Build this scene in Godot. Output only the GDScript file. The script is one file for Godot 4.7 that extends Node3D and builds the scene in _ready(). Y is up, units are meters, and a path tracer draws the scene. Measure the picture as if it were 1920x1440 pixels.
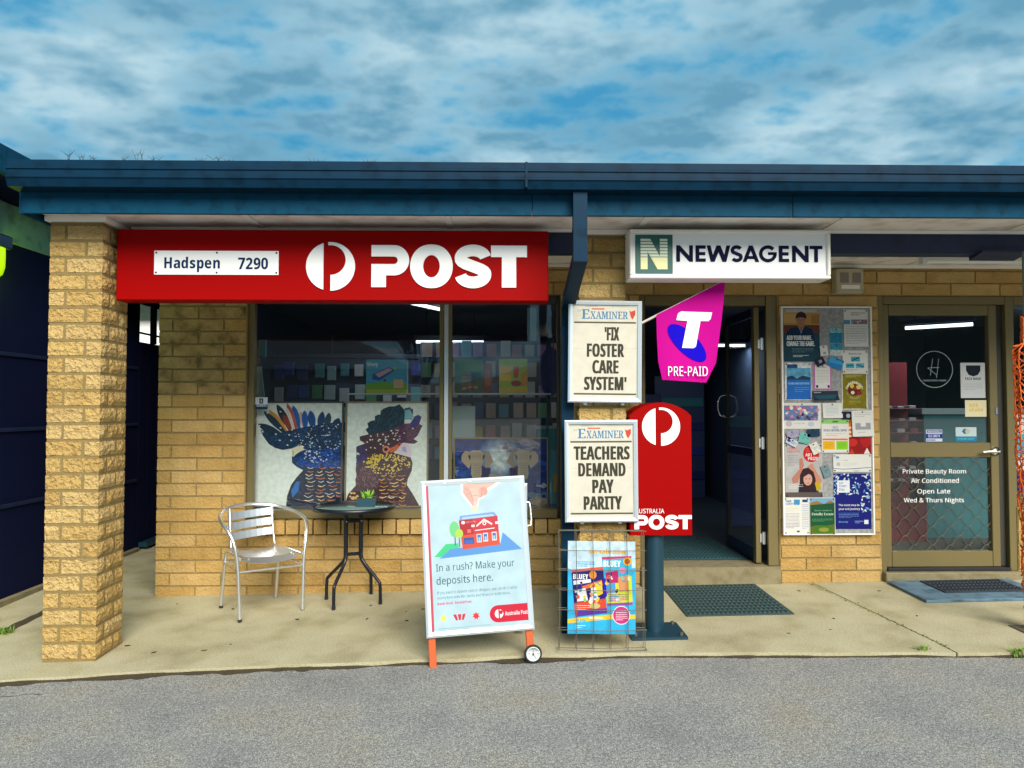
extends Node3D
# A small-town post office and newsagent behind a brick-pillared verandah, under a cloudy sky.
# World: x right, y up, the shop front faces +z. The footpath at the first pillar is y = 0.

var rng := RandomNumberGenerator.new()
var M := {}
var taken := {}
var cache := {}
var fonts := {}

# ---------------------------------------------------------------- colours and materials
func lin(r, g, b) -> Color:
	return Color(r, g, b).linear_to_srgb()

func rgb8(r, g, b) -> Color:
	return Color(r / 255.0, g / 255.0, b / 255.0)

func mat(called, col, rough = 0.8, metal = 0.0):
	var m := StandardMaterial3D.new()
	m.resource_name = called
	m.albedo_color = col
	m.roughness = rough
	m.metallic = metal
	M[called] = m
	return m

func ramp(stops):
	var g := Gradient.new()
	var o := PackedFloat32Array()
	var c := PackedColorArray()
	for s in stops:
		o.append(s[0])
		c.append(s[1])
	g.offsets = o
	g.colors = c
	return g

func noise(kind, freq, oct, sd):
	var n := FastNoiseLite.new()
	n.noise_type = kind
	n.frequency = freq
	n.seed = sd
	n.fractal_octaves = oct
	if oct < 2:
		n.fractal_type = FastNoiseLite.FRACTAL_NONE
	return n

func ntex(n, size, stops = null, normalize = true):
	var t := NoiseTexture2D.new()
	t.width = size
	t.height = size
	t.seamless = true
	t.normalize = normalize
	t.noise = n
	if stops:
		t.color_ramp = ramp(stops)
	return t

func grey(v) -> Color:
	return Color(v, v, v)

# a world-mapped material: tone texture times colour, relief, and a coarse second pattern multiplied in
func surf(called, col, rough, tex, scale, bump = null, cm = 0.2, coarse = null, cscale = 0.3):
	var m = mat(called, col, rough)
	m.uv1_triplanar = true
	m.uv1_world_triplanar = true
	m.uv1_scale = Vector3.ONE * scale
	m.uv1_triplanar_sharpness = 4.0
	m.albedo_texture = tex
	if bump:
		m.heightmap_enabled = true
		m.heightmap_texture = bump
		m.heightmap_scale = cm
	if coarse:
		m.detail_enabled = true
		m.detail_albedo = coarse
		m.detail_blend_mode = BaseMaterial3D.BLEND_MODE_MUL
		m.detail_uv_layer = BaseMaterial3D.DETAIL_UV_2
		m.uv2_triplanar = true
		m.uv2_world_triplanar = true
		m.uv2_scale = Vector3.ONE * cscale
	return m

func glass(called, col, a):
	var m = mat(called, Color(col.r, col.g, col.b, a), 0.02)
	m.transparency = BaseMaterial3D.TRANSPARENCY_ALPHA
	m.metallic_specular = 0.5
	return m

func lit(called, col, energy):
	var m = mat(called, col, 0.5)
	m.emission_enabled = true
	m.emission = col
	m.emission_energy_multiplier = energy
	return m

# ---------------------------------------------------------------- shapes
func mk() -> SurfaceTool:
	var st := SurfaceTool.new()
	st.begin(Mesh.PRIMITIVE_TRIANGLES)
	st.set_smooth_group(-1)
	return st

func tri(st, a, b, c):      # counter-clockwise seen from outside
	st.add_vertex(a)
	st.add_vertex(c)
	st.add_vertex(b)

func quad(st, a, b, c, d):  # counter-clockwise seen from outside
	tri(st, a, b, c)
	tri(st, a, c, d)

func box(st, p, s):         # centre, size
	var h: Vector3 = s / 2.0
	hexa(st, [p + Vector3(-h.x, -h.y, h.z), p + Vector3(h.x, -h.y, h.z), p + Vector3(h.x, h.y, h.z), p + Vector3(-h.x, h.y, h.z),
		p + Vector3(-h.x, -h.y, -h.z), p + Vector3(h.x, -h.y, -h.z), p + Vector3(h.x, h.y, -h.z), p + Vector3(-h.x, h.y, -h.z)])

func hexa(st, v):           # front four then back four, each bl br tr tl
	quad(st, v[0], v[1], v[2], v[3])
	quad(st, v[5], v[4], v[7], v[6])
	quad(st, v[1], v[5], v[6], v[2])
	quad(st, v[4], v[0], v[3], v[7])
	quad(st, v[3], v[2], v[6], v[7])
	quad(st, v[4], v[5], v[1], v[0])

func span(st, x0, x1, y0, y1, z0, z1):
	box(st, Vector3((x0 + x1) / 2.0, (y0 + y1) / 2.0, (z0 + z1) / 2.0), Vector3(absf(x1 - x0), absf(y1 - y0), absf(z1 - z0)))

func cbox(st, p, s, b):     # a box with chamfered edges
	var h: Vector3 = s / 2.0
	var f = func(ax, sx, i, j):
		var v := Vector3.ZERO
		v[ax] = h[ax] * sx
		v[(ax + 1) % 3] = (h[(ax + 1) % 3] - b) * i
		v[(ax + 2) % 3] = (h[(ax + 2) % 3] - b) * j
		return p + v
	for ax in 3:
		quad(st, f.call(ax, 1, -1, -1), f.call(ax, 1, 1, -1), f.call(ax, 1, 1, 1), f.call(ax, 1, -1, 1))
		quad(st, f.call(ax, -1, -1, 1), f.call(ax, -1, 1, 1), f.call(ax, -1, 1, -1), f.call(ax, -1, -1, -1))
	for ax in 3:            # edges along ax: between the faces of the two other axes
		var a1 := (ax + 1) % 3
		var a2 := (ax + 2) % 3
		for i in [-1, 1]:
			for j in [-1, 1]:
				var e = func(t, which):
					var v := Vector3.ZERO
					v[ax] = (h[ax] - b) * t
					v[a1] = (h[a1] - (0.0 if which == 0 else b)) * i
					v[a2] = (h[a2] - (b if which == 0 else 0.0)) * j
					return p + v
				if i * j > 0:
					quad(st, e.call(-1, 0), e.call(1, 0), e.call(1, 1), e.call(-1, 1))
				else:
					quad(st, e.call(1, 0), e.call(-1, 0), e.call(-1, 1), e.call(1, 1))
	for i in [-1, 1]:
		for j in [-1, 1]:
			for k in [-1, 1]:
				var c := [p + Vector3(h.x * i, (h.y - b) * j, (h.z - b) * k), p + Vector3((h.x - b) * i, h.y * j, (h.z - b) * k), p + Vector3((h.x - b) * i, (h.y - b) * j, h.z * k)]
				if i * j * k > 0:
					tri(st, c[0], c[1], c[2])
				else:
					tri(st, c[0], c[2], c[1])

func cspan(st, x0, x1, y0, y1, z0, z1, b):
	cbox(st, Vector3((x0 + x1) / 2.0, (y0 + y1) / 2.0, (z0 + z1) / 2.0), Vector3(absf(x1 - x0), absf(y1 - y0), absf(z1 - z0)), b)

func tube(st, pts, r, n = 10, closed = false):
	st.set_smooth_group(1)
	var rings := []
	var count: int = pts.size()
	var ref := Vector3.UP
	for i in count:
		var a: Vector3 = pts[(i - 1 + count) % count] if (closed or i > 0) else pts[i]
		var c: Vector3 = pts[(i + 1) % count] if (closed or i < count - 1) else pts[i]
		var d := (c - a).normalized()
		if i == 0:
			ref = Vector3.UP if absf(d.y) < 0.9 else Vector3.RIGHT
		var u := (ref - d * ref.dot(d)).normalized()
		ref = u
		var v := d.cross(u)
		var rr: float = r[i] if r is Array else r
		var ring := []
		for k in n:
			var t = TAU * k / n
			ring.append(pts[i] + (u * cos(t) + v * sin(t)) * rr)
		rings.append(ring)
	var last := count if closed else count - 1
	for i in last:
		var A = rings[i]
		var B = rings[(i + 1) % count]
		for k in n:
			quad(st, A[k], A[(k + 1) % n], B[(k + 1) % n], B[k])
	if not closed:
		st.set_smooth_group(-1)
		for k in n:
			tri(st, pts[0], rings[0][(k + 1) % n], rings[0][k])
			tri(st, pts[count - 1], rings[count - 1][k], rings[count - 1][(k + 1) % n])
	st.set_smooth_group(-1)

func curve(pts, steps = 6):  # Catmull-Rom through the points
	var out := []
	for i in pts.size() - 1:
		var p0: Vector3 = pts[maxi(i - 1, 0)]
		var p3: Vector3 = pts[mini(i + 2, pts.size() - 1)]
		for k in steps:
			out.append(pts[i].cubic_interpolate(pts[i + 1], p0, p3, k / float(steps)))
	out.append(pts[-1])
	return out

func prism(st, poly, z0, z1, at = Vector3.ZERO, bas = Basis.IDENTITY):  # outline in xy, drawn from z0 (back) to z1 (front)
	var p := PackedVector2Array(poly)
	if not Geometry2D.is_polygon_clockwise(p):
		p.reverse()
	# Geometry2D takes y downwards: «clockwise» there is counter-clockwise with y up once reversed back
	var area := 0.0
	for i in p.size():
		area += p[i].cross(p[(i + 1) % p.size()])
	if area < 0:
		p.reverse()
	var ix := Geometry2D.triangulate_polygon(p)
	for i in range(0, ix.size(), 3):
		var a := p[ix[i]]
		var b := p[ix[i + 1]]
		var c := p[ix[i + 2]]
		if (b - a).cross(c - a) < 0:
			var t := b
			b = c
			c = t
		tri(st, at + bas * Vector3(a.x, a.y, z1), at + bas * Vector3(b.x, b.y, z1), at + bas * Vector3(c.x, c.y, z1))
		tri(st, at + bas * Vector3(a.x, a.y, z0), at + bas * Vector3(c.x, c.y, z0), at + bas * Vector3(b.x, b.y, z0))
	for i in p.size():
		var a := p[i]
		var b := p[(i + 1) % p.size()]
		quad(st, at + bas * Vector3(a.x, a.y, z0), at + bas * Vector3(b.x, b.y, z0), at + bas * Vector3(b.x, b.y, z1), at + bas * Vector3(a.x, a.y, z1))

func lathe(st, prof, n, at = Vector3.ZERO, bas = Basis.IDENTITY):  # profile of (radius, height) going up
	st.set_smooth_group(1)
	for i in prof.size() - 1:
		for k in n:
			var t0 = TAU * k / n
			var t1 = TAU * (k + 1) / n
			var a: Vector2 = prof[i]
			var b: Vector2 = prof[i + 1]
			var A = at + bas * Vector3(a.x * cos(t0), a.y, -a.x * sin(t0))
			var B = at + bas * Vector3(a.x * cos(t1), a.y, -a.x * sin(t1))
			var C = at + bas * Vector3(b.x * cos(t1), b.y, -b.x * sin(t1))
			var D = at + bas * Vector3(b.x * cos(t0), b.y, -b.x * sin(t0))
			if a.x > 1e-5:
				tri(st, A, B, C)
			if b.x > 1e-5:
				tri(st, A, C, D)
	st.set_smooth_group(-1)

func arc(cx, cy, r, a0, a1, n):   # degrees
	var out := []
	for i in n + 1:
		var t := deg_to_rad(lerpf(a0, a1, i / float(n)))
		out.append(Vector2(cx + r * cos(t), cy + r * sin(t)))
	return out

func ell(cx, cy, rx, ry, rot = 0.0, n = 28):
	var out := []
	for i in n:
		var t = TAU * i / n
		out.append(Vector2(cx, cy) + Vector2(rx * cos(t), ry * sin(t)).rotated(rot))
	return out

func done(st) -> ArrayMesh:
	st.generate_normals()
	return st.commit()

# ---------------------------------------------------------------- nodes
func numbered(called):
	if not taken.has(called):
		taken[called] = 0
		return called
	taken[called] += 1
	return "%s_%03d" % [called, taken[called]]

func where(n):
	var t := Transform3D.IDENTITY
	while n != self:
		t = n.transform * t
		n = n.get_parent()
	return t

# commits a shape given in world coordinates (or in the parent's own, with local) as one named mesh
func obj(called, st, m, parent = null, local = false):
	var o := MeshInstance3D.new()
	o.mesh = done(st) if st is SurfaceTool else st
	if m is Array:
		for i in m.size():
			o.set_surface_override_material(i, m[i])
	else:
		o.material_override = m
	if parent == null:
		o.name = numbered(called)
		add_child(o)
	else:
		o.name = called
		parent.add_child(o, true)
		if not local:
			o.transform = where(parent).affine_inverse()
	return o

func tag(o, label, category, group = "", kind = ""):
	o.set_meta("label", label)
	if category:
		o.set_meta("category", category)
	if group:
		o.set_meta("group", group)
	if kind:
		o.set_meta("kind", kind)
	return o

func thing(called, label, category, at = Vector3.ZERO, turn = Vector3.ZERO, group = ""):
	var o := Node3D.new()
	o.name = numbered(called)
	add_child(o)
	o.position = at
	o.rotation_degrees = turn
	return tag(o, label, category, group)

func structure(called, st, m, label = ""):
	var o = obj(called, st, m)
	o.set_meta("kind", "structure")
	if label:
		o.set_meta("label", label)
	return o

func ground(x, z):   # height of the footpath, which rises a little to the right and to the wall
	return 0.0165 * (x + 2.8) + 0.022 * (-z - 4.4)

func kerb(x):        # z of the footpath's edge
	return -(4.465 - 0.02 * (x - 0.4) * (x - 0.4) + 0.012 * sin(x * 2.3))

# ---------------------------------------------------------------- lettering
func font(key):
	if fonts.has(key):
		return fonts[key]
	var f := SystemFont.new()
	var bold: bool = key in ["sans_bold", "sans_black", "serif_bold"]
	f.font_names = PackedStringArray(["Droid Serif" if key.begins_with("serif") else "Droid Sans"])
	f.font_weight = 700 if bold else 400
	var out = f
	fonts[key] = out
	return out

func glyphs(s, key, depth):
	var id := "%s|%s|%s" % [s, key, depth]
	if not cache.has(id):
		var t := TextMesh.new()
		t.text = s
		t.font = font(key)
		t.font_size = 48
		t.pixel_size = 0.01
		t.depth = depth
		t.curve_step = 1.5
		cache[id] = t
	return cache[id]

# letters as thin solids, fitted to a rectangle of the plane z = zf (front face)
func lettering(parent, s, key, x0, x1, y0, y1, zf, m, thick = 0.004, local = false, called = "lettering"):
	var t = glyphs(s, key, 0.1)
	var bb: AABB = t.get_aabb()
	var sc := Vector3((x1 - x0) / bb.size.x, (y1 - y0) / bb.size.y, thick / 0.1)
	var o := MeshInstance3D.new()
	o.name = called
	o.mesh = t
	o.material_override = m
	parent.add_child(o, true)
	var tr := Transform3D(Basis.from_scale(sc), Vector3(x0 - bb.position.x * sc.x, y0 - bb.position.y * sc.y, zf - (bb.position.z + bb.size.z) * sc.z))
	o.transform = tr if local else where(parent).affine_inverse() * tr
	return o

# ---------------------------------------------------------------- printing: flat colour drawn into an image
var im: Image
var ox := 0.0
var oy := 0.0
var kx := 1.0
var ky := 1.0

func page(w, h, x0, y0, x1, y1, col):   # an image of w by h pixels, addressed with the coordinates x0..x1, y0..y1
	im = Image.create(w, h, false, Image.FORMAT_RGB8)
	im.fill(col)
	ox = x0
	oy = y0
	kx = w / float(x1 - x0)
	ky = h / float(y1 - y0)

func pen(x, y) -> Vector2:
	return Vector2((x - ox) * kx, (y - oy) * ky)

func fillpx(p, col):      # polygon in pixels
	var lo := INF
	var hi := -INF
	for v in p:
		lo = minf(lo, v.y)
		hi = maxf(hi, v.y)
	for y in range(maxi(0, int(floor(lo))), mini(im.get_height(), int(ceil(hi)))):
		var yc := y + 0.5
		var xs := PackedFloat32Array()
		for i in p.size():
			var a: Vector2 = p[i]
			var b: Vector2 = p[(i + 1) % p.size()]
			if (a.y <= yc) != (b.y <= yc):
				xs.append(a.x + (yc - a.y) / (b.y - a.y) * (b.x - a.x))
		xs.sort()
		for i in range(0, xs.size() - 1, 2):
			var x0 := int(round(xs[i]))
			var x1 := int(round(xs[i + 1]))
			if x1 > x0:
				im.fill_rect(Rect2i(x0, y, x1 - x0, 1), col)

func poly(flat, col):     # [x, y, x, y ...]
	var p := PackedVector2Array()
	for i in range(0, flat.size(), 2):
		p.append(pen(flat[i], flat[i + 1]))
	fillpx(p, col)

func vpoly(pts, col):
	var p := PackedVector2Array()
	for v in pts:
		p.append(pen(v.x, v.y))
	fillpx(p, col)

func rect(x0, y0, x1, y1, col):
	poly([x0, y0, x1, y0, x1, y1, x0, y1], col)

func disc(cx, cy, rx, ry, col, rot = 0.0, n = 20):
	vpoly(ell(cx, cy, rx, ry, rot, n), col)

func rule(x0, y0, x1, y1, w, col):
	var d = Vector2(x1 - x0, y1 - y0).normalized().orthogonal() * w / 2.0
	poly([x0 + d.x, y0 + d.y, x1 + d.x, y1 + d.y, x1 - d.x, y1 - d.y, x0 - d.x, y0 - d.y], col)

func words(s, key, x0, y0, x1, y1, col):   # text fitted to a rectangle
	var t = glyphs(s, key, 0.0)
	var bb: AABB = t.get_aabb()
	if t.get_surface_count() == 0:
		return
	var ar = t.surface_get_arrays(0)
	var v: PackedVector3Array = ar[Mesh.ARRAY_VERTEX]
	var ix: PackedInt32Array = ar[Mesh.ARRAY_INDEX] if ar[Mesh.ARRAY_INDEX] != null else PackedInt32Array(range(v.size()))
	var f = func(p):
		return pen(lerpf(x0, x1, (p.x - bb.position.x) / bb.size.x), lerpf(y1, y0, (p.y - bb.position.y) / bb.size.y))
	for i in range(0, ix.size() - 2, 3):
		var a = f.call(v[ix[i]])
		var b = f.call(v[ix[i + 1]])
		var c = f.call(v[ix[i + 2]])
		fillpx([a, b, c], col)
		if key == "sans_black":      # a heavier cut: the same shapes spread sideways
			var e := Vector2(absf(y1 - y0) * ky * 0.034, 0)
			fillpx([a + e, b + e, c + e], col)
			fillpx([a - e, b - e, c - e], col)

func print_lines(x0, y0, x1, y1, n, col, th = 0.4):   # a paragraph too small to read
	for i in n:
		var y := lerpf(y0, y1, (i + 0.5) / n)
		var h: float = (y1 - y0) / n * th / 2.0
		var x: float = x0
		var end: float = x1 if i < n - 1 else lerpf(x0, x1, 0.6)
		while x < end:
			var w: float = (x1 - x0) * rng.randf_range(0.05, 0.16)
			rect(x, y - h, minf(x + w, end), y + h, col)
			x += w + (x1 - x0) * 0.025

func mottle(amount, freq, sd, oct = 4):   # paper or canvas grain
	var n = noise(FastNoiseLite.TYPE_SIMPLEX_SMOOTH, freq, oct, sd)
	for y in im.get_height():
		for x in im.get_width():
			var k: float = 1.0 + amount * n.get_noise_2d(x, y)
			var c := im.get_pixel(x, y)
			im.set_pixel(x, y, Color(clampf(c.r * k, 0, 1), clampf(c.g * k, 0, 1), clampf(c.b * k, 0, 1)))

func printed(called, rough = 0.6):   # the finished image as a material
	var m = mat(called, grey(0.86), rough)
	m.metallic_specular = 0.3
	m.albedo_texture = ImageTexture.create_from_image(im)
	m.texture_repeat = false
	return m

# a sheet with the print on its front (+z) and plain stock elsewhere; bend curls it forward at the bottom
func sheet_mesh(w, h, t, bend = 0.0, wave = 0.0, sd = 0):
	var f := mk()
	var b := mk()
	var nx := 1 if wave == 0.0 else 8
	var ny := 1 if bend == 0.0 and wave == 0.0 else 10
	var wn = noise(FastNoiseLite.TYPE_SIMPLEX_SMOOTH, 1.2, 2, sd)
	var at = func(i, j, z):
		var u = i / float(nx)
		var v = j / float(ny)
		var off: float = bend * pow(1.0 - v, 2.0)
		if wave != 0.0:
			off += wave * wn.get_noise_2d(u * 2.2, v * 1.1)
		return Vector3((u - 0.5) * w, (v - 0.5) * h, z + off)
	if nx > 1 or ny > 1:
		f.set_smooth_group(1)
	for i in nx:
		for j in ny:
			var c := [[i, j], [i + 1, j], [i + 1, j + 1], [i, j], [i + 1, j + 1], [i, j + 1]]
			for k in [0, 2, 1, 3, 5, 4]:
				f.set_uv(Vector2(c[k][0] / float(nx), 1.0 - c[k][1] / float(ny)))
				f.add_vertex(at.call(c[k][0], c[k][1], t))
			quad(b, at.call(i + 1, j, 0.0), at.call(i, j, 0.0), at.call(i, j + 1, 0.0), at.call(i + 1, j + 1, 0.0))
	for i in nx:
		quad(b, at.call(i, 0, 0.0), at.call(i + 1, 0, 0.0), at.call(i + 1, 0, t), at.call(i, 0, t))
		quad(b, at.call(i, ny, t), at.call(i + 1, ny, t), at.call(i + 1, ny, 0.0), at.call(i, ny, 0.0))
	for j in ny:
		quad(b, at.call(0, j, 0.0), at.call(0, j, t), at.call(0, j + 1, t), at.call(0, j + 1, 0.0))
		quad(b, at.call(nx, j, t), at.call(nx, j, 0.0), at.call(nx, j + 1, 0.0), at.call(nx, j + 1, t))
	f.generate_normals()
	b.generate_normals()
	var out := f.commit()
	return b.commit(out)

func sheet(called, w, h, t, m, parent, at, turn = Vector3.ZERO, bend = 0.0, wave = 0.0, local = false, stock = null):
	var o = obj(called, sheet_mesh(w, h, t, bend, wave, called.length() * 7 + int(w * 1000)), [m, stock if stock else M.paper], parent, true)
	var tr := Transform3D(Basis.from_euler(turn * PI / 180.0), at)
	if parent == null or local:
		o.transform = tr
	else:
		o.transform = where(parent).affine_inverse() * tr
	return o

# ---------------------------------------------------------------- the scene
const EXPOSURE := 4.1

func _ready():
	rng.seed = 20220914
	var cam := Camera3D.new()
	cam.name = "camera"
	cam.position = Vector3(0, 1.5, 0)
	cam.rotation_degrees = Vector3(1.85, -1.1, 0)
	cam.fov = 54.1
	cam.near = 0.05
	cam.far = 600.0
	cam.current = true
	add_child(cam)
	var we := WorldEnvironment.new()
	we.name = "world_environment"
	var e := Environment.new()
	e.background_mode = Environment.BG_SKY
	e.tonemap_mode = Environment.TONE_MAPPER_LINEAR
	e.tonemap_exposure = EXPOSURE
	e.sdfgi_enabled = true
	e.ssao_enabled = true
	e.ssil_enabled = true
	var sky := Sky.new()
	var pm := PanoramaSkyMaterial.new()
	pm.panorama = cloudy_sky()
	pm.energy_multiplier = 1.0 / EXPOSURE
	sky.sky_material = pm
	e.sky = sky
	we.environment = e
	add_child(we)
	var sun := DirectionalLight3D.new()
	sun.name = "sun"
	sun.light_color = Color(1.0, 0.965, 0.90)
	sun.light_energy = 0.5
	sun.light_angular_distance = 40.0
	sun.shadow_enabled = true
	sun.rotation_degrees = Vector3(-36, 18, 0)
	add_child(sun)
	materials()
	land()
	building()
	openings()
	neighbours()
	signs()
	headline_frames()
	posting_box()
	flag()
	furniture()
	sandwich_board()
	poster_cage()
	noticeboard()
	door_notices()
	window_display()
	rooms()
	small_things()

func cloudy_sky():
	var w := 3072
	var h := 1536
	var n1 = noise(FastNoiseLite.TYPE_SIMPLEX_SMOOTH, 1.0, 5, 11)
	var n2 = noise(FastNoiseLite.TYPE_SIMPLEX_SMOOTH, 1.0, 6, 5)
	n2.fractal_gain = 0.6
	var data := PackedByteArray()
	data.resize(w * h * 3)
	data.fill(150)
	var half := h / 2
	for y in half:
		var el := (0.5 - (y + 0.5) / h) * PI
		var d := 1.0 / (sin(el) + 0.10)
		var c := cos(el) * d
		var low := pow(1.0 - sin(el), 3.0)
		for x in w:
			var az := TAU * x / w
			var px := c * cos(az)
			var pz := c * sin(az)
			var a: float = n1.get_noise_2d(px * 1.2 + 3.0, pz * 0.8)
			var b: float = n2.get_noise_2d(px * 3.4, pz * 2.6 + 9.0)
			var t := clampf(0.80 + a * 0.8 + b * 0.9 + low * 0.22, 0.0, 1.0)
			t = t * t * (3.0 - 2.0 * t)
			var s := clampf(0.42 - a * 0.8 + b * 1.2, 0.0, 1.0) * t      # thicker, greyer cloud
			var r := lerpf(70.0, 184.0, t)
			var g := lerpf(154.0, 216.0, t)
			var bl := lerpf(199.0, 229.0, t)
			r = lerpf(r, 94.0, s * 0.9)
			g = lerpf(g, 153.0, s * 0.9)
			bl = lerpf(bl, 184.0, s * 0.9)
			var i := (y * w + x) * 3
			data[i] = int(r)
			data[i + 1] = int(g)
			data[i + 2] = int(bl)
	for i in range(half * w * 3, h * w * 3, 3):
		data[i] = 118
		data[i + 1] = 128
		data[i + 2] = 132
	return ImageTexture.create_from_image(Image.create_from_data(w, h, false, Image.FORMAT_RGB8, data))

func materials():
	var S := FastNoiseLite.TYPE_SIMPLEX_SMOOTH
	var C := FastNoiseLite.TYPE_CELLULAR
	# bitumen: pale stone chips in a dark binder
	var chips = noise(C, 0.13, 1, 3)
	chips.cellular_return_type = FastNoiseLite.RETURN_CELL_VALUE
	var chip_tex = ntex(chips, 1024, [[0.0, grey(0.48)], [0.35, Color(0.65, 0.65, 0.66)], [0.65, Color(0.75, 0.75, 0.74)], [0.85, Color(0.88, 0.87, 0.85)], [1.0, Color(1, 1, 0.98)]])
	var chip_edge = noise(C, 0.13, 1, 3)
	chip_edge.cellular_return_type = FastNoiseLite.RETURN_DISTANCE
	var chip_bump = ntex(chip_edge, 1024, [[0.0, grey(1.0)], [1.0, grey(0.0)]])
	var patches = ntex(noise(S, 0.006, 5, 21), 1024, [[0.0, Color(0.88, 0.88, 0.90)], [0.3, Color(0.95, 0.95, 0.97)], [0.6, Color(1, 1, 1)], [1.0, Color(1.0, 0.97, 0.92)]])
	surf("asphalt", lin(0.475, 0.48, 0.47), 0.92, chip_tex, 1.9, chip_bump, 0.06, patches, 0.22)
	# concrete
	var fine = ntex(noise(S, 0.05, 6, 8), 1024, [[0.0, grey(0.80)], [0.5, grey(0.94)], [1.0, grey(1.0)]])
	var stains = ntex(noise(S, 0.007, 6, 31), 1024, [[0.0, Color(0.80, 0.79, 0.75)], [0.3, Color(0.90, 0.89, 0.85)], [0.5, Color(0.95, 0.945, 0.93)], [1.0, Color(1, 1, 1)]])
	var pits = ntex(noise(S, 0.09, 4, 9), 512)
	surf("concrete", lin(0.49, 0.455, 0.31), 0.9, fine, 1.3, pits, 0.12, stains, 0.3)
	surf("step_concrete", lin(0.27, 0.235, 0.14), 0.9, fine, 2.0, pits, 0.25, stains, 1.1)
	surf("soil", lin(0.14, 0.105, 0.05), 1.0, ntex(noise(S, 0.08, 5, 44), 512, [[0.0, grey(0.4)], [1.0, grey(1.0)]]), 3.0, pits, 1.0)
	# brick: split-face sand and lime blocks
	var grit = ntex(noise(S, 0.07, 6, 15), 1024, [[0.0, Color(0.60, 0.54, 0.42)], [0.22, Color(0.84, 0.80, 0.72)], [0.5, Color(0.96, 0.94, 0.91)], [1.0, Color(1, 1, 1)]])
	var rock = noise(C, 0.016, 4, 77)      # chipped facets
	rock.cellular_return_type = FastNoiseLite.RETURN_DISTANCE
	rock.domain_warp_enabled = true
	rock.domain_warp_amplitude = 22.0
	rock.domain_warp_frequency = 0.02
	rock.fractal_gain = 0.55
	var rock_bump = ntex(rock, 1024)
	var sooty = ntex(noise(S, 0.006, 5, 52), 1024, [[0.0, Color(0.86, 0.83, 0.78)], [0.4, Color(0.95, 0.94, 0.92)], [1.0, Color(1, 1, 1)]])
	var tones := [lin(0.60, 0.43, 0.165), lin(0.65, 0.485, 0.215), lin(0.54, 0.38, 0.14), lin(0.62, 0.46, 0.205), lin(0.565, 0.395, 0.145)]
	for i in 5:
		surf("split_brick_%d" % i, tones[i], 0.92, grit, 1.6, rock_bump, 2.3, sooty, 0.5)
		surf("face_brick_%d" % i, Color(tones[i].r * 0.97, tones[i].g * 0.95, tones[i].b * 0.93), 0.92, grit, 2.2, rock_bump, 0.75, sooty, 0.6)
	var grime = ntex(noise(S, 0.011, 5, 90), 512, [[0.0, Color(0.46, 0.46, 0.44)], [0.42, Color(0.84, 0.82, 0.79)], [1.0, Color(1, 1, 1)]])
	surf("stained_brick", lin(0.56, 0.41, 0.185), 0.92, grit, 2.2, rock_bump, 0.5, grime, 0.9)
	surf("mortar", lin(0.29, 0.21, 0.08), 0.95, fine, 3.0, pits, 0.5)
	surf("dark_mortar", lin(0.34, 0.245, 0.10), 0.95, fine, 3.0, pits, 0.5)
	# painted timber and metal
	var flake = ntex(noise(S, 0.018, 5, 61), 512, [[0.0, grey(0.72)], [0.45, grey(0.95)], [1.0, grey(1.0)]])
	surf("gutter_blue", lin(0.002, 0.026, 0.06), 0.5, flake, 0.7)
	M.gutter_blue.metallic_specular = 0.22
	surf("fascia_blue", lin(0.002, 0.056, 0.115), 0.6, flake, 0.9, pits, 0.1)
	M.fascia_blue.metallic_specular = 0.22
	surf("navy_paint", lin(0.006, 0.016, 0.062), 0.6, flake, 0.8)
	surf("soffit_white", lin(0.87, 0.84, 0.81), 0.8, ntex(noise(S, 0.012, 5, 71), 512, [[0.0, Color(0.82, 0.76, 0.72)], [0.5, Color(0.97, 0.95, 0.94)], [1.0, Color(1, 1, 1)]]), 0.6)
	mat("trim_white", lin(0.78, 0.76, 0.72), 0.6)
	mat("navy_wall", lin(0.003, 0.006, 0.034), 0.8)
	M.navy_wall.metallic_specular = 0.25
	mat("room_shade_blue", lin(0.045, 0.07, 0.135), 0.8)  # shade put into the colour: walls, ceiling and floor kept dark for unlit depth
	mat("room_ceiling", lin(0.16, 0.19, 0.25), 0.8)
	mat("room_carpet", lin(0.035, 0.05, 0.07), 0.95)
	mat("navy_gloss", lin(0.006, 0.012, 0.05), 0.3)
	surf("sage_paint", lin(0.22, 0.40, 0.28), 0.7, flake, 0.7)
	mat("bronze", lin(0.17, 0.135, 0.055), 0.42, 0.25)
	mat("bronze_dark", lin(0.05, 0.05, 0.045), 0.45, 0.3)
	mat("aluminium", lin(0.78, 0.80, 0.83), 0.3, 0.9)
	mat("silver_frame", lin(0.66, 0.75, 0.82), 0.35, 0.55)
	mat("chrome", lin(0.85, 0.87, 0.9), 0.16, 1.0)
	mat("steel_wire", lin(0.12, 0.11, 0.09), 0.5, 0.4)
	mat("sign_red", lin(0.27, 0.0, 0.0), 0.55)
	M.sign_red.metallic_specular = 0.18
	mat("sign_white", lin(0.80, 0.82, 0.84), 0.4)
	mat("sign_navy", lin(0.004, 0.005, 0.035), 0.6)
	M.sign_navy.metallic_specular = 0.2
	mat("ink", lin(0.02, 0.02, 0.018), 0.7)
	mat("paper", lin(0.80, 0.80, 0.78), 0.8)
	mat("black_plastic", lin(0.012, 0.012, 0.018), 0.45)
	mat("table_black", lin(0.004, 0.006, 0.014), 0.35)
	mat("rubber", lin(0.012, 0.015, 0.02), 0.8)
	mat("pole_teal", lin(0.004, 0.034, 0.06), 0.45)
	mat("orange_paint", lin(0.46, 0.075, 0.01), 0.6)
	mat("orange_net", lin(0.75, 0.13, 0.012), 0.5)
	mat("door_white", lin(0.86, 0.87, 0.88), 0.6)
	mat("box_white", lin(0.62, 0.66, 0.66), 0.6)
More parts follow.
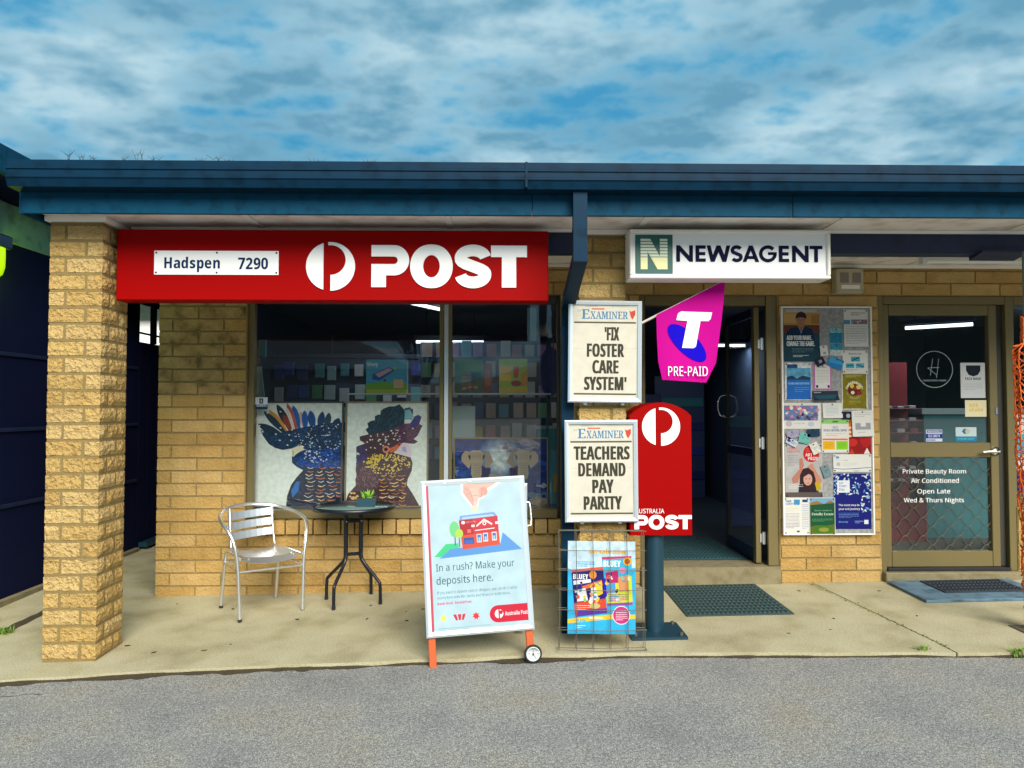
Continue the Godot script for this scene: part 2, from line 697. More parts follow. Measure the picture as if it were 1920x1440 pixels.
	glass("pane_glass", Color(0.75, 0.95, 0.98), 0.003)
	glass("clear_film", Color(1, 1, 1), 0.003)
	M.clear_film.metallic_specular = 0.12
	lit("tube_glow", Color(0.93, 0.98, 1.0), 0.6)

# ---------------------------------------------------------------- ground
func land():
	# one sheet of bitumen to the horizon; it dips under the footpath and the buildings
	var st := mk()
	var xs := [-200.0, -60.0, -20.0, -8.0]
	for i in 28:
		xs.append(-6.0 + i * 0.5)
	xs.append_array([10.0, 20.0, 60.0, 200.0])
	var zs := [-200.0, -60.0, -20.0, -8.0, -6.0, -4.75, -4.62, -4.45, -4.3, -4.1, -3.8, -3.4, -3.0, -2.0, 0.0, 3.0, 8.0, 20.0, 60.0, 200.0]
	var hill := noise(FastNoiseLite.TYPE_SIMPLEX_SMOOTH, 0.8, 2, 4) as FastNoiseLite
	var g = func(x, z):
		var y: float = ground(clampf(x, -6.0, 7.5), clampf(z, -4.4, 0.0)) - 0.03
		if z > -4.4:
			y = ground(clampf(x, -6.0, 7.5), -4.4) - 0.03 - 0.012 * minf(z + 4.4, 8.0)
		if z < -4.64:
			y -= 0.22
		return Vector3(x, y + 0.006 * hill.get_noise_2d(x, z) * (1.0 if absf(z) < 8.0 else 0.0), z)
	st.set_smooth_group(1)
	for i in xs.size() - 1:
		for j in zs.size() - 1:
			quad(st, g.call(xs[i], zs[j + 1]), g.call(xs[i + 1], zs[j + 1]), g.call(xs[i + 1], zs[j]), g.call(xs[i], zs[j]))
	structure("asphalt_ground", st, M.asphalt, "worn grey bitumen in front of the shops")
	# footpath: three cast panels with open joints
	var joint := [[-4.6, -4.6], [2.66, 2.46], [8.5, 8.5]]
	for p in 2:
		st = mk()
		var nx := 30 if p == 0 else 22
		var nz := 8
		var pt = func(i, j, dy):
			var v = j / float(nz)
			var u = i / float(nx)
			var x0: float = lerpf(joint[p][0], joint[p][1], v) + (0.005 if p else 0.0)
			var x1: float = lerpf(joint[p + 1][0], joint[p + 1][1], v) - 0.005
			var x: float = lerpf(x0, x1, u)
			var zf: float = kerb(x) + 0.006 * sin(x * 17.0) + 0.004 * sin(x * 41.0)
			var z: float = lerpf(zf, -8.6 if x < -2.55 else -6.2, v)
			return Vector3(x, ground(x, maxf(z, -6.2)) + dy - (0.004 if j == 0 else 0.0), z)
		for i in nx:
			for j in nz:
				quad(st, pt.call(i, j, 0), pt.call(i + 1, j, 0), pt.call(i + 1, j + 1, 0), pt.call(i, j + 1, 0))
			quad(st, pt.call(i, 0, -0.12), pt.call(i + 1, 0, -0.12), pt.call(i + 1, 0, 0), pt.call(i, 0, 0))
		for j in nz:
			quad(st, pt.call(nx, j, -0.12), pt.call(nx, j + 1, -0.12), pt.call(nx, j + 1, 0), pt.call(nx, j, 0))
			quad(st, pt.call(0, j + 1, -0.12), pt.call(0, j, -0.12), pt.call(0, j, 0), pt.call(0, j + 1, 0))
		structure("footpath", st, M.concrete, "pale concrete footpath under the verandah")
	# soil washed along the footpath's edge, ragged on the road side
	st = mk()
	var en = noise(FastNoiseLite.TYPE_SIMPLEX_SMOOTH, 1.6, 4, 14)
	var lastp = null
	for i in 260:
		var x := -4.4 + i * 0.034
		var z = kerb(x) - 0.02
		var wide: float = 0.010 + 0.045 * clampf(en.get_noise_1d(x * 3.0) + 0.25, 0.0, 1.0) * (1.2 if x < -0.6 else 0.5) + (0.012 if x < -0.9 else 0.0)
		if absf(x - 0.25) < 0.25:
			wide += 0.03
		var yy: float = ground(x, -4.4) - 0.03 + 0.012
		var a := Vector3(x, yy + 0.003, z)
		var b := Vector3(x, ground(x, -4.4) - 0.028, z + 0.02 + wide)
		if lastp:
			quad(st, lastp[1], b, a, lastp[0])
		lastp = [a, b]
	tag(obj("soil", st, M.soil), "dark soil washed along the edge of the footpath", "soil", "", "stuff")
	st = mk()
	for i in 22:
		var za := -5.08 - i * 0.05
		var zb := za - 0.05
		var wa: float = 0.045 + 0.03 * en.get_noise_1d(za * 9.0) - 0.02 * (i / 22.0)
		var wb: float = 0.045 + 0.03 * en.get_noise_1d(zb * 9.0) - 0.02 * (i / 22.0)
		quad(st, Vector3(-3.29 - wa, ground(-3.29, za) + 0.004, za), Vector3(-3.28 + wa * 0.6, ground(-3.28, za) + 0.004, za), Vector3(-3.28 + wb * 0.6, ground(-3.28, zb) + 0.004, zb), Vector3(-3.29 - wb, ground(-3.29, zb) + 0.004, zb))
	tag(obj("soil", st, M.soil), "strip of dark soil across the footpath by the navy wall", "soil", "", "stuff")
	# loose chips washed against the kerb and over the bitumen, and an old crack in it
	st = mk()
	for i in 700:
		var near := i < 420
		var x := rng.randf_range(-4.0, 4.2)
		var z: float = kerb(x) + absf(rng.randfn(0.0, 0.05)) + 0.02 if near else rng.randf_range(-4.3, -2.4)
		var y: float = ground(x, -4.4) - 0.03 - 0.012 * (z + 4.4)
		var r := rng.randf_range(0.0015, 0.004) if near else rng.randf_range(0.0012, 0.003)
		var a := rng.randf() * 3.0
		var p0 := Vector3(x + cos(a) * r, y, z + sin(a) * r)
		var p1 := Vector3(x + cos(a + 2.1) * r, y, z + sin(a + 2.1) * r)
		var p2 := Vector3(x + cos(a + 4.2) * r, y, z + sin(a + 4.2) * r)
		var top := Vector3(x, y + r * 0.9, z)
		tri(st, p1, p0, top)
		tri(st, p2, p1, top)
		tri(st, p0, p2, top)
	mat("stone_chip", lin(0.42, 0.40, 0.36), 0.9)
	tag(obj("gravel", st, M.stone_chip), "loose pale stone chips scattered on the bitumen", "gravel", "", "stuff")
	mat("crack_dark", lin(0.03, 0.028, 0.025), 1.0)
	for line in [[[-2.75, -4.06], [-2.66, -4.09], [-2.58, -4.085], [-2.50, -4.12], [-2.42, -4.10]]]:
		st = mk()
		for i in line.size() - 1:
			var a := Vector3(line[i][0], 0, line[i][1])
			var b := Vector3(line[i + 1][0], 0, line[i + 1][1])
			for k in 8:
				var u := a.lerp(b, k / 8.0)
				var v := a.lerp(b, (k + 1) / 8.0)
				u.z += 0.006 * en.get_noise_1d(u.x * 60.0)
				v.z += 0.006 * en.get_noise_1d(v.x * 60.0)
				u.y = ground(u.x, -4.4) - 0.026 - 0.012 * (u.z + 4.4)
				v.y = ground(v.x, -4.4) - 0.026 - 0.012 * (v.z + 4.4)
				var w0 := 0.002 + 0.002 * absf(en.get_noise_1d(u.x * 40.0))
				quad(st, u + Vector3(0, 0, w0), v + Vector3(0, 0, w0), v - Vector3(0, 0, w0), u - Vector3(0, 0, w0))
		tag(obj("crack", st, M.crack_dark), "thin dark crack in the bitumen near the brick pillar", "crack")
	# moss in the joint between the footpath panels
	st = mk()
	for i in 420:
		var v := rng.randf()
		var x := lerpf(2.66, 2.46, v) + rng.randfn(0.0, 0.006)
		var z := lerpf(-4.42, -5.93, v)
		if en.get_noise_1d(v * 9.0) < -0.28:
			continue
		blade(st, Vector3(x, ground(x, z) - 0.012, z), rng.randf_range(0.012, 0.026), 0.005)
	mat("moss", lin(0.15, 0.17, 0.025), 0.9)
	tag(obj("moss", st, M.moss), "green moss growing in the joint of the footpath", "moss", "", "stuff")
	mat("weed_green", lin(0.13, 0.25, 0.02), 0.8)
	var tufts := [[-3.30, -5.10, 0.045, 130, "bright green grass tuft at the foot of the navy wall"], [3.02, -4.33, 0.028, 50, "low green grass tuft on the road edge beside the orange netting"],
		[2.5, -4.42, 0.022, 40, "tiny weed at the road end of the footpath joint"]]
	for t in tufts:
		st = mk()
		for i in t[3]:
			var a := rng.randf() * TAU
			var r = sqrt(rng.randf()) * t[2] * 1.2
			var x: float = t[0] + cos(a) * r * 1.6
			var z: float = t[1] + sin(a) * r
			blade(st, Vector3(x, ground(x, z) - 0.02, z), rng.randf_range(0.6, 1.3) * t[2] + 0.02, 0.004)
		tag(obj("grass_tuft", st, M.weed_green), t[4], "weed", "weeds along the footpath")
	# dead leaves and gum spots lying about on the footpath
	mat("dead_leaf", lin(0.06, 0.035, 0.012), 0.9)
	mat("gum_spot", lin(0.09, 0.08, 0.055), 0.9)
	for i in 34:
		var x := rng.randf_range(-2.6, 2.9)
		var z := rng.randf_range(-5.8, -4.65)
		if x > 0.3 and x < 1.3:
			continue
		var y: float = ground(x, z)
		st = mk()
		var p := []
		var r := rng.randf_range(0.006, 0.017)
		for k in 7:
			p.append(Vector2(cos(TAU * k / 7) * r * rng.randf_range(0.6, 1.5), sin(TAU * k / 7) * r * rng.randf_range(0.5, 1.0)))
		prism(st, p, 0.0, 0.003, Vector3(x, y, z), Basis(Vector3.RIGHT, -PI / 2) * Basis(Vector3.BACK, rng.randf() * TAU))
		tag(obj("litter_scrap", st, M.dead_leaf if i % 3 else M.gum_spot), "small dark scrap of leaf or gum on the footpath", "litter", "scraps of litter on the footpath")

func blade(st, p, h, w):
	var a := rng.randf() * TAU
	var d := Vector3(cos(a), 0, sin(a))
	var s = Vector3(-d.z, 0, d.x) * w
	var m: Vector3 = p + Vector3.UP * h * 0.6 + d * h * 0.2
	var t: Vector3 = p + Vector3.UP * h * rng.randf_range(0.75, 1.0) + d * h * rng.randf_range(0.4, 0.9)
	tri(st, p - s, p + s, m + s * 0.7)
	tri(st, p - s, m + s * 0.7, m - s * 0.7)
	tri(st, m - s * 0.7, m + s * 0.7, t)

# ---------------------------------------------------------------- brickwork
func brick_mesh(w, h, d, sd, amp):
	var key := "brick %d %d %d %d %d" % [int(round(w * 500)), int(round(h * 500)), int(round(d * 500)), sd, int(amp * 10000)]
	if cache.has(key):
		return cache[key]
	var n = noise(FastNoiseLite.TYPE_SIMPLEX_SMOOTH, 17.0, 3, 100 + sd)
	var st := mk()
	var s := Vector3(w, h, d)
	var cell := 0.034 if amp > 0.004 else 0.09
	var bev := 0.006 if amp > 0.004 else 0.003
	var place = func(p):
		var out: Vector3 = p
		var edge := 0
		for ax in 3:
			if absf(absf(p[ax]) - s[ax] / 2.0) < 1e-5:
				edge += 1
		for ax in 3:
			if absf(absf(p[ax]) - s[ax] / 2.0) < 1e-5:
				var k: float = n.get_noise_3d(p.x + ax * 3.1, p.y - ax * 1.7, p.z + sd)
				if edge == 1:
					out[ax] += signf(p[ax]) * amp * (0.75 + 1.5 * k)
				else:
					out[ax] -= signf(p[ax]) * bev * (0.6 + 1.3 * absf(k))
		return out
	for ax in 3:
		var a1 := (ax + 1) % 3
		var a2 := (ax + 2) % 3
		var n1 := maxi(2, int(round(s[a1] / cell)))
		var n2 := maxi(2, int(round(s[a2] / cell)))
		for side in [-1, 1]:
			if ax == 2 and side == -1:
				n1 = 1
				n2 = 1
			for i in n1:
				for j in n2:
					var c := []
					for q in [[0, 0], [1, 0], [1, 1], [0, 1]]:
						var v := Vector3.ZERO
						v[ax] = side * s[ax] / 2.0
						v[a1] = ((i + q[0]) / float(n1) - 0.5) * s[a1]
						v[a2] = ((j + q[1]) / float(n2) - 0.5) * s[a2]
						c.append(place.call(v))
					if side > 0:
						quad(st, c[0], c[1], c[2], c[3])
					else:
						quad(st, c[3], c[2], c[1], c[0])
	cache[key] = done(st)
	return cache[key]

func lay(parent, x0, x1, y0, y1, z0, z1, amp, prefix, m = null):   # one brick, joint taken off its ends
	var g := 0.0038
	var w: float = x1 - x0 - g * 2.0
	var h: float = y1 - y0 - g * 2.0
	var d: float = z1 - z0 - (g * 2.0 if amp > 0.004 else 0.0)
	var o := MeshInstance3D.new()
	o.name = "brick"
	o.mesh = brick_mesh(w, h, d, rng.randi() % 4, amp)
	o.material_override = m if m else M["%s_%d" % [prefix, rng.randi() % 5]]
	parent.add_child(o, true)
	o.transform = where(parent).affine_inverse() * Transform3D(Basis.IDENTITY, Vector3((x0 + x1) / 2.0, (y0 + y1) / 2.0, (z0 + z1) / 2.0))
	return o

const COURSE := 0.0995
const DATUM := 0.016

func pillar(x0, x1, zf, zb, top, label):
	var t = thing("brick_pillar", label, "pillar", Vector3((x0 + x1) / 2.0, ground((x0 + x1) / 2.0, zf), (zf + zb) / 2.0), Vector3.ZERO, "verandah pillars")
	var st := mk()
	var r := 0.011
	span(st, x0 + r, x1 - r, ground(x0, zf) - 0.04, top, zb + r, zf - r)
	obj("mortar", st, M.mortar, t)
	var short = (x1 - x0) * 0.315
	var n := -1
	while true:
		n += 1
		var y0 := DATUM + COURSE * n
		var y1 := minf(y0 + COURSE, top)
		if y0 > top - 0.02:
			break
		y0 = maxf(y0, ground(x0, zf) - 0.03)
		var d := 0.1
		if n % 2:
			lay(t, x0, x0 + short, y0, y1, zf - d, zf, 0.006, "split_brick")
			lay(t, x0 + short, x1, y0, y1, zf - d, zf, 0.006, "split_brick")
			lay(t, x1 - d, x1, y0, y1, zb, zf - d, 0.006, "split_brick")
			lay(t, x0, x0 + d, y0, y1, zb, zf - d, 0.006, "split_brick")
		else:
			lay(t, x0, x1 - short, y0, y1, zf - d, zf, 0.006, "split_brick")
			lay(t, x1 - short, x1, y0, y1, zf - d * 2.1, zf, 0.006, "split_brick")
			lay(t, x1 - d, x1, y0, y1, zb, zf - d * 2.1, 0.006, "split_brick")
			lay(t, x0, x0 + d, y0, y1, zb, zf - d, 0.006, "split_brick")
	return t

const WALL := -5.95
const CEIL := 2.65

func building():
	var b = thing("shop_building", "low brick shop building with blue gutter, verandah, display window and two doors", "building", Vector3(0.5, 0.0, -8.5))
	var st := mk()
	# mortar bed and inner leaf, round the openings
	var c := WALL - 0.009
	var bk := WALL - 0.16
	for r in [[-2.66, -1.976, -0.1, CEIL], [-1.976, 0.5, -0.1, 0.51], [-1.976, 0.5, 2.404, CEIL], [0.5, 1.13, -0.1, CEIL], [1.13, 2.235, 2.404, CEIL], [2.235, 3.055, -0.1, CEIL], [3.055, 6.4, 2.404, CEIL], [4.15, 6.4, -0.1, 0.71]]:
		span(st, r[0], r[1], r[2], r[3], bk, c)
	span(st, -2.66, -2.5, -0.1, CEIL, -11.5, bk)
	var wall = obj("wall", st, M.dark_mortar, b)
	var holes := [[-1.976, 0.5, 0.505, 2.404], [1.13, 2.235, -1.0, 2.404], [3.055, 4.15, -1.0, 2.404], [4.15, 6.4, 0.71, 2.404]]
	for n in 27:
		var y0 := DATUM + COURSE * n
		var y1 := minf(y0 + COURSE, CEIL + 0.02)
		var mid := (y0 + y1) / 2.0
		var cuts := [-2.669]
		var x := -2.555 if n % 2 else -2.355
		while x < 5.3:
			if x > -2.64:
				cuts.append(x)
			x += 0.4
		cuts.append(5.3)
		for i in cuts.size() - 1:
			var parts := [[cuts[i], cuts[i + 1]]]
			for hole in holes:
				if mid > hole[2] and mid < hole[3]:
					var nextp := []
					for p in parts:
						if p[0] < hole[0]:
							nextp.append([p[0], minf(p[1], hole[0])])
						if p[1] > hole[1]:
							nextp.append([maxf(p[0], hole[1]), p[1]])
					parts = nextp
			for p in parts:
				if p[1] - p[0] < 0.035:
					continue
				var m = null
				if p[0] < -2.3 and n > 15:
					m = M.stained_brick
				lay(wall, p[0], p[1], y0, y1, WALL - 0.09, WALL, 0.0018, "face_brick", m)
	# sill of headers standing proud under the window
	var k := 0
	while k < 23:
		var x0 := -1.976 + k * 0.1077
		lay(wall, x0, x0 + 0.1077, 0.5135, 0.632, WALL - 0.09, WALL + 0.035, 0.0018, "face_brick")
		k += 1
	# verandah roof, ceiling, beam
	st = mk()
	hexa(st, [Vector3(-2.70, CEIL + 0.05, -4.34), Vector3(6.6, CEIL + 0.05, -4.34), Vector3(6.6, 2.86, -4.34), Vector3(-2.70, 2.86, -4.34),
		Vector3(-2.70, CEIL + 0.05, -11.6), Vector3(6.6, CEIL + 0.05, -11.6), Vector3(6.6, 3.0, -11.6), Vector3(-2.70, 3.0, -11.6)])
	obj("roof", st, M.gutter_blue, b)
	st = mk()
	span(st, -3.74, -2.70, CEIL + 0.05, 2.95, -11.6, -7.0)
	obj("roof", st, M.navy_paint, b)
	var x0 := -2.70
	while x0 < 6.5:      # ceiling sheets with cover strips
		st = mk()
		span(st, x0 + 0.002, minf(x0 + 1.2, 6.6) - 0.002, CEIL, CEIL + 0.045, WALL + 0.001, -4.345)
		obj("ceiling_sheet", st, M.soffit_white, b)
		st = mk()
		cspan(st, x0 + 1.18, x0 + 1.22, CEIL - 0.008, CEIL - 0.0005, WALL + 0.03, -4.36, 0.002)
		if x0 < 5.0:
			obj("cover_strip", st, M.trim_white, b)
		x0 += 1.2
	st = mk()
	cspan(st, -2.66, 6.4, CEIL - 0.028, CEIL - 0.001, WALL + 0.003, WALL + 0.03, 0.004)
	obj("cornice", st, M.trim_white, b)
	st = mk()
	span(st, -3.74, -2.69, CEIL, CEIL + 0.045, -11.5, -7.0)
	obj("ceiling_sheet", st, M.navy_wall, b)
	for r in [[-2.36, 0.515], [0.83, 6.5]]:
		st = mk()
		cspan(st, r[0] + 0.002, r[1] - 0.002, 2.50, CEIL - 0.001, -4.90, -4.79, 0.004)
		obj("beam", st, M.navy_paint, b)
		st = mk()
		cspan(st, r[0] + 0.04, r[1] - 0.04, CEIL - 0.022, CEIL - 0.001, -4.788, -4.765, 0.003)
		obj("trim", st, M.trim_white, b)
	for r in [[-2.69, -2.36, -4.52], [0.515, 0.83, -4.80]]:
		st = mk()
		cspan(st, r[0] - 0.012, r[1] + 0.022, 2.617, CEIL - 0.001, r[2] - 0.34, r[2] + 0.022, 0.004)
		obj("trim", st, M.trim_white, b)
	# fascia boards, butted; gutter with two ribs; joint strap
	for r in [[-2.72, 0.2], [0.2, 1.72], [1.72, 6.6]]:
		st = mk()
		cspan(st, r[0] + 0.0015, r[1] - 0.0015, 2.615, 2.865, -4.34, -4.315, 0.002)
		obj("fascia", st, M.fascia_blue, b)
	st = mk()
	cspan(st, -2.745, -2.7215, 2.615, 2.865, -5.88, -4.33, 0.002)
	obj("fascia", st, M.fascia_blue, b)
	st = mk()
	var prof := [Vector2(-4.314, 2.735), Vector2(-4.314, 2.87), Vector2(-4.308, 2.87), Vector2(-4.308, 2.745), Vector2(-4.218, 2.748), Vector2(-4.203, 2.78), Vector2(-4.203, 2.872), Vector2(-4.216, 2.872),
		Vector2(-4.216, 2.884), Vector2(-4.192, 2.884), Vector2(-4.192, 2.848), Vector2(-4.186, 2.844), Vector2(-4.186, 2.833), Vector2(-4.193, 2.829), Vector2(-4.193, 2.80), Vector2(-4.187, 2.796), Vector2(-4.187, 2.786), Vector2(-4.195, 2.778), Vector2(-4.21, 2.738)]
	gutter_run(st, prof, -2.73, 0.16)
	obj("gutter", st, M.gutter_blue, b)
	st = mk()
	gutter_run(st, prof, 0.163, 6.6)
	obj("gutter", st, M.gutter_blue, b)
	st = mk()
	var capp := PackedVector2Array([Vector2(-4.314, 2.735), Vector2(-4.314, 2.884), Vector2(-4.19, 2.884), Vector2(-4.19, 2.785), Vector2(-4.21, 2.737)])
	prism(st, capp, 0.0, 0.004, Vector3(-2.731, 0, 0), Basis(Vector3(0, 0, 1), Vector3(0, 1, 0), Vector3(-1, 0, 0)))
	obj("gutter_end", st, M.gutter_blue, b)
	st = mk()
	span(st, 0.155, 0.168, 2.742, 2.886, -4.25, -4.1845)
	obj("gutter_strap", st, M.gutter_blue, b)
	# downpipe: drops from the gutter, kicks back beside the pillar and runs down to the ground
	st = mk()
	sweep(st, [Vector3(0.47, 2.738, -4.262), Vector3(0.47, 2.36, -4.262), Vector3(0.452, 2.16, -4.82), Vector3(0.452, 2.02, -4.87), Vector3(0.452, 0.05, -4.87)], 0.04, 0.028)
	var dp = obj("downpipe", st, M.gutter_blue, b)
	st = mk()
	cspan(st, 0.408, 0.496, 1.98, 2.03, -4.902, -4.838, 0.003)
	obj("collar", st, M.gutter_blue, dp)
	# thresholds
	st = mk()
	hexa(st, [Vector3(1.132, 0.06, -5.92), Vector3(2.236, 0.08, -5.92), Vector3(2.236, 0.25, -5.93), Vector3(1.132, 0.25, -5.93), Vector3(1.132, 0.06, -6.2), Vector3(2.236, 0.08, -6.2), Vector3(2.236, 0.25, -6.2), Vector3(1.132, 0.25, -6.2)])
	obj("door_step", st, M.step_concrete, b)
	st = mk()
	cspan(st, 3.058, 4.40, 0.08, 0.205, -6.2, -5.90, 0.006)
	obj("door_step", st, M.step_concrete, b)
	pillar(-2.69, -2.36, -4.52, -4.85, 2.617, "tall split-face brick pillar standing clear at the footpath end")
	pillar(0.515, 0.83, -4.80, -5.12, 2.617, "brick pillar carrying the two framed newspaper headlines")
	cache.building = b

func gutter_run(st, prof, x0, x1):
	for i in prof.size():
		var a: Vector2 = prof[i]
		var b: Vector2 = prof[(i + 1) % prof.size()]
		quad(st, Vector3(x0, a.y, a.x), Vector3(x0, b.y, b.x), Vector3(x1, b.y, b.x), Vector3(x1, a.y, a.x))

func sweep(st, pts, hw, hd):    # a rectangular pipe, wide along x
	var rings := []
	for i in pts.size():
		var a: Vector3 = pts[maxi(i - 1, 0)]
		var c: Vector3 = pts[mini(i + 1, pts.size() - 1)]
		var d: Vector3 = (c - a).normalized()
		var d1: Vector3 = (pts[i] - a).normalized() if i > 0 else d
		var u := Vector3.RIGHT
		var v := d.cross(u).normalized()
		var k: float = 1.0 / maxf(0.4, d.dot(d1))
		rings.append([pts[i] - u * hw - v * hd * k, pts[i] + u * hw - v * hd * k, pts[i] + u * hw + v * hd * k, pts[i] - u * hw + v * hd * k])
	for i in pts.size() - 1:
		for q in 4:
			quad(st, rings[i][q], rings[i][(q + 1) % 4], rings[i + 1][(q + 1) % 4], rings[i + 1][q])

func part(parent, called, label = ""):
	var o := Node3D.new()
	o.name = called
	parent.add_child(o, true)
	o.transform = where(parent).affine_inverse()
	if label:
		o.set_meta("label", label)
	return o

func bar(parent, called, x0, x1, y0, y1, z0, z1, m, b = 0.003):
	var st := mk()
	cspan(st, x0, x1, y0, y1, z0, z1, b)
	return obj(called, st, m, parent)

func openings():
	var b = cache.building
	# display window
	var w = part(b, "window", "wide display window with bronze frame")
	var zf := -5.985
	var zb := -6.05
	bar(w, "frame", -1.974, -1.928, 0.634, 2.402, zb, zf, M.bronze)
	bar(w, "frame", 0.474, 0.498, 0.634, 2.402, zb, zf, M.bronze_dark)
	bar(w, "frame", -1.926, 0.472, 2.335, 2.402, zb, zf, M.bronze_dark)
	bar(w, "sill", -1.926, 0.472, 0.634, 0.70, zb, zf + 0.03, M.bronze)
	bar(w, "mullion", -0.462, -0.43, 0.702, 2.333, zb, zf, M.bronze)
	bar(w, "mullion", -0.428, -0.39, 0.702, 2.333, zb - 0.002, zf - 0.012, M.silver_frame)
	bar(w, "mullion", -0.388, -0.362, 0.702, 2.333, zb, zf, M.bronze)
	for r in [[-1.926, -0.464], [-0.36, 0.472]]:
		var st := mk()
		span(st, r[0], r[1], 0.702, 2.333, -6.026, -6.02)
		obj("pane", st, M.pane_glass, w)
	# entrance: frame, and a glass leaf standing open inwards
	var d = part(b, "doorway", "open shop entrance with bronze frame")
	bar(d, "frame", 1.132, 1.178, 0.252, 2.402, -6.07, -5.975, M.bronze)
	bar(d, "frame", 2.150, 2.233, 0.252, 2.402, -6.00, -5.965, M.bronze)
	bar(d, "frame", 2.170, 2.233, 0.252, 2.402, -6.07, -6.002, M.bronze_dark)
	bar(d, "frame", 1.18, 2.148, 2.325, 2.402, -6.07, -5.975, M.bronze)
	var l = part(b, "door", "glass shop door standing open inwards")
	bar(l, "stile", 2.075, 2.118, 0.26, 2.32, -6.10, -6.035, M.bronze)
	bar(l, "stile", 2.085, 2.115, 0.26, 2.32, -6.86, -6.80, M.bronze_dark)
	bar(l, "rail", 2.085, 2.115, 0.26, 0.36, -6.798, -6.102, M.navy_gloss)
	bar(l, "rail", 2.085, 2.115, 1.10, 1.17, -6.798, -6.102, M.navy_gloss)
	bar(l, "rail", 2.085, 2.115, 2.25, 2.32, -6.798, -6.102, M.navy_gloss)
	for r in [[0.362, 1.098], [1.172, 2.248]]:
		var st := mk()
		span(st, 2.097, 2.103, r[0], r[1], -6.798, -6.102)
		obj("pane", st, M.pane_glass, l)
	for y in [2.02, 1.22, 0.46]:
		var st := mk()
		cspan(st, 2.121, 2.147, y - 0.05, y + 0.05, -6.034, -6.012, 0.003)
		span(st, 2.105, 2.1205, y - 0.035, y + 0.035, -6.034, -6.028)
		obj("hinge", st, M.aluminium, l)
	var st := mk()
	tube(st, curve([Vector3(2.085, 1.62, -6.83), Vector3(2.03, 1.60, -6.83), Vector3(2.01, 1.52, -6.83), Vector3(2.03, 1.44, -6.83), Vector3(2.085, 1.42, -6.83)], 5), 0.008, 8)
	obj("handle", st, M.chrome, l)
	# hairdresser's door
	var f = part(b, "doorway", "bronze door frame with sidelight")
	bar(f, "frame", 3.057, 3.098, 0.207, 2.402, -6.07, -5.965, M.bronze)
	bar(f, "frame", 3.10, 4.09, 2.338, 2.402, -6.07, -5.965, M.bronze)
	bar(f, "frame", 4.092, 4.16, 0.207, 2.402, -6.07, -5.965, M.bronze)
	bar(f, "frame", 4.162, 6.40, 2.338, 2.402, -6.07, -5.965, M.bronze)
	bar(f, "frame", 4.162, 6.40, 0.712, 0.80, -6.07, -5.965, M.bronze)
	bar(f, "threshold", 3.10, 4.09, 0.207, 0.232, -6.07, -5.95, M.black_plastic)
	st = mk()
	span(st, 4.162, 6.40, 0.802, 2.336, -6.026, -6.02)
	obj("pane", st, M.pane_glass, f)
	var s = part(b, "door", "hairdresser's half-glazed door with diamond grille in its lower panel")
	bar(s, "stile", 3.101, 3.150, 0.235, 2.336, -6.04, -5.985, M.bronze)
	bar(s, "stile", 3.967, 4.030, 0.235, 2.336, -6.04, -5.985, M.bronze)
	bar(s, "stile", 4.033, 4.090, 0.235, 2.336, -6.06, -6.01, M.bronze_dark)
	bar(s, "rail", 3.152, 3.965, 2.252, 2.336, -6.04, -5.985, M.bronze)
	bar(s, "rail", 3.152, 3.965, 1.108, 1.224, -6.04, -5.985, M.bronze)
	bar(s, "rail", 3.152, 3.965, 0.235, 0.358, -6.04, -5.985, M.bronze)
	for r in [[0.36, 1.106], [1.226, 2.25]]:
		st = mk()
		span(st, 3.152, 3.965, r[0], r[1], -6.02, -6.014)
		obj("pane", st, M.pane_glass, s)
	# diamond grille in the lower panel: wavy strands that touch in turn
	st = mk()
	mat("grille_metal", lin(0.10, 0.10, 0.07), 0.5, 0.4)
	for j in 11:
		var y0 := 0.366 + j * 0.0735
		var pts := []
		for k in 57:
			var x := lerpf(3.156, 3.961, k / 56.0)
			var wv := sin(k * PI / 5.1 + j * PI)
			pts.append(Vector3(x, clampf(y0 + 0.0367 * signf(wv) * pow(absf(wv), 0.8), 0.364, 1.102), -6.003 + 0.002 * (j % 2)))
		tube(st, pts, 0.0028, 5)
	obj("grille", st, M.grille_metal, s)
	st = mk()
	lathe(st, [Vector2(0.0, 0.0), Vector2(0.036, 0.0), Vector2(0.036, 0.012), Vector2(0.0, 0.014)], 18, Vector3(3.998, 1.155, -5.986), Basis(Vector3.RIGHT, PI / 2))
	tube(st, [Vector3(3.998, 1.155, -5.975), Vector3(3.998, 1.155, -5.935)], 0.009, 8)
	tube(st, [Vector3(4.004, 1.155, -5.938), Vector3(3.93, 1.156, -5.935), Vector3(3.873, 1.15, -5.938)], 0.011, 8)
	obj("handle", st, M.chrome, s)
	st = mk()
	cspan(st, 4.008, 4.026, 1.45, 1.51, -5.985, -5.975, 0.003)
	obj("lock", st, M.chrome, s)
	var z := -5.9995
	for r in [["Private Beauty Room", 3.254, 3.769, 0.965, 1.012], ["Air Conditioned", 3.321, 3.708, 0.900, 0.940], ["Open Late", 3.371, 3.637, 0.805, 0.852], ["Wed & Thurs Nights", 3.259, 3.747, 0.735, 0.782]]:
		lettering(s, r[0], "sans", r[1], r[2], r[3], r[4], z + 0.0015, M.door_white, 0.001)
	mat("etched", lin(0.34, 0.42, 0.44), 0.7)
	st = mk()
	var pts := []
	for i in 48:
		pts.append(Vector3(3.535 + 0.147 * cos(TAU * i / 48), 1.815 + 0.147 * sin(TAU * i / 48), -6.011))
	tube(st, pts, 0.0028, 5, true)
	for p in [[3.52, 1.90, 3.50, 1.765], [3.57, 1.90, 3.55, 1.745], [3.478, 1.826, 3.575, 1.83], [3.478, 1.826, 3.548, 1.772]]:
		tube(st, [Vector3(p[0], p[1], -6.011), Vector3(p[2], p[3], -6.011)], 0.0022, 5)
	obj("emblem", st, M.etched, s)
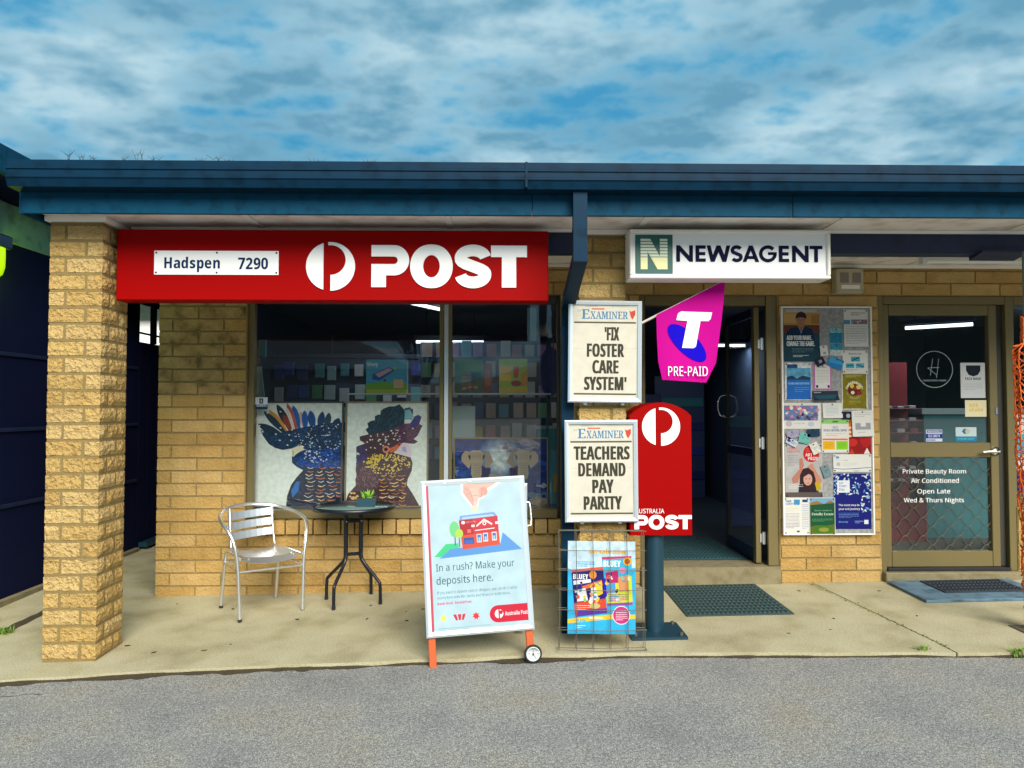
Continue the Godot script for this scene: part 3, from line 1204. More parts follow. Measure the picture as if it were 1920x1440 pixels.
	lettering(s, "HADSTEN HAIR", "sans", 3.44, 3.63, 1.718, 1.732, -6.012, M.etched, 0.001)

# ---------------------------------------------------------------- what stands beside and behind
func neighbours():
	var n = thing("neighbouring_building", "dark navy side wall of the next building with pale green band under its eave", "building", Vector3(-4.4, 0, -6.5))
	bar(n, "wall", -5.2, -3.75, -0.1, 2.77, -7.94, -4.9, M.navy_wall, 0.005)
	for y in [0.74, 1.32, 1.9]:
		bar(n, "cladding_strip", -3.748, -3.738, y, y + 0.03, -7.9, -4.92, M.navy_paint, 0.002)
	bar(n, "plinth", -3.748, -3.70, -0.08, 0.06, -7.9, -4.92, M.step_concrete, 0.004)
	bar(n, "band", -5.2, -3.742, 2.772, 3.07, -11.0, -4.9, M.sage_paint, 0.004)
	bar(n, "soffit", -3.74, -3.335, 3.075, 3.095, -11.0, -4.4, M.navy_wall, 0.002)
	bar(n, "fascia", -3.333, -3.30, 3.07, 3.262, -11.0, -4.4, M.fascia_blue, 0.003)
	var st := mk()
	hexa(st, [Vector3(-5.2, 3.1, -4.4), Vector3(-3.336, 3.1, -4.4), Vector3(-3.336, 3.25, -4.4), Vector3(-5.2, 3.6, -4.4), Vector3(-5.2, 3.1, -11), Vector3(-3.336, 3.1, -11), Vector3(-3.336, 3.25, -11), Vector3(-5.2, 3.6, -11)])
	obj("roof", st, M.gutter_blue, n)
	# side fence with an open top, behind the passage
	var fe = thing("side_fence", "dark fence with open top seen down the side passage", "fence", Vector3(-3.75, 0, -9.4))
	for i in 15:
		bar(fe, "board", -3.79, -3.75, 0.02, 2.197, -8.14 - i * 0.2, -7.945 - i * 0.2, M.navy_wall, 0.003)
	for z in [-8.28, -9.6, -10.9]:
		bar(fe, "post", -3.79, -3.74, 2.199, 2.60, z - 0.03, z + 0.03, M.navy_wall, 0.003)
	bar(fe, "rail", -3.78, -3.75, 2.60, 2.68, -10.95, -7.945, M.navy_wall, 0.003)
	bar(fe, "rail", -3.775, -3.755, 2.285, 2.305, -8.248, -7.945, M.navy_wall, 0.003)
	bar(fe, "rail", -3.775, -3.755, 2.285, 2.305, -9.57, -8.312, M.navy_wall, 0.003)
	bar(fe, "ledge", -3.749, -3.66, 0.05, 0.10, -8.5, -7.97, M.pole_teal, 0.003)
	bar(fe, "back_wall", -3.72, -2.67, 0.0, 2.64, -11.5, -11.4, M.navy_wall, 0.003)
	var ho = thing("far_house", "white house with pinkish roof edge glimpsed over the side fence", "house", Vector3(-10.0, 0, -18.5))
	mat("house_white", lin(0.82, 0.83, 0.78), 0.8)
	mat("house_pink", lin(0.55, 0.22, 0.17), 0.8)
	mat("house_green", lin(0.45, 0.52, 0.36), 0.8)
	bar(ho, "wall", -14.0, -5.5, -0.1, 2.75, -20.5, -17.0, M.house_green)
	bar(ho, "wall", -14.2, -5.3, 2.75, 3.55, -20.6, -16.9, M.house_white)
	bar(ho, "roof", -14.4, -5.1, 3.55, 4.6, -20.8, -16.6, M.house_pink)
	# green bulkhead lamp on the navy wall
	var la = thing("bulkhead_lamp", "glowing yellow-green bulkhead lamp on the navy wall", "lamp", Vector3(-3.66, 2.45, -5.45))
	st = mk()
	cspan(st, -3.748, -3.57, 2.665, 2.76, -5.58, -5.36, 0.01)
	obj("hood", st, M.navy_gloss, la)
	lit("lamp_green", Color(0.62, 0.80, 0.02), 0.28)
	st = mk()
	lathe(st, [Vector2(0.0, -0.115), Vector2(0.045, -0.11), Vector2(0.075, -0.08), Vector2(0.088, -0.03), Vector2(0.09, 0.05), Vector2(0.088, 0.11), Vector2(0.0, 0.111)], 24, Vector3(-3.66, 2.553, -5.47))
	obj("glass_bowl", st, M.lamp_green, la)
	var o := OmniLight3D.new()
	o.name = "lamp_light"
	o.light_color = Color(0.8, 1.0, 0.1)
	o.light_energy = 0.06
	o.light_size = 0.05
	o.omni_range = 8.0
	o.omni_attenuation = 2.0
	o.shadow_enabled = true
	o.position = Vector3(-3.66, 2.56, -5.47)
	add_child(o)
	# what the shop windows mirror: across the road, a low shop, a bare tree and a wooded hill
	mat("far_roof", lin(0.03, 0.04, 0.06), 0.6)
	mat("far_wall", lin(0.30, 0.26, 0.2), 0.8)
	var sh = thing("opposite_shop", "low shop across the road behind the viewer", "building", Vector3(-9, 0, 17))
	bar(sh, "wall", -16.0, -3.4, -0.3, 2.9, 16.0, 22.0, M.far_wall)
	st = mk()
	hexa(st, [Vector3(-17, 2.9, 23), Vector3(-2.9, 2.9, 23), Vector3(-7.2, 5.0, 19), Vector3(-14, 5.0, 19), Vector3(-17, 2.9, 15), Vector3(-2.9, 2.9, 15), Vector3(-7.2, 5.05, 18.8), Vector3(-14, 5.05, 18.8)])
	obj("roof", st, M.far_roof, sh)
	mat("hill_green", lin(0.012, 0.022, 0.018), 0.95)
	st = mk()
	var hn = noise(FastNoiseLite.TYPE_SIMPLEX_SMOOTH, 0.05, 4, 3)
	st.set_smooth_group(1)
	var hp = func(i, j):
		var x = -70.0 + i * 3.5
		var z = 95.0 + j * 12.0
		var prof := exp(-pow((x - 27.0) / 22.0, 2.0)) * 13.0 + exp(-pow((x - 78.0) / 34.0, 2.0)) * 26.0 + exp(-pow((x + 50.0) / 30.0, 2.0)) * 6.0 + 4.5
		return Vector3(x, prof * sin(clampf(j / 4.0, 0, 1) * PI / 2.0) + hn.get_noise_2d(x * 3.0, z) * 2.2 - (0.8 if j == 0 else 0.0), z)
	for i in 74:
		for j in 5:
			quad(st, hp.call(i + 1, j), hp.call(i, j), hp.call(i, j + 1), hp.call(i + 1, j + 1))
	structure("hill", st, M.hill_green, "dark wooded hill across the road")
	mat("bark", lin(0.05, 0.04, 0.035), 0.9)
	var tr = thing("bare_tree", "leafless tree across the road mirrored in the shop window", "tree", Vector3(-3.6, -0.1, 24))
	st = mk()
	tube(st, curve([Vector3(0, -0.2, 0), Vector3(0.1, 1.2, 0), Vector3(0.0, 2.6, 0.1)], 3), [0.28, 0.26, 0.24, 0.22, 0.21, 0.2, 0.18], 8)
	obj("trunk", st, M.bark, tr, true)
	st = mk()
	for i in 16:
		var a := TAU * i / 16.0 + rng.randf()
		limb(st, Vector3(0, 2.3 + 0.02 * i, 0.1), Vector3(cos(a) * 0.42, 1.0, sin(a) * 0.42).normalized(), rng.randf_range(1.6, 2.6), 0.07, 3)
	obj("crown", st, M.bark, tr, true)

func limb(st, p, d, length, r, depth):
	var q: Vector3 = p + d * length * 0.5 + Vector3(rng.randfn(0, 0.06), 0, rng.randfn(0, 0.06)) * length
	var t: Vector3 = q + (d + Vector3.UP * 0.15).normalized() * length * 0.5
	tube(st, [p, q, t], [r, r * 0.75, r * 0.5], 5)
	if depth > 0:
		for i in 3:
			var dd: Vector3 = (d + Vector3(rng.randfn(0, 0.35), rng.randf_range(0.0, 0.3), rng.randfn(0, 0.35))).normalized()
			limb(st, q if i == 0 else t, dd, length * rng.randf_range(0.55, 0.75), r * 0.5, depth - 1)

# ---------------------------------------------------------------- signs
func post_mark(st, cx, cy, r, z0, z1):   # the half-disc and horn of the post emblem
	var left = arc(cx, cy, r, 107, 253, 26)
	prism(st, left, z0, z1)
	# right: outer arc, then back along the inner curve
	var p := []
	p.append_array(arc(cx, cy, r, 96, -90, 34))
	p.append_array(arc(cx, cy + r * 0.265, r * 0.615, -90, 99, 26))
	prism(st, p, z0, z1)

func band_poly(centre, w):
	var res := Geometry2D.offset_polyline(PackedVector2Array(centre), w / 2.0, Geometry2D.JOIN_ROUND, Geometry2D.END_BUTT)
	return res[0] if res.size() else PackedVector2Array()

func heavy_post(parent, x0, x1, y0, y1, zf, m, thick):   # P O S T in a very heavy grotesque; each letter its own mesh
	var h: float = y1 - y0
	var w: float = x1 - x0
	var s: float = h * 0.275
	# P: a bar on top, bowl at the right, stem at the left foot
	var xa = x0
	var xb: float = x0 + w * 0.242
	var st := mk()
	var rr: float = h * 0.36
	var p := [Vector2(xa, y1), Vector2(xb - rr, y1)]
	p.append_array(arc(xb - rr, y1 - rr, rr, 90, -90, 18))
	p.append_array([Vector2(xa + s * 1.25, y1 - rr * 2.0), Vector2(xa + s * 1.25, y0), Vector2(xa, y0), Vector2(xa, y1 - rr * 2.0 + s * 0.98), Vector2(xb - rr, y1 - rr * 2.0 + s * 0.98)])
	p.append_array(arc(xb - rr, y1 - rr, rr - s * 0.98, -90, 90, 12))
	p.append(Vector2(xa, y1 - s * 0.98))
	prism(st, p, zf - thick, zf)
	obj("letter", st, m, parent)
	# O
	st = mk()
	var cx: float = x0 + w * 0.385
	var cy: float = (y0 + y1) / 2.0
	var rx: float = w * 0.137
	for half in 2:
		var o := []
		for i in 25:
			var t := deg_to_rad(-90.0 + half * 180.0 + i * 7.5)
			o.append(Vector2(cx + rx * signf(cos(t)) * pow(absf(cos(t)), 0.9), cy + h * 0.52 * sin(t)))
		for i in 25:
			var t := deg_to_rad(90.0 + half * 180.0 - i * 7.5)
			o.append(Vector2(cx + (rx - s * 1.12) * cos(t), cy + (h * 0.52 - s * 0.92) * sin(t)))
		prism(st, o, zf - thick, zf)
	obj("letter", st, m, parent)
	# S
	st = mk()
	var sx: float = x0 + w * 0.652
	var sw: float = w * 0.112 - s * 0.42
	var r1: float = h * 0.52 - s * 0.5
	var c := []
	var up: float = r1 / 2.0
	for i in 16:
		var t := deg_to_rad(lerpf(8.0, 200.0, i / 15.0))
		c.append(Vector2(sx + sw * cos(t), cy + up + up * sin(t)))
	c.append(Vector2(sx - sw * 0.6, cy + up * 0.35))
	c.append(Vector2(sx + sw * 0.6, cy - up * 0.35))
	for i in 16:
		var t := deg_to_rad(lerpf(20.0, -172.0, i / 15.0))
		c.append(Vector2(sx + sw * cos(t), cy - up + up * sin(t)))
	prism(st, band_poly(c, s), zf - thick, zf)
	obj("letter", st, m, parent)
	# T
	st = mk()
	var tx0: float = x0 + w * 0.768
	var tm: float = (tx0 + x1) / 2.0
	prism(st, [Vector2(tx0, y1), Vector2(tx0, y1 - s), Vector2(tm - s * 0.62, y1 - s), Vector2(tm - s * 0.62, y0), Vector2(tm + s * 0.62, y0), Vector2(tm + s * 0.62, y1 - s), Vector2(x1, y1 - s), Vector2(x1, y1)], zf - thick, zf)
	obj("letter", st, m, parent)

func heavy_news(parent, x0, x1, y0, y1, zf, m, thick):   # NEWSAGENT in a heavy geometric face
	var h: float = y1 - y0
	var k: float = (x1 - x0) / 274.0
	var s: float = h * 0.225
	var cap = func(a, b): return [x0 + a * k, x0 + b * k]
	var put = func(polys):
		var st := mk()
		for q in polys:
			prism(st, q, zf - thick, zf)
		obj("letter", st, m, parent)
	for c in [[0, 31], [217, 248]]:      # N
		var e = cap.call(c[0], c[1])
		put.call([[Vector2(e[0], y0), Vector2(e[0], y1), Vector2(e[0] + s * 0.95, y1), Vector2(e[1] - s, y0 + h * 0.37), Vector2(e[1] - s, y1), Vector2(e[1], y1), Vector2(e[1], y0), Vector2(e[1] - s * 0.95, y0), Vector2(e[0] + s, y0 + h * 0.63), Vector2(e[0] + s, y0)]])
	for c in [[36, 55], [192, 211]]:     # E
		var e = cap.call(c[0], c[1])
		var b := s * 0.88
		var md = (y0 + y1) / 2.0
		put.call([[Vector2(e[0], y0), Vector2(e[0], y1), Vector2(e[1], y1), Vector2(e[1], y1 - b), Vector2(e[0] + s, y1 - b), Vector2(e[0] + s, md + b / 2), Vector2(e[1] - 0.003, md + b / 2), Vector2(e[1] - 0.003, md - b / 2), Vector2(e[0] + s, md - b / 2), Vector2(e[0] + s, y0 + b), Vector2(e[1], y0 + b), Vector2(e[1], y0)]])
	var w = cap.call(57, 101)            # W
	var q: float = (w[1] - w[0]) / 4.0
	var t := s * 0.52
	put.call([[Vector2(w[0], y1), Vector2(w[0] + t * 2, y1), Vector2(w[0] + q + 0.001, y0 + h * 0.42), Vector2(w[0] + q * 2 - t, y1), Vector2(w[0] + q * 2 + t, y1), Vector2(w[0] + q * 3 - 0.001, y0 + h * 0.42), Vector2(w[1] - t * 2, y1), Vector2(w[1], y1), Vector2(w[0] + q * 3 + t, y0), Vector2(w[0] + q * 3 - t, y0), Vector2(w[0] + q * 2, y0 + h * 0.6), Vector2(w[0] + q + t, y0), Vector2(w[0] + q - t, y0)]])
	var e = cap.call(102, 124)           # S
	var cx: float = (e[0] + e[1]) / 2.0
	var cy = (y0 + y1) / 2.0
	var rx: float = (e[1] - e[0]) / 2.0 - s * 0.42
	var ry := (h * 0.515 - s * 0.45) / 2.0
	var c := []
	for i in 14:
		var a := deg_to_rad(lerpf(28.0, 215.0, i / 13.0))
		c.append(Vector2(cx + rx * cos(a), cy + ry + ry * sin(a)))
	for i in 14:
		var a := deg_to_rad(lerpf(35.0, -152.0, i / 13.0))
		c.append(Vector2(cx + rx * cos(a), cy - ry + ry * sin(a)))
	put.call([band_poly(c, s * 0.92)])
	e = cap.call(124, 155)               # A
	cx = (e[0] + e[1]) / 2.0
	var lean: float = (cx - s * 0.5 - e[0]) / h
	put.call([[Vector2(e[0], y0), Vector2(cx - s * 0.5, y1), Vector2(cx, y1), Vector2(cx, y1 - s * 1.3), Vector2(e[0] + s * 1.02, y0)], [Vector2(e[1], y0), Vector2(cx + s * 0.5, y1), Vector2(cx, y1), Vector2(cx, y1 - s * 1.3), Vector2(e[1] - s * 1.02, y0)],
		[Vector2(e[0] + s * 0.72 + lean * h * 0.18, y0 + h * 0.18), Vector2(e[1] - s * 0.72 - lean * h * 0.18, y0 + h * 0.18), Vector2(e[1] - s * 0.72 - lean * h * 0.36, y0 + h * 0.36), Vector2(e[0] + s * 0.72 + lean * h * 0.36, y0 + h * 0.36)]])
	e = cap.call(155, 188)               # G
	cx = (e[0] + e[1]) / 2.0
	c = []
	var gr: float = (e[1] - e[0]) / 2.0 - s * 0.45
	for i in 30:
		var a := deg_to_rad(lerpf(42.0, 358.0, i / 29.0))
		c.append(Vector2(cx + gr * cos(a), cy + (h * 0.52 - s * 0.45) * sin(a)))
	put.call([band_poly(c, s * 0.92), [Vector2(cx + 0.001, cy - s * 0.3), Vector2(e[1], cy - s * 0.3), Vector2(e[1], cy + s * 0.45), Vector2(cx + 0.001, cy + s * 0.45)]])
	e = cap.call(250, 274)               # T
	cx = (e[0] + e[1]) / 2.0
	put.call([[Vector2(e[0], y1), Vector2(e[1], y1), Vector2(e[1], y1 - s * 0.88), Vector2(cx + s * 0.5, y1 - s * 0.88), Vector2(cx + s * 0.5, y0), Vector2(cx - s * 0.5, y0), Vector2(cx - s * 0.5, y1 - s * 0.88), Vector2(e[0], y1 - s * 0.88)]])

func screws(parent, pts, z, m, r = 0.005):
	for p in pts:
		var st := mk()
		lathe(st, [Vector2(r, 0), Vector2(r, 0.002), Vector2(r * 0.5, 0.004), Vector2(0, 0.004)], 8, Vector3(p[0], p[1], z), Basis(Vector3.RIGHT, PI / 2))
		obj("screw", st, m, parent)

func signs():
	var p = thing("post_office_sign", "long red sign with the white post emblem and a white suburb name plate", "sign", Vector3(-1.01, 2.16, -4.66))
	var st := mk()
	cspan(st, -2.333, 0.314, 2.16, 2.597, -4.76, -4.62, 0.006)
	obj("panel", st, M.sign_red, p)
	bar(p, "back_cover", -2.325, 0.306, 2.168, 2.589, -4.768, -4.7605, M.navy_paint, 0.002)
	st = mk()
	post_mark(st, -1.026, 2.371, 0.15, -4.6195, -4.612)
	obj("emblem", st, M.sign_white, p)
	heavy_post(p, -0.776, 0.181, 2.244, 2.504, -4.612, M.sign_white, 0.007)
	st = mk()
	cspan(st, -2.101, -1.344, 2.317, 2.465, -4.6195, -4.614, 0.001)
	var pl = obj("name_plate", st, M.sign_white, p)
	mat("plate_blue", lin(0.004, 0.02, 0.075), 0.6)
	M.plate_blue.metallic_specular = 0.2
	lettering(pl, "Hadspen", "sans_bold", -2.038, -1.701, 2.333, 2.427, -4.6115, M.plate_blue, 0.002)
	lettering(pl, "7290", "sans_bold", -1.59, -1.408, 2.352, 2.423, -4.6115, M.plate_blue, 0.002)
	screws(pl, [[-2.088, 2.452], [-1.72, 2.453], [-1.357, 2.453], [-2.088, 2.33], [-1.72, 2.33], [-1.357, 2.33]], -4.6138, M.ink, 0.006)
	# newsagent light box
	var n = thing("newsagent_sign", "white framed newsagent sign with a green striped letter emblem", "sign", Vector3(1.44, 2.30, -4.65))
	st = mk()
	span(st, 0.835, 2.05, 2.322, 2.588, -4.76, -4.618)
	obj("face", st, M.sign_white, n)
	for r in [[0.816, 2.068, 2.586, 2.607], [0.816, 2.068, 2.302, 2.323]]:
		bar(n, "frame", r[0], r[1], r[2], r[3], -4.77, -4.60, M.trim_white, 0.005)
	for r in [[0.816, 0.837], [2.047, 2.068]]:
		bar(n, "frame", r[0], r[1], 2.3235, 2.5855, -4.77, -4.60, M.trim_white, 0.005)
	mat("news_green", lin(0.006, 0.10, 0.085), 0.45)
	mat("news_mint", lin(0.70, 0.78, 0.62), 0.5)
	mat("news_lemon", lin(0.80, 0.80, 0.42), 0.5)
	st = mk()
	span(st, 0.853, 1.085, 2.334, 2.576, -4.6175, -4.614)
	var eb = obj("emblem", st, M.news_green, n)
	# a big N: solid foot, striped head
	var N := [Vector2(0.885, 2.55), Vector2(0.945, 2.55), Vector2(1.005, 2.44), Vector2(1.005, 2.55), Vector2(1.052, 2.55), Vector2(1.052, 2.36), Vector2(0.99, 2.36), Vector2(0.928, 2.47), Vector2(0.928, 2.36), Vector2(0.885, 2.36)]
	for i in 6:
		var y1 := 2.551 - i * 0.0195
		var strip := PackedVector2Array([Vector2(0.86, y1 - 0.0145), Vector2(1.08, y1 - 0.0145), Vector2(1.08, y1), Vector2(0.86, y1)])
		st = mk()
		for q in Geometry2D.intersect_polygons(PackedVector2Array(N), strip):
			prism(st, q, -4.6138, -4.611)
		obj("stripe", st, M.news_mint, eb)
	st = mk()
	for q in Geometry2D.intersect_polygons(PackedVector2Array(N), PackedVector2Array([Vector2(0.86, 2.35), Vector2(1.08, 2.35), Vector2(1.08, 2.4345), Vector2(0.86, 2.4345)])):
		prism(st, q, -4.6138, -4.611)
	obj("letter_foot", st, M.news_lemon, eb)
	heavy_news(n, 1.108, 2.022, 2.409, 2.511, -4.6145, M.sign_navy, 0.003)

# ---------------------------------------------------------------- framed headlines on the pillar
func snap_frame(t, x0, x1, y0, y1, z, w, m):   # four mitred rails, rounded a little
	var d := 0.018
	var c := [Vector2(x0, y0), Vector2(x1, y0), Vector2(x1, y1), Vector2(x0, y1)]
	var k := [Vector2(w, w), Vector2(-w, w), Vector2(-w, -w), Vector2(w, -w)]
	for i in 4:
		var j := (i + 1) % 4
		var st := mk()
		var a: Vector2 = c[i]
		var b: Vector2 = c[j]
		var ai: Vector2 = a + k[i]
		var bi: Vector2 = b + k[j]
		var am := a.lerp(ai, 0.4)
		var bm := b.lerp(bi, 0.4)
		var v = func(p, zz): return Vector3(p.x, p.y, z + zz)
		quad(st, v.call(a, 0.0), v.call(b, 0.0), v.call(b, d * 0.6), v.call(a, d * 0.6))
		quad(st, v.call(a, d * 0.6), v.call(b, d * 0.6), v.call(bm, d), v.call(am, d))
		quad(st, v.call(am, d), v.call(bm, d), v.call(bi, d * 0.7), v.call(ai, d * 0.7))
		quad(st, v.call(ai, d * 0.7), v.call(bi, d * 0.7), v.call(bi, 0.0), v.call(ai, 0.0))
		obj("rail", st, m, t, true)

func headline_frames():
	var sets := [[0.443, 0.910, 1.536, 2.182, -4.745, -0.6, ["'FIX", "FOSTER", "CARE", "SYSTEM'"], [[0.50, 0.72], [0.22, 0.80], [0.31, 0.71], [0.18, 0.84]], "upper silver frame with a FIX FOSTER CARE SYSTEM headline, on the pillar"],
		[0.424, 0.885, 0.786, 1.426, -4.735, 0.3, ["TEACHERS", "DEMAND", "PAY", "PARITY"], [[0.07, 0.95], [0.14, 0.88], [0.36, 0.69], [0.22, 0.82]], "lower silver frame with a TEACHERS DEMAND PAY PARITY headline, on the pillar"]]
	for q in sets:
		var w: float = q[1] - q[0]
		var h: float = q[3] - q[2]
		var t = thing("headline_frame", q[8], "poster frame", Vector3((q[0] + q[1]) / 2.0, q[2], q[4]), Vector3(0, 0, q[5]), "framed newspaper headlines")
		var st := mk()
		span(st, -w / 2 + 0.01, w / 2 - 0.01, 0.01, h - 0.01, -0.042, -0.006)
		obj("backing", st, M.silver_frame, t, true)
		page(420, 590, 0, 0, 100, 140, rgb8(222, 218, 204))
		rng.seed = 40 + int(q[2] * 10)
		mottle(0.035, 0.012, 6 + int(q[2] * 10))
		rule(4, 66, 97, 65, 0.35, rgb8(188, 184, 168))
		rule(20, 4, 40, 4, 0.5, rgb8(120, 118, 108))
		rule(60, 4.2, 96, 4, 0.4, rgb8(150, 148, 138))
		rect(30, 6.5, 49, 8.3, rgb8(214, 92, 70))
		words("E", "serif_bold", 15, 8.0, 27, 22, rgb8(62, 128, 176))
		words("XAMINER", "serif_bold", 28, 11, 84, 22, rgb8(62, 128, 176))
		words("The", "serif", 8, 8.5, 14, 11.5, rgb8(90, 130, 160))
		poly([86, 9, 89, 11, 91, 10, 95, 8.5, 95, 15, 92, 21, 90.5, 22.5, 88, 18], rgb8(212, 70, 60))
		rect(4, 26, 96, 28.4, rgb8(86, 84, 70))
		rect(4, 131, 97, 133.4, rgb8(86, 84, 70))
		for i in 4:
			var y := 34.0 + i * 24.3
			words(q[6][i], "sans_black", 3 + q[7][i][0] * 94.0, y, 3 + q[7][i][1] * 94.0, y + 19.6, rgb8(58, 56, 42))
		var m = printed("headline_print_%d" % sets.find(q), 0.55)
		sheet("headline_sheet", w - 0.04, h - 0.04, 0.002, m, t, Vector3(0, h / 2.0, -0.003), Vector3.ZERO, 0.0, 0.004, true)
		snap_frame(t, -w / 2, w / 2, 0.0, h, -0.004, 0.026, M.silver_frame)
		var cover := mk()
		span(cover, -w / 2 + 0.025, w / 2 - 0.025, 0.025, h - 0.025, 0.0055, 0.007)
		obj("cover", cover, M.clear_film, t, true)
		for x in [-0.12, 0.12]:
			st = mk()
			cspan(st, x - 0.012, x + 0.012, -0.016, 0.0, -0.045, -0.02, 0.003)
			obj("clip", st, M.aluminium, t, true)

# ---------------------------------------------------------------- red posting box
func posting_box():
	var cx := 1.033
	var t = thing("posting_box", "red street posting box on a thick dark teal post beside the entrance", "post box", Vector3(cx, ground(cx, -4.83), -4.85))
	var g: float = ground(1.02, -4.83)
	var st := mk()
	hexa(st, [Vector3(0.83, g - 0.02, -4.67), Vector3(1.178, g - 0.02, -4.67), Vector3(1.178, g + 0.016, -4.67), Vector3(0.83, g + 0.012, -4.67), Vector3(0.83, g - 0.02, -4.99), Vector3(1.178, g - 0.02, -4.99), Vector3(1.178, g + 0.018, -4.99), Vector3(0.83, g + 0.014, -4.99)])
	obj("base_plate", st, M.pole_teal, t)
	for p in [[0.86, -4.71], [1.145, -4.71], [1.145, -4.95]]:
		st = mk()
		tube(st, [Vector3(p[0], g + 0.012, p[1]), Vector3(p[0], g + 0.034, p[1])], 0.012, 6)
		obj("bolt", st, M.steel_wire, t)
	st = mk()
	tube(st, [Vector3(1.005, g + 0.01, -4.84), Vector3(1.005, 0.71, -4.84)], 0.06, 24)
	obj("post", st, M.pole_teal, t)
	var x0 := 0.835
	var x1 := 1.231
	st = mk()
	var p := [Vector2(x0, 0.697), Vector2(x1, 0.697), Vector2(x1, 1.452)]
	for i in 15:
		var u := (i + 1) / 16.0
		p.append(Vector2(lerpf(x1, x0, u), 1.452 + 0.085 * pow(sin(PI * u), 0.75)))
	p.append(Vector2(x0, 1.452))
	prism(st, p, -5.05, -4.765)
	var body = obj("body", st, M.sign_red, t)
	# front plate with a raised rim
	st = mk()
	var q := []
	for v in p:
		q.append(Vector2(cx + (v.x - cx) * 0.985, 1.1 + (v.y - 1.1) * 0.993))
	prism(st, q, -4.7645, -4.752)
	obj("front", st, M.sign_red, body)
	st = mk()
	post_mark(st, 1.035, 1.384, 0.121, -4.7515, -4.748)
	obj("emblem", st, M.sign_white, t)
	lettering(t, "AUSTRALIA", "sans", 0.868, 1.052, 0.838, 0.866, -4.7485, M.sign_white, 0.003)
	heavy_post(t, 0.862, 1.226, 0.738, 0.826, -4.748, M.sign_white, 0.0035)
	st = mk()
	cspan(st, 0.88, 1.19, 1.16, 1.20, -5.075, -5.045, 0.004)
	obj("slot_hood", st, M.sign_red, t)

# ---------------------------------------------------------------- pre-paid flag on its staff
func flag():
	var t = thing("pennant_flag", "magenta pre-paid flag hanging from a slanting white staff by the entrance", "flag", Vector3(0.84, 2.0, -4.82))
	var st := mk()
	var a := Vector3(0.80, 1.985, -4.86)
	var bb := Vector3(1.462, 2.318, -4.765)
	tube(st, [a, bb], 0.0085, 10)
	mat("staff_white", lin(0.66, 0.60, 0.56), 0.5)
	obj("staff", st, M.staff_white, t)
	st = mk()
	cspan(st, 0.806, 0.834, 1.94, 2.03, -4.89, -4.83, 0.004)
	obj("bracket", st, M.steel_wire, t)
	mat("magenta", lin(0.50, 0.002, 0.26), 0.7)
	M.magenta.metallic_specular = 0.2
	M.magenta.backlight_enabled = true
	M.magenta.backlight = lin(0.2, 0.001, 0.1)
	M.magenta.cull_mode = BaseMaterial3D.CULL_DISABLED
	mat("emblem_blue", lin(0.006, 0.0, 0.46), 0.7)
	M.emblem_blue.metallic_specular = 0.2
	mat("emblem_white", lin(0.82, 0.82, 0.82), 0.6)
	# outline measured on the cloth: slanting head, straight sides, cut corner
	var out := PackedVector2Array([Vector2(1.02, 2.100), Vector2(1.455, 2.318), Vector2(1.432, 2.08), Vector2(1.397, 1.79), Vector2(1.335, 1.664), Vector2(1.052, 1.682), Vector2(1.028, 1.80), Vector2(1.022, 1.95)])
	drape(t, "cloth", out, M.magenta, 0.0, 0.003)
	drape(t, "emblem_disc", PackedVector2Array(ell(1.212, 1.918, 0.068, 0.160, 0.80, 40)), M.emblem_blue, 0.0035, 0.0008)
	# the slanted T
	drape(t, "emblem_letter", PackedVector2Array([Vector2(1.143, 2.064), Vector2(1.155, 2.107), Vector2(1.175, 2.120), Vector2(1.370, 2.112), Vector2(1.361, 2.070), Vector2(1.346, 2.056), Vector2(1.297, 2.057), Vector2(1.268, 1.895), Vector2(1.252, 1.884), Vector2(1.178, 1.886), Vector2(1.214, 2.058)]), M.emblem_white, 0.0062, 0.0008)
	lettering(t, "PRE-PAID", "sans", 1.086, 1.339, 1.706, 1.766, -4.762, M.emblem_white, 0.003)

func flag_z(p):
	var u: float = (p.x - 1.02) / 0.43
	return -4.80 + 0.045 * u + 0.02 * sin(u * 5.2 + 0.6) * clampf((2.2 - p.y) * 2.2, 0.0, 1.0)

func drape(parent, called, outline, m, lift, thick):   # a flat outline laid on the hanging cloth
	var st := mk()
	st.set_smooth_group(1)
	var lo = outline[0]
	var hi = outline[0]
	for v in outline:
		lo = lo.min(v)
		hi = hi.max(v)
	var n := 14
	for i in n:
		var x0 := lerpf(lo.x, hi.x, i / float(n))
		var x1 := lerpf(lo.x, hi.x, (i + 1) / float(n))
		for k in 6:
			var y0 := lerpf(lo.y, hi.y, k / 6.0)
			var y1 := lerpf(lo.y, hi.y, (k + 1) / 6.0)
			for q in Geometry2D.intersect_polygons(outline, PackedVector2Array([Vector2(x0, y0), Vector2(x1, y0), Vector2(x1, y1), Vector2(x0, y1)])):
				var ix := Geometry2D.triangulate_polygon(q)
				for j in range(0, ix.size(), 3):
					var a := q[ix[j]]
					var b := q[ix[j + 1]]
					var c := q[ix[j + 2]]
					if (b - a).cross(c - a) < 0:
						var s := b
						b = c
						c = s
					tri(st, Vector3(a.x, a.y, flag_z(a) + lift), Vector3(b.x, b.y, flag_z(b) + lift), Vector3(c.x, c.y, flag_z(c) + lift))
					tri(st, Vector3(a.x, a.y, flag_z(a) + lift - thick), Vector3(c.x, c.y, flag_z(c) + lift - thick), Vector3(b.x, b.y, flag_z(b) + lift - thick))
	return obj(called, st, m, parent)

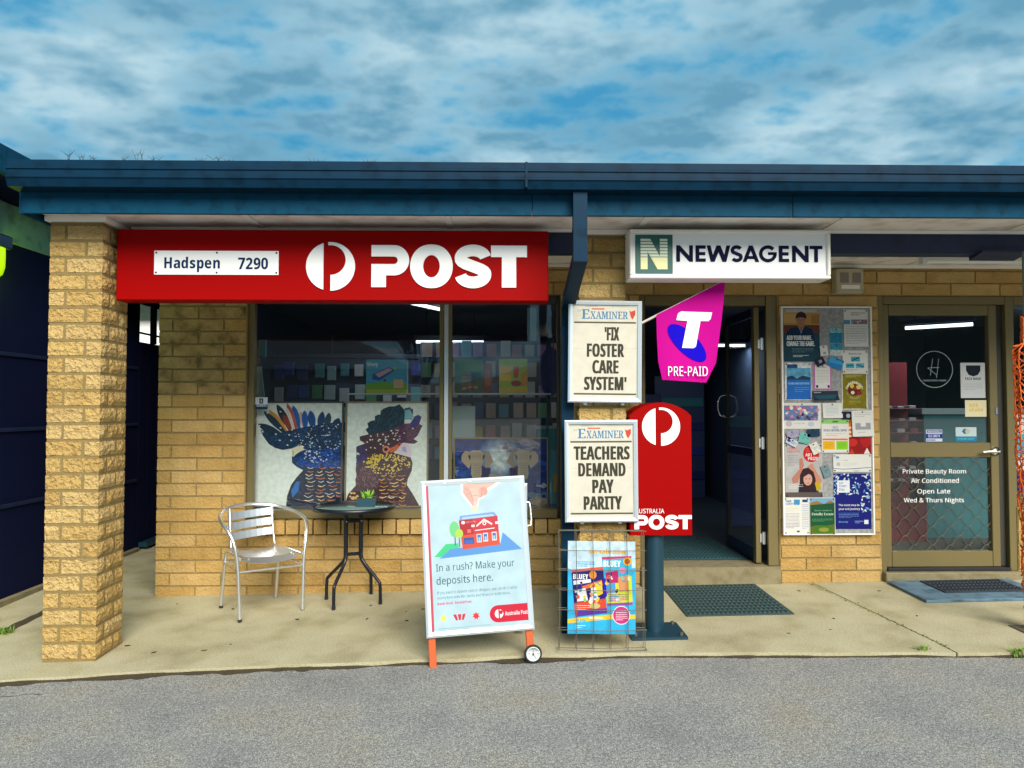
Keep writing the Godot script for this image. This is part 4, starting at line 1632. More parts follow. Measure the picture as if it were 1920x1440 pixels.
# ---------------------------------------------------------------- chair, table, plant
func strip(st, pts, up, t):      # a thin slat: centre line, its width vector, its thickness
	st.set_smooth_group(-1)
	var n: int = pts.size()
	var F := []
	for i in n:
		var d: Vector3 = (pts[mini(i + 1, n - 1)] - pts[maxi(i - 1, 0)]).normalized()
		var nn: Vector3 = d.cross(up.normalized()).normalized() * t / 2.0
		F.append([pts[i] - up / 2 + nn, pts[i] + up / 2 + nn, pts[i] - up / 2 - nn, pts[i] + up / 2 - nn])
	for i in n - 1:
		var A = F[i]
		var B = F[i + 1]
		quad(st, A[0], B[0], B[1], A[1])
		quad(st, B[2], A[2], A[3], B[3])
		quad(st, A[1], B[1], B[3], A[3])
		quad(st, A[2], B[2], B[0], A[0])
	quad(st, F[0][2], F[0][0], F[0][1], F[0][3])
	quad(st, F[n - 1][0], F[n - 1][2], F[n - 1][3], F[n - 1][1])

func furniture():
	var at := Vector3(-1.715, 0, -5.53)
	at.y = ground(at.x, at.z)
	var c = thing("chair", "tubular aluminium cafe chair with slatted seat and back under the display window", "chair", at, Vector3(0, 38, -0.9))
	var st := mk()
	var loop := [Vector3(-0.225, 0.0, 0.215), Vector3(-0.232, 0.2, 0.20), Vector3(-0.24, 0.38, 0.185), Vector3(-0.262, 0.52, 0.165), Vector3(-0.292, 0.615, 0.10), Vector3(-0.298, 0.655, 0.0), Vector3(-0.262, 0.69, -0.14), Vector3(-0.16, 0.72, -0.25), Vector3(0, 0.733, -0.285)]
	var full := loop.duplicate()
	for i in range(loop.size() - 2, -1, -1):
		full.append(Vector3(-loop[i].x, loop[i].y, loop[i].z))
	tube(st, curve(full, 5), 0.0125, 12)
	obj("arm_loop", st, M.aluminium, c, true)
	for s in [-1, 1]:
		st = mk()
		tube(st, curve([Vector3(0.205 * s, 0.0, -0.235), Vector3(0.203 * s, 0.25, -0.20), Vector3(0.20 * s, 0.385, -0.175), Vector3(0.20 * s, 0.412, -0.13), Vector3(0.21 * s, 0.415, 0.05), Vector3(0.225 * s, 0.41, 0.18)], 5), 0.0115, 10)
		obj("leg", st, M.aluminium, c, true)
		st = mk()
		tube(st, curve([Vector3(0.165 * s, 0.405, 0.19), Vector3(0.165 * s, 0.41, -0.08), Vector3(0.165 * s, 0.425, -0.165), Vector3(0.162 * s, 0.49, -0.195), Vector3(0.158 * s, 0.718, -0.25)], 5), 0.0095, 8)
		obj("upright", st, M.aluminium, c, true)
		for z in [0.215, -0.235]:
			st = mk()
			tube(st, [Vector3((0.225 if z > 0 else 0.205) * s, -0.002, z), Vector3((0.2255 if z > 0 else 0.205) * s, 0.012, z)], 0.0145, 10)
			obj("foot_cap", st, M.black_plastic, c, true)
	for y in [0.52, 0.592, 0.664]:
		var pts := []
		for i in 9:
			var u := i / 4.0 - 1.0
			pts.append(Vector3(0.17 * u, y + 0.013 * u, -0.205 - (y - 0.5) * 0.22 - 0.018 * (1.0 - u * u)))
		st = mk()
		strip(st, pts, Vector3(0, 0.054, -0.011), 0.004)
		obj("slat", st, M.aluminium, c, true)
	for k in 7:
		var z := -0.13 + k * 0.053
		var pts := []
		for i in 9:
			var u := i / 4.0 - 1.0
			pts.append(Vector3(0.185 * u, 0.425 - 0.02 * (1.0 - u * u) - (0.02 if k == 6 else 0.0), z))
		st = mk()
		strip(st, pts, Vector3(0, 0.004 if k < 6 else -0.03, -0.039 if k < 6 else 0.035), 0.004)
		obj("slat", st, M.aluminium, c, true)
	for r in [[Vector3(-0.237, 0.325, 0.192), Vector3(0.237, 0.325, 0.192)], [Vector3(-0.205, 0.33, -0.19), Vector3(0.205, 0.33, -0.19)], [Vector3(-0.237, 0.325, 0.19), Vector3(-0.205, 0.33, -0.19)], [Vector3(0.237, 0.325, 0.19), Vector3(0.205, 0.33, -0.19)]]:
		st = mk()
		tube(st, r, 0.0075, 8)
		obj("stretcher", st, M.aluminium, c, true)
	# round bistro table
	at = Vector3(-1.078, 0, -5.685)
	at.y = ground(at.x, at.z)
	var t = thing("bistro_table", "round black bistro table with greenish glass top", "table", at, Vector3(0, 22, 0))
	st = mk()
	lathe(st, [Vector2(0.285, 0.685), Vector2(0.299, 0.687), Vector2(0.304, 0.70), Vector2(0.302, 0.715), Vector2(0.292, 0.719), Vector2(0.286, 0.716), Vector2(0.285, 0.685)], 56)
	obj("rim", st, M.table_black, t, true)
	mat("table_glass", lin(0.10, 0.17, 0.16), 0.06)
	st = mk()
	lathe(st, [Vector2(0.0, 0.704), Vector2(0.2845, 0.704), Vector2(0.2845, 0.712), Vector2(0.0, 0.712)], 48)
	obj("top", st, M.table_glass, t, true)
	for s in [-1, 1]:
		st = mk()
		tube(st, [Vector3(0.056 * s, 0.69, 0), Vector3(0.056 * s, 0.33, 0)], 0.0165, 12)
		obj("column", st, M.table_black, t, true)
		for f in [-1, 1]:
			st = mk()
			tube(st, curve([Vector3(0.056 * s, 0.40, 0.012 * f), Vector3(0.056 * s, 0.345, 0.016 * f), Vector3(0.075 * s, 0.29, 0.035 * f), Vector3(0.155 * s, 0.175, 0.135 * f), Vector3(0.168 * s, 0.135, 0.152 * f), Vector3(0.17 * s, 0.0, 0.155 * f)], 5), 0.0125, 10)
			obj("leg", st, M.table_black, t, true)
			st = mk()
			tube(st, [Vector3(0.17 * s, -0.002, 0.155 * f), Vector3(0.17 * s, 0.02, 0.155 * f)], 0.0145, 10)
			obj("foot_cap", st, M.black_plastic, t, true)
	for y in [0.60, 0.355]:
		st = mk()
		cspan(st, -0.056, 0.056, y - 0.012, y + 0.012, -0.011, 0.011, 0.003)
		obj("brace", st, M.table_black, t, true)
		for s in [-1, 1]:
			st = mk()
			tube(st, [Vector3(0.056 * s, y, 0.0), Vector3(0.056 * s, y, 0.02)], 0.006, 6)
			obj("bolt", st, M.chrome, t, true)
	# succulent in a small trough
	var top: float = at.y + 0.712
	var p = thing("potted_succulent", "spiky green succulent in a small teal trough on the table", "plant", Vector3(-0.975, top, -5.645), Vector3(0, 4, 0))
	mat("pot_teal", lin(0.012, 0.055, 0.085), 0.5)
	st = mk()
	hexa(st, [Vector3(-0.066, 0.0, 0.03), Vector3(0.066, 0.0, 0.03), Vector3(0.072, 0.062, 0.036), Vector3(-0.072, 0.062, 0.036), Vector3(-0.066, 0.0, -0.03), Vector3(0.066, 0.0, -0.03), Vector3(0.072, 0.062, -0.036), Vector3(-0.072, 0.062, -0.036)])
	obj("pot", st, M.pot_teal, p, true)
	st = mk()
	span(st, -0.062, 0.062, 0.05, 0.0635, -0.028, 0.028)
	obj("potting_soil", st, M.soil, p, true)
	mat("leaf_lime", lin(0.20, 0.42, 0.02), 0.5)
	mat("leaf_deep", lin(0.05, 0.16, 0.02), 0.5)
	for i in 26:
		var a := TAU * i * 0.382
		var ring := i / 26.0
		var base := Vector3(rng.randf_range(-0.028, 0.034), 0.06, rng.randf_range(-0.014, 0.014))
		var dir := Vector3(cos(a) * (0.35 + 0.5 * ring), 1.0, sin(a) * (0.3 + 0.4 * ring)).normalized()
		var le := rng.randf_range(0.035, 0.075)
		st = mk()
		tube(st, [base, base + dir * le * 0.45, base + dir * le * 0.8, base + dir * le], [0.004, 0.0075, 0.005, 0.0005], 5)
		obj("leaf", st, M.leaf_lime if i % 3 else M.leaf_deep, p, true)

# ---------------------------------------------------------------- sandwich board
func sandwich_board():
	var x := -0.085
	var t = thing("sandwich_board", "silver sandwich board with a bank deposits poster, orange legs and a small wheel", "sandwich board", Vector3(x, ground(x, -4.4) - 0.012, -4.395), Vector3(0, 6.0, 0))
	var f := Node3D.new()
	f.name = "front_panel"
	t.add_child(f)
	f.rotation_degrees = Vector3(-9.5, 0, 2.6)
	var r := Node3D.new()
	r.name = "rear_panel"
	t.add_child(r)
	r.position = Vector3(0, 0.012, -0.40)
	r.rotation_degrees = Vector3(9.5, 0, 1.2)
	for q in [f, r]:
		var st := mk()
		var hi := 1.06 if q == f else 1.0
		span(st, -0.30, 0.30, 0.17, hi - 0.015, -0.012, 0.0)
		obj("backing", st, M.silver_frame, q, true)
		snap_frame(q, -0.315, 0.315, 0.158, hi, -0.008, 0.032, M.silver_frame)
		for s in [-1, 1]:
			st = mk()
			cspan(st, 0.285 * s - 0.021, 0.285 * s + 0.021, -0.012 if s < 0 else 0.035, 0.40, -0.038, -0.0135, 0.003)
			obj("leg", st, M.orange_paint, q, true)
	rng.seed = 7
	page(440, 640, 0, 0, 100, 145, rgb8(180, 208, 222))
	mottle(0.05, 0.008, 5, 3)
	rect(0, 0, 3.6, 145, rgb8(196, 82, 100))
	# hand with a coin over a little red post office standing on a plinth
	poly([37, 0, 37, 12, 44, 20, 47, 25, 54, 25, 56, 17, 61, 16, 63, 11, 74, 5, 82, 0], rgb8(232, 240, 240))
	var skin := rgb8(222, 176, 166)
	var fold := rgb8(188, 128, 124)
	poly([40, 0, 76, 0, 70, 4, 62, 8, 56, 10, 44, 9, 39.5, 6], skin)
	disc(60.5, 9.5, 4.4, 4.6, rgb8(206, 154, 146), 0.5)
	disc(57.0, 11.5, 4.0, 4.4, rgb8(214, 164, 156), 0.3)
	rule(59.2, 6.5, 58.6, 14.5, 0.6, fold)
	poly([47, 5, 55, 7, 56, 12, 54.6, 18, 53.2, 23.6, 49.4, 24, 48.4, 17, 47.4, 11], rgb8(228, 184, 174))
	rule(48.8, 13.5, 54.6, 13.0, 0.5, fold)
	poly([39.5, 3, 45, 4, 47, 10, 49, 17, 50.6, 22.5, 48.6, 24, 45.6, 19.5, 42, 14.5, 39.4, 10], rgb8(216, 166, 158))
	rule(47.0, 9.0, 49.4, 19.0, 0.6, fold)
	rule(41.5, 5.0, 45.5, 8.5, 0.5, fold)
	rule(42.5, 12.0, 46.0, 11.0, 0.5, fold)
	poly([49.6, 19.8, 52.8, 19.6, 52.6, 23.4, 50.2, 23.6], rgb8(232, 196, 196))
	disc(50.5, 26.5, 3.8, 3.2, rgb8(206, 206, 186))
	poly([7, 72, 19, 60, 32, 60, 32, 66, 13, 72.5], rgb8(70, 198, 136))
	poly([12, 74, 24, 65, 75, 63, 78, 52, 97, 70], rgb8(92, 148, 214))
	poly([35, 33, 70, 31, 74, 36, 34, 37.5], rgb8(120, 156, 214))
	poly([37, 34.5, 69, 33, 70, 35, 37, 36.5], rgb8(168, 200, 232))
	poly([33.5, 37.5, 73.5, 35, 74.5, 64, 36, 66.5], rgb8(194, 58, 70))
	poly([33.5, 37.5, 47, 36.7, 48, 65.7, 36, 66.5], rgb8(172, 46, 56))
	poly([35, 52.5, 74, 50.5, 74.5, 64, 36, 66.5], rgb8(206, 84, 66))
	poly([51, 43.5, 59.5, 37, 68, 42.5, 67, 44, 59.5, 39, 51.5, 45], rgb8(240, 232, 232))
	disc(59.6, 41.8, 2.0, 2.0, rgb8(244, 238, 238))
	disc(59.6, 41.8, 1.0, 1.1, rgb8(180, 50, 60))
	for w in [[51, 52], [57.5, 51.5], [66.5, 51]]:
		rect(w[0], w[1], w[0] + 5.0, w[1] + 8.5, rgb8(236, 226, 222))
		rect(w[0] + 0.7, w[1] + 0.8, w[0] + 4.3, w[1] + 7.7, rgb8(76, 112, 190))
		rect(w[0] + 1.5, w[1] + 3.5, w[0] + 3.6, w[1] + 7.7, rgb8(150, 200, 236))
	rule(49.5, 48.5, 70, 47.2, 0.9, rgb8(240, 230, 228))
	rect(37.5, 55, 48, 61.5, rgb8(70, 80, 150))
	rect(38.5, 57.5, 47, 61, rgb8(66, 104, 190))
	rect(41.5, 47, 45.5, 50.5, rgb8(214, 110, 112))
	disc(37.8, 39.9, 1.9, 1.6, rgb8(246, 240, 240))
	words("Australia Post", "sans", 40.5, 38.3, 51, 40.5, rgb8(236, 190, 190))
	for w in [[46.2, 42.5], [71, 40.8]]:
		rect(w[0], w[1], w[0] + 3.2, w[1] + 2.4, rgb8(246, 242, 242))
	rect(28.2, 52, 29.4, 62, rgb8(96, 100, 130))
	rect(32.6, 54, 33.6, 64, rgb8(96, 110, 140))
	disc(28.5, 46, 5.0, 8.0, rgb8(116, 200, 134))
	disc(33.2, 50.5, 4.0, 4.6, rgb8(170, 206, 90))
	words("In a rush? Make your", "sans", 8, 79, 88, 88.6, rgb8(62, 98, 112))
	words("deposits here.", "sans", 8, 91.5, 65, 101.5, rgb8(62, 98, 112))
	words("If you need to deposit cash or cheques, you can do it while", "sans", 8, 105.5, 89, 109.3, rgb8(90, 130, 146))
	words("you're here with 80+ banks and financial institutions.", "sans", 8, 110.5, 82, 114.2, rgb8(90, 130, 146))
	words("Bank local. Bank@Post.", "sans_bold", 8, 116.2, 43, 119, rgb8(206, 74, 110))
	poly([10, 131, 13, 128, 16.5, 131, 13, 136], rgb8(226, 222, 110))
	for s in [[22, 25, 29, 26.5], [27, 29.3, 31, 28.7]]:
		pass
	poly([23, 129, 26.2, 129, 27.6, 134.6, 25.6, 134.6], rgb8(206, 50, 74))
	poly([27.6, 129, 31.2, 129, 30.4, 134.6, 28.6, 134.6], rgb8(206, 50, 74))
	poly([32.6, 129, 35.6, 129, 33.4, 134.6, 31.4, 134.6], rgb8(206, 50, 74))
	var star := []
	for i in 14:
		var rr := 4.0 if i % 2 == 0 else 2.2
		star.append(Vector2(46 + rr * cos(TAU * i / 14.0 - 1.57), 131.8 + rr * sin(TAU * i / 14.0 - 1.57)))
	vpoly(star, rgb8(214, 58, 66))
	vpoly(arc(68, 131.5, 8.2, 90, 270, 20) + [Vector2(100, 123.3), Vector2(100, 139.7)], rgb8(200, 40, 66))
	disc(69.2, 131.5, 4.4, 4.4, rgb8(246, 240, 242))
	rect(68.7, 126.5, 69.9, 137, rgb8(200, 40, 66))
	disc(71.4, 130.2, 1.6, 2.0, rgb8(200, 40, 66))
	words("Australia Post", "sans_bold", 75.2, 129.6, 98.5, 133.8, rgb8(250, 240, 242))
	rule(8, 141.6, 60, 141.2, 0.7, rgb8(140, 178, 192))
	rule(8, 143.4, 40, 143.2, 0.6, rgb8(150, 186, 198))
	var pm = printed("deposit_poster_print", 0.3)
	sheet("poster", 0.58, 0.85, 0.0015, pm, f, Vector3(0, 0.609, 0.002), Vector3.ZERO, 0.0, 0.003, true)
	for xx in [-0.17, -0.02]:
		var st := mk()
		cspan(st, xx - 0.008, xx + 0.008, 1.038, 1.055, 0.008, 0.0125, 0.001)
		obj("clip", st, M.aluminium, f, true)
	# handle on the side, wheel on its bracket
	var st := mk()
	tube(st, [Vector3(0.312, 0.90, -0.004), Vector3(0.336, 0.895, -0.004), Vector3(0.341, 0.86, -0.004), Vector3(0.341, 0.79, -0.004), Vector3(0.336, 0.76, -0.004), Vector3(0.312, 0.755, -0.004)], 0.006, 8)
	obj("handle", st, M.aluminium, f, true)
	var w := Node3D.new()
	w.name = "wheel"
	t.add_child(w)
	var xw := 0.292
	var zw := 0.014
	var gw: float = ground(x + xw, -4.4) - 0.03
	w.position = Vector3(xw, gw + 0.052 - t.position.y + 0.004, zw)
	var bz := Basis(Vector3.RIGHT, PI / 2)
	st = mk()
	var prof := []
	for i in 13:
		var a := TAU * i / 12.0
		prof.append(Vector2(0.0465 - 0.0062 * cos(a), 0.009 * sin(a)))
	lathe(st, prof, 36, Vector3.ZERO, bz)
	obj("tyre", st, M.rubber, w, true)
	st = mk()
	lathe(st, [Vector2(0.0, 0.004), Vector2(0.036, 0.004), Vector2(0.037, 0.010), Vector2(0.0405, 0.010), Vector2(0.0405, -0.008), Vector2(0.0, -0.008)], 36, Vector3.ZERO, bz)
	obj("rim", st, M.box_white, w, true)
	for i in 5:
		st = mk()
		var a := TAU * i / 5.0 + 0.3
		tube(st, [Vector3(0, 0, 0.006), Vector3(cos(a) * 0.037, sin(a) * 0.037, 0.006)], 0.0028, 5)
		obj("spoke", st, M.aluminium, w, true)
	st = mk()
	tube(st, [Vector3(0, 0, -0.03), Vector3(0, 0, 0.013)], 0.006, 10)
	obj("axle", st, M.steel_wire, w, true)

# ---------------------------------------------------------------- wire cage with a magazine poster
func poster_cage():
	var at := Vector3(0.622, 0, -4.525)
	at.y = ground(at.x, at.z) + 0.001
	var t = thing("wire_cage", "rusty wire mesh poster cage leaning in front of the pillar", "poster stand", at, Vector3(-4.0, 0.5, -0.9))
	for z in [0.03, -0.03]:
		var pn := Node3D.new()
		pn.name = "grid"
		t.add_child(pn, true)
		for i in 6:
			var x := -0.255 + i * 0.102
			var st := mk()
			tube(st, [Vector3(x, 0.004, z), Vector3(x + rng.randfn(0, 0.002), 0.35, z + rng.randfn(0, 0.003)), Vector3(x - 0.008, 0.70, z)], 0.0021, 6)
			obj("wire", st, M.steel_wire, pn, true)
		for i in 7:
			var y := 0.006 + i * 0.1155
			var st := mk()
			tube(st, [Vector3(-0.266, y, z + 0.004), Vector3(rng.randfn(0, 0.01), y + rng.randfn(0, 0.004), z + 0.004), Vector3(0.266 - i * 0.001, y + 0.003, z + 0.004)], 0.0021, 6)
			obj("wire", st, M.steel_wire, pn, true)
	for s in [-1, 1]:
		for y in [0.006, 0.12, 0.47, 0.70]:
			var st := mk()
			tube(st, [Vector3(0.262 * s, y, 0.034), Vector3(0.268 * s, y, 0.0), Vector3(0.262 * s, y, -0.034)], 0.0021, 6)
			obj("wire", st, M.steel_wire, t, true)
	rng.seed = 99
	page(420, 560, 0, 0, 100, 134, rgb8(196, 222, 240))
	mottle(0.10, 0.014, 3, 3)
	poly([0, 40, 30, 48, 100, 38, 100, 134, 0, 134], rgb8(54, 180, 232))
	mottle(0.06, 0.02, 8, 3)
	words("on sale now", "sans_black", 32, 11, 86, 18, rgb8(236, 176, 30))
	print_lines(12, 29, 40, 38, 3, rgb8(60, 160, 200))
	poly([50, 23, 94, 21, 96, 92, 58, 94], rgb8(62, 178, 214))
	poly([50, 23, 94, 21, 94, 24, 50, 26.5], rgb8(204, 62, 110))
	poly([54, 58, 94, 50, 96, 88, 58, 90], rgb8(206, 214, 60))
	poly([58, 90, 96, 88, 96, 92, 58, 94], rgb8(140, 80, 170))
	words("BLUEY", "sans_black", 53, 28, 78, 37, rgb8(242, 248, 250))
	disc(88, 29, 6, 6, rgb8(242, 178, 40))
	disc(88, 29, 4.2, 4.2, rgb8(170, 90, 50))
	disc(81, 42, 5, 5, rgb8(216, 130, 190))
	poly([55, 46, 74, 42, 76, 60, 58, 62], rgb8(186, 40, 110))
	poly([74, 52, 88, 50, 90, 72, 76, 74], rgb8(214, 150, 96))
	poly([56, 62, 70, 60, 71, 74, 58, 76], rgb8(72, 160, 220))
	disc(68, 82, 7, 5, rgb8(110, 190, 220))
	poly([5, 42, 52, 37, 58, 104, 11, 110], rgb8(42, 36, 110))
	poly([5, 42, 52, 37, 52.3, 41, 5.4, 46], rgb8(222, 92, 84))
	words("BLUEY", "sans_black", 8, 48, 30, 55.5, rgb8(240, 246, 250))
	disc(37, 49, 5.5, 6, rgb8(232, 150, 60))
	poly([8, 58, 34, 55, 34.5, 60, 8.5, 64], rgb8(222, 226, 240))
	poly([20, 66, 50, 56, 52, 64, 24, 70], rgb8(214, 110, 60))
	poly([10, 72, 26, 68, 30, 86, 14, 88], rgb8(226, 226, 232))
	poly([34, 68, 44, 66, 46, 88, 34, 90], rgb8(232, 234, 236))
	poly([40, 62, 50, 58, 52, 76, 44, 80], rgb8(240, 206, 60))
	poly([52, 54, 56, 54, 58, 80, 54, 82], rgb8(40, 30, 190))
	poly([9.5, 90, 56, 83, 58, 101, 11, 110], rgb8(216, 74, 52))
	for i in 46:
		var cover := i % 2
		var px := rng.randf_range(12, 50) if cover else rng.randf_range(58, 90)
		var py := rng.randf_range(60, 88) if cover else rng.randf_range(46, 86)
		disc(px, py, rng.randf_range(1, 4), rng.randf_range(1, 3), [rgb8(236, 236, 240), rgb8(240, 200, 70), rgb8(70, 150, 220), rgb8(220, 90, 60), rgb8(60, 40, 110), rgb8(130, 200, 120), rgb8(240, 170, 130)][rng.randi() % 7], rng.randf() * 3.0, 9)
	print_lines(60, 76, 90, 88, 4, rgb8(90, 60, 150), 0.35)
	print_lines(12, 92, 36, 100, 3, rgb8(244, 220, 210))
	poly([16, 100, 58, 97, 58, 104, 12, 110], rgb8(96, 60, 170))
	disc(40, 94, 8, 4, rgb8(200, 190, 120))
	poly([0, 113, 70, 105, 100, 106, 100, 112, 70, 112, 0, 119], rgb8(240, 200, 40))
	words("29 JUN", "sans_black", 12, 113, 26, 117.4, rgb8(60, 170, 220))
	print_lines(32, 109, 66, 113, 1, rgb8(250, 246, 226), 0.7)
	disc(79, 107, 13, 13.5, rgb8(250, 236, 244))
	disc(79, 107, 12, 12.5, rgb8(206, 56, 130))
	print_lines(71, 99, 88, 115, 6, rgb8(252, 232, 242), 0.5)
	print_lines(12, 121, 26, 126, 2, rgb8(236, 246, 250))
	var m = printed("magazine_poster_print", 0.35)
	var p = thing("magazine_poster", "bright blue magazine poster reading on sale now, inside the wire cage", "poster", at + Vector3(0, 0.09, 0))
	p.rotation_degrees = Vector3(-4.0, 0.5, -0.9)
	sheet("print", 0.408, 0.545, 0.002, m, p, Vector3(0.0, 0.275, -0.004), Vector3.ZERO, 0.0, 0.006, true)

# ---------------------------------------------------------------- noticeboard
func pinup(called, label, q, m, turn = 0.0, layer = 0, bend = 0.0, pins = 1, group = "papers pinned to the noticeboard", cat = "notice"):
	var z = -5.9195 + layer * 0.004
	var t = thing(called, label, cat, Vector3(q[0], q[1] - q[3] / 2.0, z), Vector3(0, 0, turn), group)
	sheet("sheet", q[2], q[3], 0.0008, m, t, Vector3(0, q[3] / 2.0, 0), Vector3.ZERO, bend, 0.0, true)
	var spots := [[0.0, q[3] - 0.012]] if pins == 1 else [[-q[2] / 2 + 0.012, q[3] - 0.012], [q[2] / 2 - 0.012, q[3] - 0.012], [-q[2] / 2 + 0.012, 0.012], [q[2] / 2 - 0.012, 0.012]]
	for s in spots:
		var st := mk()
		lathe(st, [Vector2(0.0055, 0.0), Vector2(0.0055, 0.003), Vector2(0.003, 0.005), Vector2(0.0, 0.006)], 8, Vector3(s[0], s[1], 0.0008), Basis(Vector3.RIGHT, PI / 2))
		obj("pin", st, M.ink, t, true)
	return t

func noticeboard():
	var b = thing("noticeboard", "white framed grey felt noticeboard covered in pinned notices between the doors", "noticeboard", Vector3(2.614, 0.504, -5.935))
	var felt = ntex(noise(FastNoiseLite.TYPE_SIMPLEX_SMOOTH, 0.05, 5, 33), 256, [[0.0, grey(0.75)], [1.0, grey(1.0)]])
	surf("felt", lin(0.36, 0.37, 0.38), 0.95, felt, 2.0)
	bar(b, "felt", 2.266, 2.968, 0.512, 2.30, -5.945, -5.922, M.felt, 0.001)
	for r in [[2.252, 2.266, 0.50, 2.312], [2.968, 2.982, 0.50, 2.312]]:
		bar(b, "frame", r[0], r[1], r[2], r[3], -5.947, -5.913, M.trim_white)
	for r in [[0.50, 0.512], [2.30, 2.312]]:
		bar(b, "frame", 2.2665, 2.9675, r[0], r[1], -5.947, -5.913, M.trim_white)
	rng.seed = 555
	var W := rgb8(232, 232, 228)
	var K := rgb8(60, 66, 84)
	# portrait campaign poster
	page(210, 300, 0, 0, 70, 100, rgb8(30, 74, 96))
	rect(0, 0, 70, 6, rgb8(196, 190, 180))
	rect(0, 6, 70, 30, rgb8(188, 150, 92))
	rect(0, 8, 24, 26, rgb8(206, 168, 104))
	rect(54, 10, 70, 27, rgb8(170, 122, 66))
	rect(0, 30, 70, 46, rgb8(112, 62, 56))
	poly([4, 68, 6, 44, 14, 36, 26, 33, 44, 33, 56, 38, 60, 54, 62, 70], rgb8(16, 48, 84))
	poly([28, 26, 40, 26, 41, 34, 34, 40, 27, 34], rgb8(150, 104, 80))
	disc(34, 20, 9.0, 13.5, rgb8(178, 128, 100))
	poly([24, 19, 24, 12, 28, 6, 35, 4, 42, 7, 45, 13, 44, 18, 36, 15, 28, 16], rgb8(54, 36, 50))
	rule(29, 20, 32.5, 20.4, 1.2, rgb8(70, 44, 40))
	rule(36, 20.4, 39.5, 20, 1.2, rgb8(70, 44, 40))
	rule(31, 28, 37, 28, 1.1, rgb8(120, 62, 58))
	rule(34, 20, 34.6, 25, 0.9, rgb8(150, 100, 78))
	rule(31, 35, 34, 46, 0.8, rgb8(196, 202, 210))
	rule(38, 35, 34, 46, 0.8, rgb8(196, 202, 210))
	rect(0, 62, 70, 100, rgb8(20, 68, 88))
	words("ADD YOUR NAME.", "sans_black", 6, 50, 55, 59, rgb8(240, 244, 246))
	words("CHANGE THE GAME.", "sans_black", 6, 61, 60, 70.5, rgb8(240, 244, 246))
	print_lines(16, 74, 58, 83, 4, rgb8(110, 150, 162))
	print_lines(18, 87, 48, 92, 2, rgb8(220, 232, 234), 0.6)
	pinup("campaign_poster", "dark blue poster of a person in a beanie reading add your name", [2.417, 2.079, 0.289, 0.415], printed("campaign_print"), 0, 0, 0, 4)
	# letter
	page(140, 210, 0, 0, 46, 70, W)
	print_lines(14, 5, 42, 12, 2, rgb8(110, 110, 110))
	rect(0, 20, 12, 28, rgb8(80, 150, 190))
	rect(14, 19, 45, 28, rgb8(150, 130, 140))
	for i in 14:
		disc(16 + rng.randf() * 28, 20 + rng.randf() * 7, 1.6, 1.2, [rgb8(90, 70, 80), rgb8(226, 220, 226), rgb8(120, 140, 170)][i % 3])
	print_lines(3, 31, 43, 66, 11, rgb8(168, 170, 174), 0.35)
	pinup("letter_notice", "printed white letter with a row of photos across its head", [2.853, 2.139, 0.193, 0.298], printed("letter_print"), 0, 0, 0.006, 4)
	page(144, 130, 0, 0, 48, 43, W)
	words("Boats for Sale", "sans", 12, 4, 36, 8, rgb8(60, 60, 70))
	rect(16, 12, 33, 21, rgb8(70, 170, 196))
	rule(18, 19, 31, 13, 2.0, rgb8(24, 80, 120))
	rect(6, 24, 22, 33, rgb8(70, 180, 206))
	rule(8, 29, 20, 28, 1.8, rgb8(26, 84, 124))
	rect(25, 24, 41, 33, rgb8(96, 186, 210))
	rule(27, 27, 40, 31, 1.8, rgb8(30, 60, 90))
	print_lines(6, 35, 30, 40, 2, rgb8(150, 150, 156))
	pinup("sale_flyer", "white flyer with three turquoise pictures", [2.844, 1.869, 0.202, 0.182], printed("flyer_print"), 0, 0, 0, 4)
	# olive festival poster
	page(150, 210, 0, 0, 49, 68, rgb8(226, 224, 206))
	rect(2, 1, 47, 66, rgb8(132, 122, 14))
	mottle(0.12, 0.02, 71, 3)
	print_lines(8, 3, 40, 8, 2, rgb8(210, 206, 150), 0.5)
	disc(24, 31, 12.5, 11, rgb8(104, 26, 22))
	disc(20, 24, 4, 4, rgb8(226, 206, 60))
	disc(32, 26, 5, 4, rgb8(236, 206, 96))
	disc(21, 36, 3.6, 3.4, rgb8(240, 230, 200))
	disc(34, 37, 5, 4, rgb8(150, 40, 26))
	disc(25, 28, 4, 3, rgb8(176, 34, 40))
	var gf := "GARDENFEST"
	for i in 10:
		var a := deg_to_rad(200.0 + i * 15.6)
		var c := Vector2(24.5 + 15.5 * cos(a), 32 + 15.0 * sin(a))
		words(gf[i], "sans_black", c.x - 2.0, c.y - 2.4, c.x + 2.0, c.y + 2.4, rgb8(244, 240, 222))
	var ge := "AT ENTALLY"
	for i in 10:
		if ge[i] == " ":
			continue
		var a := deg_to_rad(160.0 - i * 13.0)
		var c := Vector2(24.5 + 15.0 * cos(a), 32 + 15.0 * sin(a))
		words(ge[i], "sans", c.x - 1.3, c.y - 1.6, c.x + 1.3, c.y + 1.6, rgb8(226, 220, 180))
	print_lines(14, 51, 36, 59, 3, rgb8(190, 184, 110), 0.4)
	pinup("festival_poster", "olive gold garden festival poster with a ring of flowers", [2.835, 1.633, 0.205, 0.287], printed("festival_print"), 0, 0, 0, 4)
	page(150, 210, 0, 0, 50, 70, rgb8(226, 232, 236))
	rect(4, 3, 24, 11, rgb8(28, 80, 140))
	rect(3, 10, 49, 32, rgb8(96, 172, 214))
	mottle(0.22, 0.03, 15, 4)
	poly([3, 27, 14, 24, 22, 30, 34, 24, 49, 28, 49, 33, 3, 34], rgb8(36, 64, 92))
	rect(3, 32, 49, 69, rgb8(24, 110, 206))
	words("#SOMEWHEREDIFFERENT", "sans_bold", 6, 37, 47, 41, rgb8(170, 214, 244))
	print_lines(18, 45, 46, 56, 3, rgb8(110, 176, 236), 0.4)
